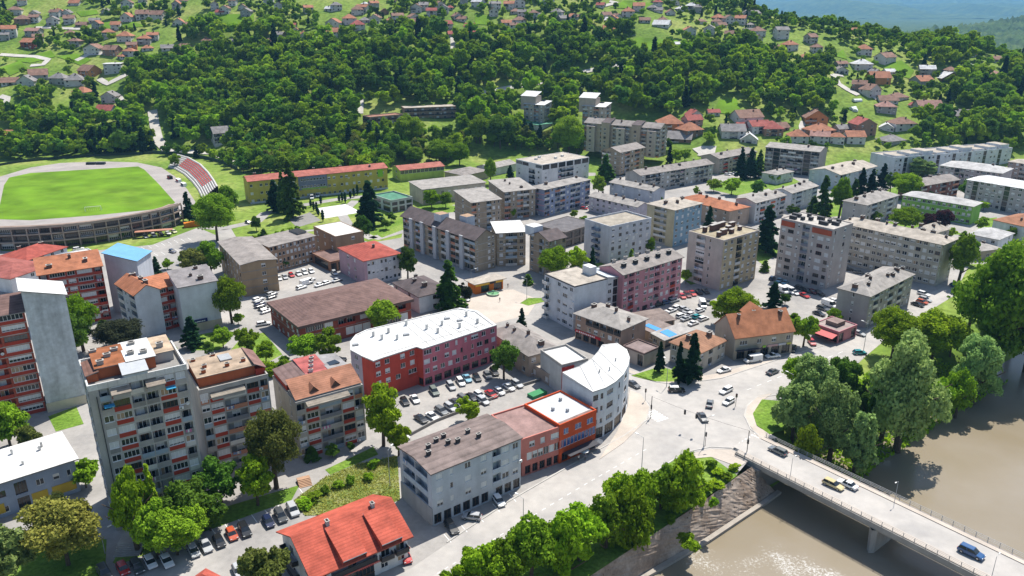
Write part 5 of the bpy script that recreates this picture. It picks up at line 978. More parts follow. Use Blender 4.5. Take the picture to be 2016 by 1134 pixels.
# ------------------------------------------------------------------ trees
def leaf_quads(pts, nrm, size, rs, flat=.0):
    n = len(pts); a = rs.randn(n, 3); t = np.cross(nrm, a); t /= np.linalg.norm(t, axis=1)[:, None]+1e-9; bt = np.cross(nrm, t); bt /= np.linalg.norm(bt, axis=1)[:, None]+1e-9
    s = (size*(.6+.8*rs.rand(n)))[:, None]; k = (.5+.4*rs.rand(n))[:, None]
    return np.stack([pts-t*s, pts-bt*s*k+nrm*s*.15, pts+t*s, pts+bt*s*k-nrm*s*.1], 1)
def np_mesh(name, V, m):
    n = len(V); me = bpy.data.meshes.new(name); me.vertices.add(n*4); me.vertices.foreach_set('co', V.reshape(-1).astype(np.float32)); me.loops.add(n*4); me.loops.foreach_set('vertex_index', np.arange(n*4, dtype=np.int32))
    me.polygons.add(n); me.polygons.foreach_set('loop_start', np.arange(0, n*4, 4, dtype=np.int32)); me.materials.append(m); me.update(); me.validate(); return me
def broadleaf(seed, n, leaf, blobs=26, squash=1.0, droop=0, m=None):
    """crown for a tree 10 m tall and 9 m wide"""
    rs = np.random.RandomState(seed); C, Rr = [], []
    while len(C) < blobs:
        d = rs.randn(3); d /= np.linalg.norm(d); rad = rs.rand()**.45
        p = np.array([d[0]*3.3*rad, d[1]*3.3*rad, 5.6+d[2]*3.2*rad*squash])
        if p[2] < 1.9: continue
        C.append(p); Rr.append((rs.uniform(.9, 1.6) if blobs < 30 else rs.uniform(.55, 1.45))*(1.15-.25*rad))
    C = np.array(C); Rr = np.array(Rr); pr = Rr**2/np.sum(Rr**2); idx = rs.choice(blobs, n, p=pr)
    d = rs.randn(n, 3); d /= np.linalg.norm(d, axis=1)[:, None]; d[:, 2] = np.where(d[:, 2] < -.3, -d[:, 2]*.5, d[:, 2])
    rad = Rr[idx]*(1-.35*rs.rand(n)**2)*(1+.12*np.sin(d[:, 0]*7+idx)+.1*np.sin(d[:, 2]*9+idx*2))
    P = C[idx]+d*rad[:, None]; P[:, 2] -= droop*(np.hypot(P[:, 0], P[:, 1])/4)**2
    nn = d+rs.randn(n, 3)*.75; nn /= np.linalg.norm(nn, axis=1)[:, None]
    return np_mesh('crown', leaf_quads(P, nn, leaf, rs), m or LEAF['g'])
def trunk(seed, h=10, r=.28, limbs=5):
    rs = random.Random(seed); b = MB(); b.bar((0,0,-.3), (.1,.05,h*.3), r, 0, 7, r*.75); b.bar((.1,.05,h*.3), (0,.1,h*.62), r*.75, 0, 6, r*.3)
    for k in range(limbs):
        a = 6.28*k/limbs+rs.random(); z0 = h*rs.uniform(.22,.45); b.bar((.05,.05,z0), (math.cos(a)*h*.24, math.sin(a)*h*.24, z0+h*rs.uniform(.18,.3)), r*.45, 0, 5, r*.12)
    return b.mesh('trunk', [BARK])
def spruce(seed, n, leaf, m=None, wide=1.0):
    """10 m tall, 4 m wide: whorls of drooping boughs"""
    rs = np.random.RandomState(seed); nb = 90; z = 1.0+8.9*(np.arange(nb)/nb)**.92; a = rs.rand(nb)*6.28+np.arange(nb)*2.4; L = 2.05*wide*(1-(z-1)/9.3)**.85*(.75+.4*rs.rand(nb))+.12
    i = rs.choice(nb, n, p=L/L.sum()); t = rs.rand(n)**.7; wv = (rs.rand(n)-.5)*.55*L[i]*(1.15-t)
    ca, sa = np.cos(a[i]), np.sin(a[i]); P = np.stack([ca*L[i]*t-sa*wv, sa*L[i]*t+ca*wv, z[i]-t*L[i]*.35+rs.randn(n)*.12], 1)
    nn = np.stack([ca*.5, sa*.5, np.ones(n)], 1)+rs.randn(n, 3)*.5; nn /= np.linalg.norm(nn, axis=1)[:, None]
    return np_mesh('crown', leaf_quads(P, nn, leaf, rs), m or LEAF['s'])
def columnar(seed, n, leaf, m):
    rs = np.random.RandomState(seed); z = rs.rand(n)*9.2+.8; r = 2.0*np.sin(np.pi*np.clip((z-.3)/10.2, 0, 1))**.7*(.8+.3*np.sin(z*3+rs.rand(n))); a = rs.rand(n)*6.28; k = 1-.4*rs.rand(n)**2
    P = np.stack([np.cos(a)*r*k, np.sin(a)*r*k, z], 1); nn = np.stack([np.cos(a), np.sin(a), .4*np.ones(n)], 1)+rs.randn(n, 3)*.6; nn /= np.linalg.norm(nn, axis=1)[:, None]
    return np_mesh('crown', leaf_quads(P, nn, leaf, rs), m)
NEAR = [broadleaf(100+k, 10500, .26, 34+5*k, [1,1.1,.9,1.05][k % 4]) for k in range(8)]; WILL = [broadleaf(140+k, 9500, .27, 34, 1.05, .9, LEAF['w']) for k in range(3)]
MID = [broadleaf(200+k, 1500, .62, 22) for k in range(5)]; FAR = [broadleaf(300+k, 620, 1.0, 11+k, [1,1.15,.85,1.05][k % 4]) for k in range(8)]
HUGE = [broadleaf(170+k, 30000, .15, 90) for k in range(2)]; HWILL = [broadleaf(180+k, 26000, .16, 70, 1.05, .9, LEAF['w']) for k in range(2)]
SPN = [spruce(400+k, 5500, .26) for k in range(3)]; SPM = [spruce(440+k, 900, .6) for k in range(3)]; COLN = [columnar(480+k, 3500, .32, LEAF['g']) for k in range(2)]
TRK = [trunk(k) for k in range(3)]; TRS = []
for k in range(2): b = MB(); b.bar((0,0,-.3), (0,0,9.3), .2, 0, 6, .03); TRS.append(b.mesh('trunk', [BARK]))
TREEC = 0
def tree(p, h, w_, kind, colour, label=None, group=None, lod=0, name=None):
    global TREEC
    TREEC += 1; rng = random.Random(TREEC*13+int(p.x*10))
    nm = name or {'s': 'spruce_tree', 'c': 'columnar_tree', 'w': 'willow_tree', 'b': 'broadleaf_tree', 'h': 'shrub'}[kind]
    root = link(nm, None, None, p, rng.random()*6.28); tag(root, label, 'shrub' if kind == 'h' else 'tree', group)
    if kind == 's': me = rng.choice(SPN if lod == 0 else SPM); sx = w_/4
    elif kind == 'c': me = rng.choice(COLN); sx = w_/4
    elif kind == 'w': me = rng.choice(WILL); sx = w_/9
    else: me = rng.choice(NEAR if lod == 0 else MID); sx = w_/9
    if sx > 1.45 and kind in 'bw': me = rng.choice(HUGE if kind == 'b' else HWILL)
    sz = h/10; c_ = link('crown', me, root, (0,0,0 if kind != 'h' else -h*.28), 0, (sx, sx*rng.uniform(.9,1.1), sz if kind != 'h' else sz*1.3))
    c_.material_slots[0].link = 'OBJECT'; c_.material_slots[0].material = LEAF[colour]
    if kind != 'h': link('trunk', (TRS if kind == 's' else TRK)[rng.randrange(2)], root, (0,0,0), 0, (sz, sz, sz))
    return root
# (base x, base y, top y, width in px, kind, colour, label), surveyed from the photograph
TL = [
 (135,1112,975,165,'b','y','big round yellow green tree at the bottom left'), (15,1160,1040,130,'b','w','pale green tree cut by the bottom left corner'), (272,1085,918,78,'b','b','tall narrow light green tree before the big concrete tower'),
 (312,1060,912,40,'s','b','slim bright conifer against the concrete tower'), (350,1092,1000,135,'b','g','broad green tree below the concrete tower, above the parked cars'), (372,1050,940,105,'b','d','dark tree between light green tree and parking row'), (437,995,900,98,'b','d','dark round tree in front of the middle slab'),
 (508,995,893,84,'b','b','bright green round tree above the blue parked car'), (545,962,798,115,'b','o','tall olive green tree between middle and shorter slab'), (755,878,750,94,'b','b','bright green tree at the corner of the parking lot'), (785,897,825,60,'b','b','small bright tree leaning beside the parking entrance'),
 (22,885,787,92,'b','g','green tree at the left edge beside the white walled tower'), (62,897,835,52,'b','o','smaller olive tree below the white walled tower'), (165,692,575,80,'b','b','tall bright green tree against the red brick block'), (150,714,610,72,'b','d','dark tree squeezed between tower and concrete roofs'), (240,685,628,98,'b','k','grey green bushy tree under the white gable wall'),
 (381,684,623,45,'s','s','small spruce before the wall with the blue sign'), (440,685,643,48,'b','g','small round tree in the park by the parking road'), (488,702,640,52,'b','g','young tree on the lawn left of the brick hall'), (524,713,670,42,'b','b','small bright tree on the lawn path'), (535,738,710,50,'h','b','low bright shrub at the edge of the park lawn'),
 (600,712,656,68,'b','g','round street tree left of two before the brick hall'), (650,714,643,60,'b','g','round street tree right of two before the brick hall'), (755,657,588,72,'b','g','tree between the brick hall and the white roof'), (457,637,540,78,'b','g','large tree beside the wall with the blue sign'), (388,557,478,62,'b','o','birch like tree left of the brown office wing'), (418,550,470,52,'b','g','second tree left of the brown office wing'),
 (309,541,505,26,'s','s','small spruce behind the orange two-tone roof'), (992,747,665,64,'b','d','dark round tree at the end of the pink block'), (922,832,778,58,'b','b','small bright tree among the parked cars'), (1027,648,606,22,'s','s','small dark spruce beside the square'), (885,614,512,60,'s','d','large dark spruce left of the orange kiosk'), (915,598,553,36,'b','k','small dull tree beside the orange kiosk'),
 (1093,554,482,68,'b','b','bright tree left of two behind the white corner block'), (1135,549,475,58,'b','b','bright tree right of two behind the white corner block'), (1165,541,487,22,'s','s','thin dark cypress by the pale blue block'), (1242,525,490,20,'s','g','small spruce behind the pink roof'), (1278,502,465,30,'b','g','small tree between pale blue and yellow blocks'), (803,550,482,46,'b','d','dark tree beside the pink and white building'), (775,545,500,30,'b','d','dark shrub like tree behind the red hip roof'),
 (577,430,315,46,'s','d','tallest pine in front of the yellow school'), (560,420,335,26,'s','d','pine left of the tallest one by the yellow school'), (543,416,353,36,'s','s','dark fir at the left part of the yellow school'), (729,446,355,52,'s','s','broad dark fir beside the school pavilion'), (716,476,422,42,'b','d','dark tree behind the white office roof'), (428,475,375,88,'b','g','large round tree at the end of the grandstand'), (452,430,362,46,'b','g','tree between stadium bank and yellow school'), (373,437,377,30,'s','s','dark fir at the grandstand end'),
 (1507,498,403,54,'s','s','big dark spruce between the beige and pinkish towers'), (1617,431,345,38,'s','d','dark spruce behind the pinkish tower'), (1651,429,345,42,'b','b','bright tree between two dark conifers behind the towers'), (1690,405,330,32,'s','s','dark conifer left of three by the pale gabled block'), (1710,403,332,30,'s','s','dark conifer right of three by the pale gabled block'), (1678,411,352,28,'s','d','dark conifer in front of the pale gabled block'), (1600,421,385,26,'s','d','low conifer left of the bright tree'),
 (1783,393,338,68,'b','b','round bright tree beside the brown red block'), (1780,456,406,74,'b','b','wide bright tree before the green school'), (1850,459,408,46,'b','c','copper red tree at the green school'), (1825,461,420,38,'b','c','smaller copper tree left of the large copper tree'), (1905,396,348,44,'b','d','dark tree between green school and grey beige block'), (1457,353,292,28,'s','s','leftmost of three dark spruces by the balcony block'), (1477,351,290,30,'s','s','middle of three dark spruces by the balcony block'), (1493,349,294,26,'s','d','rightmost of three dark spruces by the balcony block'),
 (1192,359,303,42,'s','d','dark spruce at the corner above the lilac block'), (1178,386,342,34,'b','g','green tree left of the grey blue row block'), (966,363,308,26,'b','g','tall narrow tree beside the pale hall'), (1004,361,325,22,'s','s','dark conifer left of the new white block'), (850,410,370,45,'b','b','bright tree left of two before the beige school wing'), (878,409,375,32,'b','g','tree right of two before the beige school wing'),
 (1447,644,565,84,'b','b','bright spreading tree beside the white car park'), (1418,637,580,52,'b','b','smaller bright tree at the car park edge'), (1520,609,555,38,'s','s','dark conifer behind the orange corner house'), (1360,754,655,48,'s','s','large dark conifer beside the cream villa'), (1335,752,672,26,'s','s','smaller dark conifer left of the large one at the villa'), (1298,732,672,22,'s','s','slim dark conifer on the junction lawn'), (1581,682,613,58,'b','g','tree between the corner house and the pink pavilion'), (1350,558,528,28,'b','g','small tree beside the beige and yellow tower'), (1395,453,405,24,'s','s','conifer in front of the low orange roofed block'),
 (1885,562,455,56,'b','g','tall green tree at the end of the long beige slab'), (1990,472,445,22,'b','g','small garden tree by the white villa'), (1440,384,348,40,'b','b','bright tree in the gardens below the balcony block'), (1405,378,350,36,'b','g','green tree in the gardens below the balcony block'), (1490,387,352,32,'b','d','dark tree behind the white and orange block'), (1525,362,340,24,'b','b','small bright tree before the small white house'),
 (806,292,222,64,'b','g','large round tree before the unfinished shell'), (905,326,278,52,'b','b','bright tree at the park edge behind the school annex'), (865,322,272,62,'b','g','broad green tree in the park behind the school annex'), (1120,302,222,68,'b','g','large round tree between the twin brick towers'), (1135,306,248,44,'b','b','bright tree in front of the right twin tower'), (1045,280,240,24,'s','s','dark conifer below the left twin tower'), (1063,282,245,22,'s','s','second dark conifer below the left twin tower'), (985,292,225,62,'b','d','dark wide tree left of the twin towers'), (945,282,222,55,'b','g','green tree left of the dark wide tree in the park'),
 (1330,322,292,30,'b','b','bright tree left of two beyond the brick flats'), (1348,320,290,30,'b','b','bright tree right of two beyond the brick flats'), (1318,322,284,16,'s','s','thin dark conifer beyond the brick flats'), (1735,372,322,28,'s','s','dark conifer at the left end of the white terrace'), (1752,380,335,30,'b','d','dark tree behind the round bright tree'), (1802,350,310,26,'c','w','grey green poplar left of three before the white terrace'), (1815,348,316,22,'c','w','grey green poplar middle of three before the white terrace'), (1828,348,318,22,'c','w','grey green poplar right of three before the white terrace'),
 (312,1098,985,84,'b','g','green tree filling the gap below the concrete tower'), (415,1045,975,72,'b','d','dark tree right of the broad green tree at the parking row'), (525,1180,1070,112,'b','o','dense olive bush like tree at the bottom edge before the red-roofed house'), (1930,455,425,30,'b','g','small tree in the villa garden'), (1905,520,470,40,'b','g','tree behind the small beige house'), (1560,430,400,30,'b','d','dark tree behind the pinkish tower roof'), (1720,440,412,34,'b','g','small tree left of the wide bright tree'), (560,640,612,26,'b','g','small tree at the corner of the brick hall'), (1640,640,605,34,'b','g','small tree beside the pink pavilion'), (1545,600,575,24,'b','d','dark small tree at the tower car park'), (345,330,300,26,'b','g','tree by the dark green stadium wall'), (505,455,425,26,'b','d','small dark tree at the school drive'),
]
def surveyed(x, y, ty, wpx, k, c_, lb, grp=None, lod=0):
    p = U(x, y) if y > 336 else G(x, y); z = float(T(p.x, p.y)); h_ = max(1.5, top_at(p.x, p.y, ty)-z); zc = p.y*CP-(z+h_*.5-CAMH)*SP
    return tree(Vector((p.x, p.y, z)), h_, wpx*zc/FPX*1.08, k, c_, lb, grp, lod)
for q in TL: surveyed(*q)
QL = [(890,1200,1112,90),(1000,1168,1050,100),(1110,1130,1005,95),(955,1170,1062,108),(1045,1142,1010,112),(1085,1112,1030,82),(1140,1102,980,112),(1192,1077,965,92),(1238,1067,950,102),(1250,1022,920,96),(1300,1002,905,92),(1338,1002,883,104),(1220,1012,930,82)]
for k, q in enumerate(QL): surveyed(*q, 'b', 'bgb'[k % 3], 'quay tree by the embankment, %s from the left' % ordn(k), 'trees along the quay')
RL = [(1600,812,690,112,'w','w'),(1562,847,745,92,'w','w'),(1640,862,735,105,'w','w'),(1690,885,800,92,'w','w'),(1655,792,690,74,'b','d'),(1590,888,825,64,'b','b'),(1562,767,700,52,'b','g'),(1775,842,640,155,'w','w'),(1742,822,700,92,'w','d'),(1755,707,603,105,'b','b'),(1835,707,608,115,'b','b'),(1872,692,635,74,'b','g'),(1925,752,648,112,'w','w'),(1960,702,470,200,'b','g'),(2030,692,520,150,'b','d'),(1905,652,540,84,'b','d'),(2000,642,468,180,'b','g'),(1890,778,720,60,'b','b'),(1800,800,735,70,'b','b'),(1705,812,740,74,'b','d'),(2060,715,640,80,'b','g'),(1845,785,735,62,'b','b')]
RLAB = ['tall pale willow nearest the road junction','low willow at the tip of the bank by the bridge','willow leaning over the water near the bridge','small willow at the water edge left of the big willow','dark tree behind the willows by the river road','low bright bushy tree under the willows by the bridge','green tree at the river road behind the junction lawn','huge grey green willow on the bank','dark tree beside the huge willow','yellow green roadside tree left of two behind the huge willow','yellow green roadside tree right of two behind the huge willow','green tree at the end of the riverside row','round willow overhanging the river right of the huge willow','largest dark crown at the right edge of the bank','dark tree cut by the right edge above the river','dark tree left of the largest crown by the lane','tall tree behind the largest crown at the right edge','small bright tree at the waterline under the round willow','bright bush on the sunny bank below the huge willow','dark low tree in the shade of the huge willow','tree leaning over the river at the right edge','bright low bush beside the sunny bank']
for q, lb in zip(RL, RLAB): surveyed(*q, lb)
SH = [(600,1000),(617,985),(640,972),(665,960),(690,955),(725,945),(735,920),(1400,925),(1415,935),(1430,945),(1445,925),(1380,960),(1395,970),(1410,960),(1375,985),(1352,1050),(1365,1065),(1405,1000),(500,470),(512,468),(545,462),(558,460),(566,466),(573,456),(585,452),(1985,480),(1960,478),(640,465),(655,470),(1330,735),(1320,1030)]
for k, (x, y) in enumerate(SH):
    p = U(x, y); z = float(T(p.x, p.y)); near = 'on the quay slope by the bridge' if x > 1340 and y > 900 else 'in the wild grass plot' if y > 900 else 'in the school park beds'
    tree(Vector((p.x, p.y, max(z, 0)-(0 if y < 1045 else 2.5))), random.uniform(1.6, 2.8), random.uniform(2.4, 4.5), 'h', random.choice('gbgb'), 'green shrub '+near, 'shrubs '+near, 1)
# small cypresses along the school drive and the park
for k, (x, y) in enumerate([(668,398),(674,397),(680,400),(690,391),(697,388),(704,384),(612,408),(618,415),(624,420),(627,425),(632,403),(636,436)]): tree(U(x, y), 4+k % 3, 1.6, 'c', 's', 'small cypress in the yellow school forecourt', 'small cypresses of the school', 0, 'cypress_tree')

# small trees in the yards between the blocks
YD = [(330,690,665),(410,700,672),(455,720,690),(560,735,705),(625,735,712),(100,700,660),(205,660,630),(225,705,680),(430,660,640),(470,640,615),(560,720,698),(615,905,880),(655,900,875),(690,890,868),(40,960,915),(170,960,905),(10,935,900),(1208,402,385),(1150,445,425),(1305,452,432),(1330,448,430),(1420,462,440),(1560,470,445),(1640,455,430),(1575,400,378),(1545,412,388),(1490,330,312),(1660,385,362),(1640,395,372),(1745,405,382),(1870,470,446),(1895,478,455),(1935,415,395),(1950,400,380),(1830,395,375),(1715,350,330),(1765,360,338),(1610,352,334),(1385,352,332),(1370,385,365),(1300,400,384),(1215,405,388),(1130,430,412),(1010,430,408),(905,415,392),(935,410,388),(770,438,418),(760,452,430),(650,478,455),(690,470,448),(560,530,506),(520,470,450),(470,500,478),(415,575,548),(360,520,498),(330,530,508),(240,470,452),(1030,420,402),(1450,520,498),(1505,535,512),(1700,500,478),(1640,520,500),(1215,560,540),(1040,560,540),(1560,640,615),(1340,690,668),(1455,440,418)]
for k, (x, y, ty) in enumerate(sorted(YD)): surveyed(x, y, ty, (y-ty)*random.uniform(.75,1.2), 'b' if k % 4 else 's', random.choice('gbdg') if k % 4 else 'd', 'small yard tree between the blocks, %s from left' % ordn(k), 'yard trees between the blocks', 1)

# --- woods and gardens on the hill
def inpoly(x, y, poly):
    x = np.asarray(x); y = np.asarray(y); ins = np.zeros(x.shape, bool); n = len(poly)
    for i in range(n):
        x0, y0 = poly[i]; x1, y1 = poly[(i+1) % n]; c = ((y0 > y) != (y1 > y)) & (x < (x1-x0)*(y-y0)/((y1-y0) or 1e-9)+x0); ins ^= c
    return ins
WOODS = [
 [(250,150),(330,122),(420,105),(520,92),(640,85),(700,92),(790,62),(880,62),(884,120),(895,120),(900,75),(1010,72),(1150,62),(1235,70),(1255,110),(1340,110),(1450,100),(1540,135),(1620,160),(1640,190),(1600,225),(1470,215),(1400,200),(1330,232),(1215,225),(1140,230),(1110,240),(1090,265),(1000,298),(905,280),(900,255),(780,258),(762,345),(560,352),(478,340),(470,320),(390,296),(330,285),(318,230),(260,205)],
 [(0,270),(0,210),(60,225),(150,215),(180,190),(230,215),(300,225),(310,300),(250,305),(100,312),(0,318)],
 [(740,332),(770,300),(900,280),(920,310),(860,322)], [(1090,250),(1140,250),(1150,300),(1090,300)], [(1860,150),(2016,130),(2016,290),(1960,285),(1850,285),(1780,275),(1800,240),(1900,230)],
 [(330,95),(420,40),(500,60),(560,60),(600,85),(500,85),(400,98)],[(1780,95),(1860,75),(1950,100),(1900,150),(1820,140)],
]
GAPS = [[(712,268),(712,212),(905,203),(905,268)], [(1016,258),(1016,196),(1096,196),(1096,258)], [(1130,258),(1130,202),(1212,202),(1212,258)], [(1245,85),(1255,72),(1340,78),(1340,88),(1300,98),(1262,108)], [(1400,228),(1412,192),(1455,190),(1470,235)], [(700,232),(702,188),(716,182),(722,200),(716,232)], [(925,195),(1080,155),(1250,122),(1250,132),(1090,170),(930,200)], [(295,215),(308,212),(330,295),(315,300)], [(1240,100),(1320,92),(1330,112),(1260,115)]]
rs = np.random.RandomState(11)
cand = []
for i in range(90000):
    pass
    break
N = 90000; Yc = 440+rs.rand(N)**.9*510; Xc = (rs.rand(N)*2-1)*(60+.78*Yc); Zc = hill(Xc, Yc); PX, PY = toPx(Xc, Yc, Zc)
inside = (PX > -60) & (PX < 2080) & (PY > -40) & (PY < 345)
wood = np.zeros(N, bool); cl = (np.sin(Xc*.045+1.3*np.sin(Yc*.031))+np.sin(Yc*.06+1.7*np.sin(Xc*.027))+np.sin(Xc*.11+Yc*.08)*.6)*.4+.3
for p in WOODS: wood |= inpoly(PX, PY, p)
gap = np.zeros(N, bool)
for p in GAPS: gap |= inpoly(PX, PY, p)
stad = inpoly(PX, PY, [(-80,480),(-80,322),(60,314),(200,308),(300,304),(400,312),(470,338),(440,420)])|inpoly(PX, PY, [(760,345),(765,325),(930,322),(1010,300),(1150,300),(1330,300),(1420,300),(2080,300),(2080,400),(740,400)])
lanes = []
for o in scn.objects:
    if o.name.split('.')[0] in ('lane', 'field') or o.name.startswith('lane') or o.name.startswith('field'):
        co = np.empty(len(o.data.vertices)*3, np.float32); o.data.vertices.foreach_get('co', co); lanes.append(co.reshape(-1, 3)[:, :2])
lanes = np.concatenate(lanes); HS = np.array(HOUSES)
FT = np.array(FOOT)
cell = {}; keep = []
order = rs.permutation(N)
for i in order:
    if not inside[i] or gap[i] or stad[i]: continue
    x, y = Xc[i], Yc[i]; w_ = wood[i]
    sp = rs.uniform(5.4, 8.6) if w_ else rs.uniform(3.6, 8)
    if not w_ and cl[i] < (.02+.42*rs.rand() if PX[i] > 1240 else .16+.48*rs.rand()): continue
    k0, k1 = int(x//8), int(y//8); ok = True
    for a in (-1, 0, 1):
        for b_ in (-1, 0, 1):
            for q in cell.get((k0+a, k1+b_), ()):
                if (q[0]-x)**2+(q[1]-y)**2 < (sp if sp < 9 else 8)**2: ok = False; break
            if not ok: break
        if not ok: break
    if not ok: continue
    d = HS[:, :2]-(x, y); fy = -d[:, 1]   # keep the view side of a house open
    if np.any((np.abs(d[:, 0]) < HS[:, 2]*.6+2.5) & (d[:, 1] > -HS[:, 2]-2) & (d[:, 1] < 7)): continue
    if np.min((lanes[:, 0]-x)**2+(lanes[:, 1]-y)**2) < 22: continue
    dx, dy = x-FT[:, 0], y-FT[:, 1]; lx = np.abs(dx*np.cos(FT[:, 2])+dy*np.sin(FT[:, 2])); ly = np.abs(-dx*np.sin(FT[:, 2])+dy*np.cos(FT[:, 2]))
    if np.any((lx < FT[:, 3]/2+5) & (ly < FT[:, 4]/2+5)): continue
    dy2 = dy+9; lx = np.abs(dx*np.cos(FT[:, 2])+dy2*np.sin(FT[:, 2])); ly = np.abs(-dx*np.sin(FT[:, 2])+dy2*np.cos(FT[:, 2]))
    if np.any((lx < FT[:, 3]/2+3) & (ly < FT[:, 4]/2+3)): continue
    cell.setdefault((k0, k1), []).append((x, y)); keep.append((x, y, Zc[i], bool(w_), PX[i], PY[i]))
    if len(keep) >= 9000: break
# pines behind the stadium, as individuals
for k, (x, y, h_) in enumerate([(188,296,17),(205,300,19),(224,302,20),(245,300,17),(262,298,19),(284,300,18),(175,300,14),(240,285,18),(270,284,17),(210,285,16),(152,300,12),(130,300,15),(300,296,14),(730,290,18),(745,300,17),(640,300,18),(690,300,19),(600,318,14)]): tree(G(x, y), h_, h_*.42, 's', 's', 'dark pine in the belt between stadium and wood', 'pines by the stadium', 1, 'pine_tree')
keep.sort(key=lambda q: math.hypot(q[0], q[1]))
GRPS = lambda q: ('broadleaf tree at the front of the wood %s' % ('behind the stadium' if q[4] < 500 else 'behind the yellow school' if q[4] < 950 else 'around the twin brick towers' if q[4] < 1400 else 'above the white terrace')) if q[3] else ('garden tree on the lower slope %s' % ('above the stadium' if q[4] < 600 else 'beyond the brick flats' if q[4] < 1500 else 'of the right hillside'))
n_ind = 0; restp = []
for q in keep:
    if n_ind < 150 and q[5] > 60:
        g = GRPS(q); sc_ = 1 if q[3] else .75; rr = random.random(); tree(Vector(q[:3]), random.uniform(11, 16)*sc_, random.uniform(10.5, 14.5)*sc_, 'b', 'd' if rr < .2 else 'g' if rr < .65 else 'b' if rr < .9 else 'o', g, g, 1); n_ind += 1
    else: restp.append(q)
protos = bpy.data.collections.new('tree_prototypes')
for k in range(8):
    for cc in 'gdb':
        o = bpy.data.objects.new('crown_%d%s' % (k, cc), FAR[k].copy()); o.data.materials[0] = LEAF[cc]; protos.objects.link(o)
for k in range(2):
    me = spruce(600+k, 300, 1.0); o = bpy.data.objects.new('crown_x%d' % k, me); protos.objects.link(o)
names = sorted(o.name for o in protos.objects); gi = {n: i for i, n in enumerate(names)}
def scatter(name, pts, label, cat):
    me = bpy.data.meshes.new(name); n = len(pts); me.vertices.add(n); me.vertices.foreach_set('co', np.array([q[:3] for q in pts], np.float32).reshape(-1))
    ra = random.Random(5); idx, sc_, rz = [], [], []
    for q in pts:
        r = ra.random(); cc = 'd' if r < .2 else ('g' if r < .68 else 'b'); nm = 'crown_%d%s' % (ra.randrange(8), cc)
        if ra.random() < (.06 if q[3] else .09): nm = 'crown_x%d' % ra.randrange(2)
        idx.append(gi[nm]); s = ra.uniform(1.0, 1.55)+(.45 if ra.random() < .22 else 0) if q[3] else ra.uniform(.4, 1.05); sc_.append((s*ra.uniform(.85,1.1), s*ra.uniform(.85,1.1), s*ra.uniform(.85,1.15))); rz.append((0, 0, ra.random()*6.28))
    for nm, tp, v in (('idx', 'INT', idx), ('sc', 'FLOAT_VECTOR', sc_), ('rz', 'FLOAT_VECTOR', rz)):
        a = me.attributes.new(nm, tp, 'POINT'); a.data.foreach_set('value' if tp == 'INT' else 'vector', np.array(v).reshape(-1))
    o = link(name, me); tag(o, label, cat, None, 'stuff'); ng = bpy.data.node_groups.new(name, 'GeometryNodeTree'); ng.interface.new_socket('Geometry', in_out='INPUT', socket_type='NodeSocketGeometry'); ng.interface.new_socket('Geometry', in_out='OUTPUT', socket_type='NodeSocketGeometry')
    nd = ng.nodes; gi_, go = nd.new('NodeGroupInput'), nd.new('NodeGroupOutput'); ci = nd.new('GeometryNodeCollectionInfo'); ci.inputs[0].default_value = protos; ci.inputs['Separate Children'].default_value = True
    ip = nd.new('GeometryNodeInstanceOnPoints'); ip.inputs['Pick Instance'].default_value = True
    def at(nm, tp): q = nd.new('GeometryNodeInputNamedAttribute'); q.data_type = tp; q.inputs[0].default_value = nm; return q.outputs[0]
    l = ng.links; l.new(gi_.outputs[0], ip.inputs['Points']); l.new(ci.outputs[0], ip.inputs['Instance']); l.new(at('idx', 'INT'), ip.inputs['Instance Index']); l.new(at('rz', 'FLOAT_VECTOR'), ip.inputs['Rotation']); l.new(at('sc', 'FLOAT_VECTOR'), ip.inputs['Scale']); l.new(ip.outputs[0], go.inputs[0])
    md = o.modifiers.new('scatter', 'NODES'); md.node_group = ng
scatter('forest', [q for q in restp if q[3]], 'dense green broadleaf wood covering the slope behind the town', 'wood')
scatter('garden_trees_foliage', [q for q in restp if not q[3]], 'scattered garden and orchard trees among the hillside houses', 'trees')
def bank_z(x, y):
    a = np.array([(p.x, p.y) for p in TOP]); c = np.array([(p.x, p.y) for p in TOE]); best = np.full(x.shape, 1e9); bc = np.full(x.shape, 1e9)
    def dist(L):
        r = np.full(x.shape, 1e9)
        for p, q in zip(L[:-1], L[1:]):
            d = q-p; t = np.clip(((x-p[0])*d[0]+(y-p[1])*d[1])/(d@d), 0, 1); r = np.minimum(r, np.hypot(x-p[0]-t*d[0], y-p[1]-t*d[1]))
        return r
    d0, d1 = dist(a), dist(c); return WATER_Z*d0/(d0+d1)
# tufts: wild grass of the vacant plot and the river bank
def tufts(name, poly, n, size, m, label, drape=True):
    P = [U(*q) for q in poly] if drape != 'bank' else TOP[1:]+TOE[:0:-1]; xs = [p.x for p in P]; ys_ = [p.y for p in P]; r = np.random.RandomState(len(name)); x = r.uniform(min(xs), max(xs), n); y = r.uniform(min(ys_), max(ys_), n); k = inpoly(x, y, [(p.x, p.y) for p in P]); x, y = x[k], y[k]; n = len(x)
    z = np.clip(bank_z(x, y), -7, 0)+.15 if drape == 'bank' else np.maximum(T(x, y), -7)+.15 if drape else np.full(n, .2); pt = np.stack([x, y, z], 1); nn = r.randn(n, 3); nn[:, 2] = np.abs(nn[:, 2])*.6+.2; nn /= np.linalg.norm(nn, axis=1)[:, None]
    pt[:, 2] += r.rand(n)*size*1.2; tag(link(name, np_mesh(name, leaf_quads(pt, nn, size, r), m)), label, 'grass', None, 'stuff')
tufts('wild_grass', [(578,985),(640,940),(700,915),(782,898),(788,985),(705,1012),(600,1016)], 11000, .16, LEAF['y'], 'tall unmown grass on the vacant plot behind the red-roofed house')
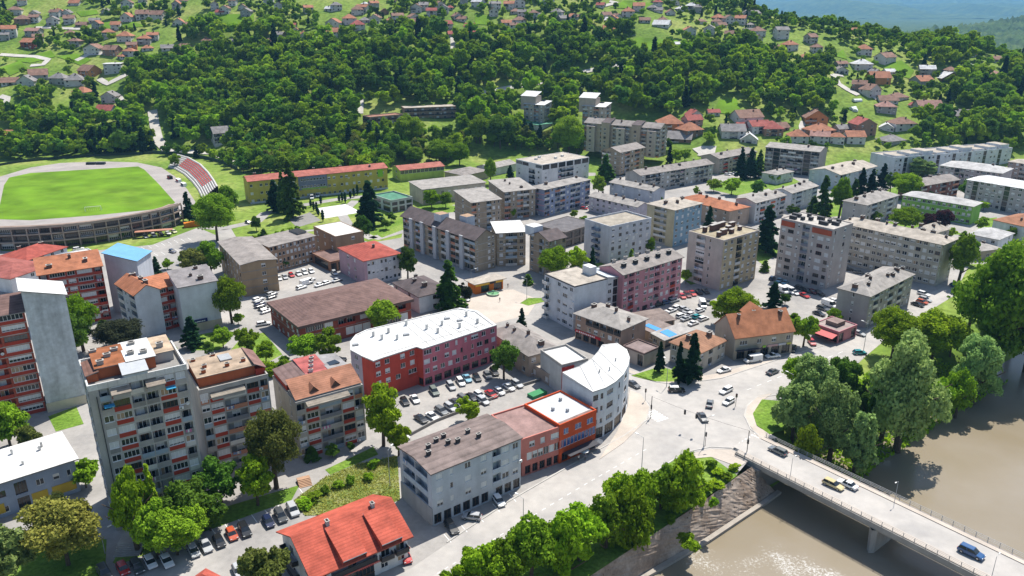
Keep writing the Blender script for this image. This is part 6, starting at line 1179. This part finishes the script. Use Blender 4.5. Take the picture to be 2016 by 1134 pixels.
tufts('bank_undergrowth', [(1545,900),(1560,830),(1700,740),(1800,700),(1900,700),(1995,712),(1900,768),(1850,800),(1745,862),(1700,900),(1640,905),(1600,925)], 16000, .5, LEAF['b'], 'bright undergrowth covering the river bank under the willows')
tufts('embankment_scrub', [(1170,1134),(1290,1056),(1452,942),(1500,975),(1400,1040),(1270,1120)], 3500, .2, leafmat('scrub_brown', (.22, .16, .09)), 'dry brown scrub on the stone embankment', 'bank')
tufts('quay_undergrowth', [(1345,960),(1400,930),(1450,942),(1300,1046),(1270,1060)], 5000, .3, LEAF['b'], 'low green growth on the quay slope by the bridge')

# ------------------------------------------------------------------ cars
def car_meshes(kind):
    """length along +x; body, glasshouse, wheel"""
    L_, hw_, zb, zr = {'hatch': (4.0,.86,.86,1.45), 'sedan': (4.5,.88,.84,1.42), 'suv': (4.6,.92,.98,1.68), 'van': (5.6,1.0,1.15,2.35), 'wagon': (4.6,.88,.86,1.48), 'pickup': (4.6,.86,.95,1.6)}[kind]
    h = L_/2
    prof = [(-h,.42),(-h-.02,.62),(-h+.06,zb-.04),(-h+.35,zb+.02),(h*.42,zb+.02),(h*.55,zb-.03),(h-.3,zb-.16),(h-.05,zb-.3),(h,.55),(h-.03,.35),(-h+.05,.3)]
    if kind == 'van': prof = [(-h,.42),(-h-.02,.62),(-h,zb),(-h+.05,zb+.02),(h*.62,zb+.02),(h*.72,zb-.02),(h-.25,zb-.18),(h-.05,zb-.35),(h,.55),(h-.03,.35),(-h+.05,.3)]
    b = MB(); n = len(prof); ring = []
    for y, k in ((-hw_,.05),(-hw_+.09,0),(hw_-.09,0),(hw_,.05)):
        ring.append(len(b.v)); cxm = 0; b.v += [(x*(1-k*.4), y, z-(k if z > .6 else -k)) for x, z in prof]
    for a, c in zip(ring[:-1], ring[1:]):
        for i in range(n): j = (i+1) % n; b.f.append((a+i, a+j, c+j, c+i)); b.m.append(0)
    b.f.append(tuple(ring[0]+i for i in range(n))); b.m.append(0); b.f.append(tuple(ring[3]+i for i in reversed(range(n)))); b.m.append(0)
    gx = {'hatch': (-h+.12,-h+.45,h*.12,h*.48), 'sedan': (-h+.75,-h+1.3,h*.08,h*.45), 'suv': (-h+.1,-h+.4,h*.18,h*.5), 'van': (-h+.04,-h+.08,h*.52,h*.74), 'wagon': (-h+.1,-h+.4,h*.1,h*.46), 'pickup': (-.5,-.35,h*.15,h*.46)}[kind]
    body = b.mesh('body', [MATS['car_default']], True) if 'car_default' in MATS else b.mesh('body', [carpaint((.5,.5,.5))], False)
    g = MB(); yb, yt = hw_-.08, hw_-.24; z0, z1 = zb, zr
    lo = [(gx[0],-yb,z0),(gx[3],-yb,z0),(gx[3],yb,z0),(gx[0],yb,z0)]; hi = [(gx[1],-yt,z1-.07),(gx[2],-yt,z1-.07),(gx[2],yt,z1-.07),(gx[1],yt,z1-.07)]
    for i in range(4): j = (i+1) % 4; g.quad([lo[i], lo[j], hi[j], hi[i]], 0)
    glass = g.mesh('glasshouse', [GLASS])
    r = MB(); e = .03; rf = [(gx[1]-.04,-yt-e),(gx[2]+.06,-yt-e),(gx[2]+.06,yt+e),(gx[1]-.04,yt+e)]; r.quad([(x, y, z1-.075) for x, y in rf]); t_ = [((x-(gx[1]+gx[2])/2)*.93+(gx[1]+gx[2])/2, y*.85, z1) for x, y in rf]; r.quad(t_)
    for i in range(4): j = (i+1) % 4; r.quad([(rf[i][0],rf[i][1],z1-.075),(rf[j][0],rf[j][1],z1-.075),t_[j],t_[i]])
    for s in (-1, 1):
        for fx in ([.5] if kind not in ('van', 'pickup') else []):
            xa = gx[0]+(gx[3]-gx[0])*fx; xb = gx[1]+(gx[2]-gx[1])*fx; r.quad([(xa-.06,s*(yb+.004),z0),(xa+.06,s*(yb+.004),z0),(xb+.05,s*(yt+.004),z1-.07),(xb-.05,s*(yt+.004),z1-.07)])
        if kind == 'van':
            r.box(-h+.05, h*.25, min(s*(yb-.12), s*(yb+.01)), max(s*(yb-.12), s*(yb+.01)), z0, z1-.08)
    if kind == 'van': r.box(-h+.03, -h+.12, -yb+.1, yb-.1, z0, z1-.08)
    roof = r.mesh('car_roof', [carpaint((.5,.5,.5))])
    wb_ = MB(); R_ = .31 if kind not in ('van', 'suv') else .36; wb_.bar((0,-.1,0), (0,.1,0), R_, 0, 12); wb_.bar((0,-.112,0), (0,.112,0), R_*.6, 1, 8); wheel = wb_.mesh('wheel', [RUBBER, RIM])
    return dict(body=body, glass=glass, roof=roof, wheel=wheel, L=L_, hw=hw_, R=R_, zb=zb)
CARS = {k: car_meshes(k) for k in ('hatch', 'sedan', 'suv', 'van', 'wagon', 'pickup')}
hb_ = MB(); hb_.box(-.03,.04,-.17,.17,-.07,.07); HL = hb_.mesh('headlight', [LAMPW]); hb_ = MB(); hb_.box(-.04,.03,-.12,.12,-.09,.09); TLm = hb_.mesh('tail_light', [LAMPR])
CCOL = {'white': (.78,.78,.77), 'silver': (.42,.43,.44), 'grey': (.15,.16,.165), 'dark grey': (.06,.065,.07), 'black': (.012,.013,.015), 'red': (.42,.012,.012), 'blue': (.01,.07,.20), 'navy': (.012,.02,.06), 'teal': (.02,.25,.27), 'beige': (.52,.43,.21), 'green grey': (.16,.19,.17), 'orange': (.45,.08,.03), 'light blue': (.20,.42,.55), 'wine': (.12,.012,.02), 'pale yellow': (.62,.60,.35)}
KN = {'hatch': 'hatchback', 'sedan': 'sedan', 'suv': 'off-roader', 'van': 'van', 'wagon': 'estate car', 'pickup': 'pickup'}
def car(px, py, d, kind, col, where, z=0.03, group=None, roofcol=None, full=True):
    p = U(px, py, z); q = U(px+d[0]*6, py+d[1]*6, z); a = math.atan2(q.y-p.y, q.x-p.x); M = CARS[kind]
    root = link({'van': 'van', 'pickup': 'pickup_truck'}.get(kind, 'car'), None, None, (p.x, p.y, z), a); tag(root, '%s %s %s' % (col, KN[kind], where), 'van' if kind == 'van' else 'pickup' if kind == 'pickup' else 'car', group)
    def part(nm, me, loc=(0,0,0), m=None):
        o = link(nm, me, root, loc)
        if m: o.material_slots[0].link = 'OBJECT'; o.material_slots[0].material = m
        return o
    cp_ = carpaint(CCOL[col]); part('body', M['body'], m=cp_); part('glasshouse', M['glass']); part('car_roof', M['roof'], m=carpaint(CCOL[roofcol]) if roofcol else cp_)
    for sx in (-1, 1):
        for sy in (-1, 1): part('wheel', M['wheel'], (sx*M['L']*.31, sy*(M['hw']-.06), M['R']))
    if full:
        for sy in (-1, 1): part('headlight', HL, (M['L']/2-.1, sy*(M['hw']-.25), .68)); part('tail_light', TLm, (-M['L']/2+.02, sy*(M['hw']-.2), .78))
    return root
bd = (1, .47)
for x, y, k, c_, w_ in ((1531,891,'wagon','grey','driving onto the bridge at the junction end'), (1640,958,'wagon','beige','on the bridge beside a white sedan'), (1668,957,'sedan','white','on the bridge beside a beige estate car'), (1911,1092,'suv','blue','alone on the near part of the bridge')): car(x, y, bd if c_ not in ('white', 'grey') else (-1,-.47), k, c_, w_, .57)
J = [(1332,771,(1,.02),'suv','black','waiting at the junction by the dark conifer','white'), (1247,760,(.8,.42),'sedan','dark grey','in the side street beside the curved building',None), (1429,772,(-.75,.38),'wagon','white','in the junction, farther of the two white cars there',None), (1434,794,(-.7,.4),'hatch','white','in the junction, nearer of the two white cars there',None), (1397,798,(.2,-.9),'sedan','grey','in the middle of the junction',None), (1383,825,(.5,.7),'sedan','dark grey','nearest the traffic lights in the junction',None),
 (1521,735,(.8,-.33),'sedan','dark grey','driving up the river road',None), (1482,712,(-1,.18),'van','white','parked before the orange corner house',None), (1425,732,(-1,.25),'sedan','white','parked before the cream villa',None), (1521,704,(-1,.12),'pickup','white','parked before the corner house shops',None), (1561,690,(-.4,.8),'hatch','black','in tree shade beside the corner house',None), (1598,677,(.5,.6),'hatch','red','under the tree by the pink pavilion',None), (1692,697,(1,-.02),'hatch','teal','driving past the riverside willow',None),
 (889,1042,(.5,.72),'wagon','black','parked before the grey block, left of three',None), (929,1021,(-1,-.12),'hatch','silver','parked askew before the grey block, middle of three',None), (982,990,(.5,.68),'hatch','white','parked before the grey block, right of three',None), (799,1100,(.35,.8),'hatch','red','beside the red-roofed house',None), (668,711,(1,-.12),'sedan','black','parked in the street behind the shorter slab',None), (790,868,(1,-.35),'wagon','white','under the bright tree at the parking entrance',None), (917,591,(.75,.42),'hatch','grey','on the square by the fountain',None), (905,585,(.7,.3),'hatch','white','beside the spruce on the square',None), (690,735,(.6,.5),'hatch','grey','in the street beside the red rounded block end',None),
 (519,640,(1,-.15),'wagon','white','parked below the brick hall corner',None), (489,440,(1,.3),'hatch','dark grey','on the drive left of the yellow school',None), (1383,603,(.3,.6),'van','white','entering the white car park',None), (1394,598,(.3,.6),'hatch','dark grey','behind the white van at the car park',None), (340,497,(1,.4),'hatch','navy','alone in the stadium car park',None), (287,517,(.6,.3),'hatch','navy','behind the blue-roofed block',None), (155,492,(1,-.15),'wagon','white','on the white annex forecourt below the grandstand',None), (470,1128,(.4,.8),'hatch','silver','half hidden under the bush at the lower parking edge',None)]
for x, y, d, k, c_, w_, rc in J: car(x, y, d, k, c_, w_, roofcol=rc)
def row(cars_, d, where, group):
    seen = {}
    for x, y, k, c_ in cars_: seen.setdefault((k, c_), []).append((x, y))
    for x, y, k, c_ in cars_:
        s = sorted(seen[(k, c_)]); w_ = where
        if len(s) > 1: w_ += ', %s from left' % ordn(s.index((x, y)))
        car(x, y, d, k, c_, w_, group=group, full=y > 700)
row([(243,1124,'hatch','red'),(271,1120,'wagon','dark grey'),(297,1111,'hatch','white'),(329,1108,'sedan','white'),(382,1089,'hatch','silver'),(406,1078,'sedan','silver'),(432,1070,'hatch','black'),(457,1056,'hatch','orange'),(482,1048,'suv','black'),(529,1031,'hatch','navy'),(553,1020,'suv','dark grey'),(577,1008,'suv','silver'),(206,1132,'suv','dark grey')], (.42,.75), 'in the lower parking row before the concrete tower', 'cars in the lower parking row')
row([(797,794,'hatch','black'),(817,789,'sedan','white'),(855,774,'suv','green grey'),(888,763,'wagon','silver'),(907,755,'wagon','white'),(920,748,'sedan','light blue'),(939,747,'hatch','black'),(960,742,'hatch','grey'),(973,735,'wagon','black')], (.45,.62), 'in the row against the pink block', 'cars against the pink block')
row([(829,828,'sedan','black'),(851,823,'sedan','white'),(869,812,'wagon','grey'),(887,805,'wagon','silver'),(897,796,'sedan','dark grey'),(913,788,'wagon','grey'),(928,785,'sedan','black'),(944,781,'hatch','white'),(951,792,'wagon','silver'),(967,779,'sedan','red'),(983,774,'hatch','white'),(1002,765,'sedan','white'),(1018,759,'wagon','silver')], (.62,.42), 'in the middle row of the parking lot', 'cars in the middle of the lot')
row([(536,581,'wagon','silver'),(535,587,'hatch','grey'),(509,592,'wagon','white'),(512,599,'wagon','silver'),(513,604,'wagon','navy'),(519,609,'hatch','dark grey'),(525,615,'wagon','white')], (.9,-.28), 'in the yard beside the brown office wing', 'cars by the office wing')
row([(549,550,'sedan','white'),(561,548,'hatch','silver'),(574,544,'hatch','red'),(588,541,'sedan','white'),(600,538,'wagon','white'),(613,536,'hatch','white'),(659,540,'wagon','silver')], (.6,.6), 'in the office car park, back row', 'cars in the office car park')
row([(611,553,'wagon','white'),(604,560,'van','white'),(594,568,'wagon','white'),(644,559,'hatch','white'),(664,554,'sedan','silver'),(630,563,'sedan','white')], (.95,-.3), 'in the office car park, front cluster', 'cars in the office car park front')
row([(287,468,'hatch','silver'),(303,465,'hatch','white'),(317,463,'wagon','black'),(331,461,'sedan','white'),(343,458,'hatch','pale yellow')], (.8,.45), 'parked at the foot of the grandstand', 'cars by the grandstand')
row([(614,391,'van','white'),(625,387,'van','white'),(632,385,'van','silver')], (.2,.8), 'parked against the yellow school', 'vans at the school')
row([(1343,586,'hatch','red'),(1353,583,'wagon','wine'),(1363,580,'sedan','red'),(1376,578,'hatch','black'),(1389,576,'sedan','black')], (.6,.5), 'beside the end of the pink five storey block', 'cars beside the pink block end')
row([(1278,606,'sedan','white'),(1297,602,'wagon','black'),(1310,598,'hatch','blue'),(1327,594,'wagon','silver')], (1,-.25), 'parked along the front of the pink five storey block', 'cars along the pink five storey block')
row([(1321,614,'sedan','white'),(1334,608,'wagon','white'),(1346,610,'hatch','silver'),(1354,615,'sedan','silver'),(1341,624,'wagon','white'),(1361,621,'hatch','white'),(1350,630,'sedan','silver'),(1372,626,'hatch','teal'),(1385,630,'wagon','white'),(1365,639,'sedan','white'),(1378,614,'hatch','white')], (.9,-.32), 'in the central white car park', 'cars in the white car park')
row([(1520,550,'hatch','navy'),(1535,554,'sedan','light blue'),(1546,558,'sedan','light blue')], (.6,-.5), 'at the foot of the pinkish tower', 'cars at the pinkish tower')
row([(1575,570,'wagon','black'),(1588,574,'wagon','dark grey'),(1600,577,'hatch','wine'),(1613,580,'wagon','black'),(1583,584,'sedan','red'),(1540,575,'van','white'),(1554,576,'van','white'),(1564,579,'hatch','white')], (.75,.35), 'in the shade below the pinkish tower', 'cars below the pinkish tower')
row([(1612,620,'sedan','black'),(1620,610,'wagon','dark grey'),(1632,603,'van','white'),(1643,596,'hatch','white')], (.85,.3), 'left of the four storey grey block', 'cars beside the grey block')
row([(1806,602,'sedan','black'),(1815,597,'hatch','orange'),(1821,592,'wagon','silver'),(1818,581,'wagon','white'),(1690,659,'sedan','silver'),(1880,565,'hatch','blue')], (.8,.25), 'along the lane right of the four storey grey block', 'cars along the river lane')
row([(1432,345,'hatch','white'),(1440,344,'wagon','white'),(1448,343,'hatch','silver'),(1500,352,'hatch','white'),(1720,400,'wagon','white'),(1748,428,'hatch','white'),(1150,412,'hatch','red'),(1162,410,'sedan','white'),(1668,532,'wagon','black'),(1690,538,'hatch','grey'),(1172,308,'hatch','white'),(1180,309,'wagon','silver')], (.9,.1), 'in the far streets between the flats', 'cars in the far streets')

# ------------------------------------------------------------------ street furniture
def lamp(px, py, h=8, arm=1.6, ang=0, label='', z=0, double=False):
    p = U(px, py, z); root = link('street_lamp', None, None, p, ang); tag(root, label, 'street lamp', 'street lamps'); b = MB(); b.bar((0,0,-.2), (0,0,h), .1, 0, 6, .05); b.bar((0,0,h-.1), (arm,0,h+.25), .045, 0, 5); link('pole', b.mesh('pole', [METAL]), root)
    b = MB(); b.box(arm-.15, arm+.6, -.14, .14, h+.2, h+.34); link('lamp_head', b.mesh('lamp_head', [LAMPW]), root)
for x, y, h_, a, lb in ((1030,1052,8.5,2.4,'street lamp among the quay trees, nearest the camera'), (1263,925,8.5,2.4,'street lamp on the quay side of the main road near the junction'), (1385,880,8,.3,'street lamp pole at the quay corner of the junction'), (928,566,7,.4,'curved white lamp beside the orange kiosk'), (1037,590,8,2.6,'tall lamp post on the square by the lawn'), (768,960,9.5,1.2,'dark lamp post on the vacant grass plot'), (1312,762,8,2,'lamp post at the junction lawn'), (1700,690,9,2.2,'lamp post on the river road'), (207,1090,5,1,'short lamp at the steps bottom left'), (1555,790,8,2.4,'lamp post beside the junction lawn under the willow')): lamp(x, y, h_, 1.6, a, lb)
for k, (x, s) in enumerate(((10,-1),(29,1),(52,-1),(72,1),(94,-1))):
    p = BF.w(x, s*(hw-1.2), .68); root = link('street_lamp', None, None, p, BF.a+(math.pi/2 if s < 0 else -math.pi/2)); tag(root, 'thin lamp post on the bridge, %s from the junction' % ordn(k), 'street lamp', 'street lamps'); b = MB(); b.bar((0,0,0), (0,0,4.8), .06, 0, 6, .04); b.bar((0,0,4.7), (1.0,0,4.95), .03, 0, 5); link('pole', b.mesh('pole', [METAL]), root); b = MB(); b.box(.9,1.4,-.1,.1,4.9,5.02); link('lamp_head', b.mesh('lamp_head', [LAMPW]), root)
for k, (x, y, lb) in enumerate(((1281,823,'traffic light at the pavement before the curved building'), (1270,790,'traffic light at the side street corner'), (1388,878,'traffic light at the quay corner'), (1470,893,'traffic light at the bridge entrance'), (1448,800,'traffic light by the junction lawn'))):
    p = U(x, y); root = link('traffic_light', None, None, p, random.random()*6); tag(root, lb, 'traffic light', 'traffic lights'); b = MB(); b.bar((0,0,0), (0,0,3.2), .06); link('pole', b.mesh('pole', [BLACKM]), root); b = MB(); b.box(-.2,.2,-.18,.18,2.7,3.75); link('signal_head', b.mesh('signal_head', [BLACKM]), root)
    for z_, cc in ((3.5,(.4,.02,.02)),(3.2,(.4,.25,.02)),(2.9,(.02,.3,.1))): b = MB(); b.bar((0,-.19,z_),(0,-.23,z_),.1,0,8); link('signal_lens', b.mesh('signal_lens', [paint(cc)]), root)
wr = link('signal_wire', None, None, U(1281,823), 0); tag(wr, 'overhead wire with two hanging signals across the junction', 'signal wire'); p0 = Vector((0,0,6.2)); p1 = U(1470,893)-U(1281,823)+Vector((0,0,6.2)); b = MB()
for k in range(8): a_ = p0.lerp(p1, k/8); c_ = p0.lerp(p1, (k+1)/8); a_.z -= 2*(k/8)*(1-k/8); c_.z -= 2*((k+1)/8)*(1-(k+1)/8); b.bar(a_, c_, .025, 0, 4)
b.bar((0,0,0),(0,0,6.3),.09); b.bar(p1-Vector((0,0,6.2)), p1, .09); link('wire', b.mesh('wire', [BLACKM]), wr)
for t_ in (.36, .48): q = p0.lerp(p1, t_); b = MB(); b.box(-.22,.22,-.2,.2,-1.7,-.5); link('signal_head', b.mesh('signal_head', [BLACKM]), wr, q)
# fountain
root = link('fountain', None, None, U(971,580), 0); tag(root, 'round green fountain basin on the square', 'fountain'); b = MB(); N = 24
for i in range(N):
    a0, a1 = 6.2832*i/N, 6.2832*(i+1)/N
    for (r0, z0, r1, z1) in ((2.1,0,2.4,.7),(2.4,.7,2.15,.7),(2.15,.7,1.9,.25)): b.quad([(r0*math.cos(a0),r0*math.sin(a0),z0),(r0*math.cos(a1),r0*math.sin(a1),z0),(r1*math.cos(a1),r1*math.sin(a1),z1),(r1*math.cos(a0),r1*math.sin(a0),z1)])
link('basin', b.mesh('basin', [paint((.42,.55,.40))]), root); b = MB(); b.quad([(1.95*math.cos(6.2832*i/N),1.95*math.sin(6.2832*i/N),.45) for i in range(N)]); link('water', b.mesh('water', [paint((.12,.32,.15))]), root); b = MB(); b.bar((0,0,.2),(0,0,1.6),.14,0,8,.08); b.bar((0,0,1.5),(0,0,1.62),.45,0,10,.5); link('spout', b.mesh('spout', [paint((.05,.16,.10))]), root)
# road markings
def marks(name, quads): 
    b = MB()
    for a, c, w_ in quads:
        p, q = U(*a), U(*c); t_ = (q-p).normalized(); s = Vector((-t_.y, t_.x, 0))*w_/2; b.quad([(v.x, v.y, .042) for v in (p+s, p-s, q-s, q+s)])
    structure(name, b, [LINE])
marks('parking_marking', [((874+k*32, 1052-k*20), (888+k*32, 1068-k*20), .14) for k in range(5)]+[((232+k*25.5, 1104-k*10.2), (252+k*25.5, 1132-k*10.2), .14) for k in range(15)])
marks('parking_marking', [((265+k*13, 489-k*2.6), (273+k*13, 494-k*2.6), .15) for k in range(9)]+[((275+k*14, 504-k*2.6), (283+k*14, 509-k*2.6), .15) for k in range(6)])
marks('crossing_marking', [((1268+k*5, 815+k*3.0), (1290+k*5, 808+k*3.0), .5) for k in range(6)]+[((1455+k*6, 872-k*4), (1472+k*6, 880-k*4), .5) for k in range(6)])
lc = [(860,1130),(1000,1045),(1150,955),(1280,880)]; qd = []
for a, c in zip(lc[:-1], lc[1:]):
    for k in range(9): qd.append(((a[0]+(c[0]-a[0])*k/9, a[1]+(c[1]-a[1])*k/9), (a[0]+(c[0]-a[0])*(k+.45)/9, a[1]+(c[1]-a[1])*(k+.45)/9), .13))
for k in range(10): qd.append(((1470+k*20, 768-k*8), (1479+k*20, 764.4-k*8), .13))
marks('lane_marking', qd)
# cafe terrace: parasols, tables, people
for k, (x, y, cc) in enumerate(((1148,902,(.75,.75,.73)),(1160,893,(.06,.07,.09)),(1176,884,(.06,.07,.09)))):
    root = link('parasol', None, None, U(x, y), k); tag(root, ['white parasol on the terrace below the orange block', 'dark parasol nearest the white one on the terrace', 'dark parasol farthest right on the terrace'][k], 'parasol', 'cafe parasols'); b = MB(); b.bar((0,0,0),(0,0,2.5),.04); link('pole', b.mesh('pole', [METAL]), root); b = MB()
    for i in range(8): a0, a1 = 6.2832*i/8, 6.2832*(i+1)/8; b.quad([(1.4*math.cos(a0),1.4*math.sin(a0),2.15),(1.4*math.cos(a1),1.4*math.sin(a1),2.15),(0,0,2.6)])
    link('canopy', b.mesh('canopy', [paint(cc)]), root)
def person_mesh():
    b = bmesh.new(); vs_ = {}
    J_ = {'pel': (0,0,.95,.15), 'che': (0,0,1.3,.17), 'nek': (0,0,1.48,.06), 'hed': (0,.02,1.62,.10), 'top': (0,.01,1.72,.08), 'ls': (-.19,0,1.42,.06), 'le': (-.26,.02,1.14,.045), 'lh': (-.25,.1,.9,.035), 'rs': (.19,0,1.42,.06), 're': (.26,.03,1.14,.045), 'rh': (.24,.14,.92,.035), 'lk': (-.1,.06,.5,.065), 'la': (-.11,.0,.08,.045), 'lt': (-.11,.16,.04,.035), 'rk': (.1,-.02,.5,.065), 'ra': (.11,-.12,.08,.045), 'rt': (.11,.03,.04,.035)}
    for k, q in J_.items(): vs_[k] = b.verts.new(q[:3])
    for e in ('pel che','che nek','nek hed','hed top','che ls','ls le','le lh','che rs','rs re','re rh','pel lk','lk la','la lt','pel rk','rk ra','ra rt'): b.edges.new([vs_[x] for x in e.split()])
    b.verts.index_update(); me = bpy.data.meshes.new('person_skeleton'); b.to_mesh(me); b.free(); o = bpy.data.objects.new('person_tmp', me); COL.objects.link(o); md = o.modifiers.new('s', 'SKIN')
    for v, q in zip(me.skin_vertices[0].data, J_.values()): v.radius = (q[3], q[3]*.85)
    me.skin_vertices[0].data[0].use_root = True; o.modifiers.new('d', 'SUBSURF').levels = 1; dg = bpy.context.evaluated_depsgraph_get(); out = bpy.data.meshes.new_from_object(o.evaluated_get(dg)); bpy.data.objects.remove(o); return out
PM = person_mesh(); SKIN = paint((.45,.28,.2)); HAIR = paint((.04,.03,.02))
PL = [(1139,908,(.7,.7,.7),(.03,.03,.05),'person in a white top standing at the cafe terrace edge'), (1152,906,(.1,.12,.2),(.05,.05,.06),'person in dark clothes on the terrace beside the white parasol'), (1000,566,(.03,.03,.04),(.03,.03,.05),'person in black standing on the square beside the kiosk'), (877,1012,(.7,.7,.72),(.04,.05,.1),'person in white walking past the grey block shops'), (984,594,(.05,.05,.06),(.1,.1,.12),'person in dark clothes crossing the square below the fountain')]
for x, y, sc_, tc_, lb in PL:
    me = PM.copy(); me.name = 'person'
    for m in (paint(sc_), paint(tc_), SKIN, HAIR): me.materials.append(m)
    for p in me.polygons: z = p.center.z; p.material_index = 3 if z > 1.66 else 2 if (z > 1.46 or (abs(p.center.x) > .2 and z < 1.2)) else 0 if z > .95 else 1
    tag(link('person', me, None, U(x, y, .13 if y > 880 else .04), random.random()*6), lb, 'person')
# steps and planter walls by the towers
b = MB()
for k in range(7): b.box(0, 5, k*.45, 8-k*.1, 0, .16*(k+1))
tag(link('stone_steps', b.mesh('stone_steps', [CONC]), None, U(222,1098), .1), 'broad concrete steps beside the concrete tower', 'steps')
b = MB()
for k in range(6): b.box(0, 2.8, k*.4, 3.2, 0, .14*(k+1))
tag(link('brick_steps', b.mesh('brick_steps', [wall((.45,.28,.18))]), None, U(590,962), .45), 'terracotta steps at the edge of the vacant grass plot', 'steps')
wall_line('retaining_wall', 'low dark retaining wall along the top of the middle parking lot', [(800,862),(860,830),(950,795),(1030,760),(1080,745)], .8, .3, CONCD, 'wall')
b = MB(); b.box(0,5,0,2.5,0,.9); tag(link('green_skip', b.mesh('green_skip', [paint((.03,.22,.08))]), None, U(1050,787), .7), 'green tarpaulined low shelter beside the curved building', 'shelter')

# ------------------------------------------------------------------ air
b = MB(); b.box(-9000, 27000, -300, 22000, -12, 860); hz = b.mesh('haze', []); HM = bpy.data.materials.new('haze'); HM.use_nodes = True; n = HM.node_tree
for q in list(n.nodes):
    if q.type == 'BSDF_PRINCIPLED': n.nodes.remove(q)
pv = n.nodes.new('ShaderNodeVolumePrincipled'); pv.inputs['Color'].default_value = (.26, .60, 1.0, 1); pv.inputs['Density'].default_value = .00007; pv.inputs['Anisotropy'].default_value = .2
n.links.new(pv.outputs[0], n.nodes['Material Output'].inputs['Volume']); hz.materials.append(HM); tag(link('haze', hz), 'blue summer haze over the valley', 'haze', None, 'stuff')
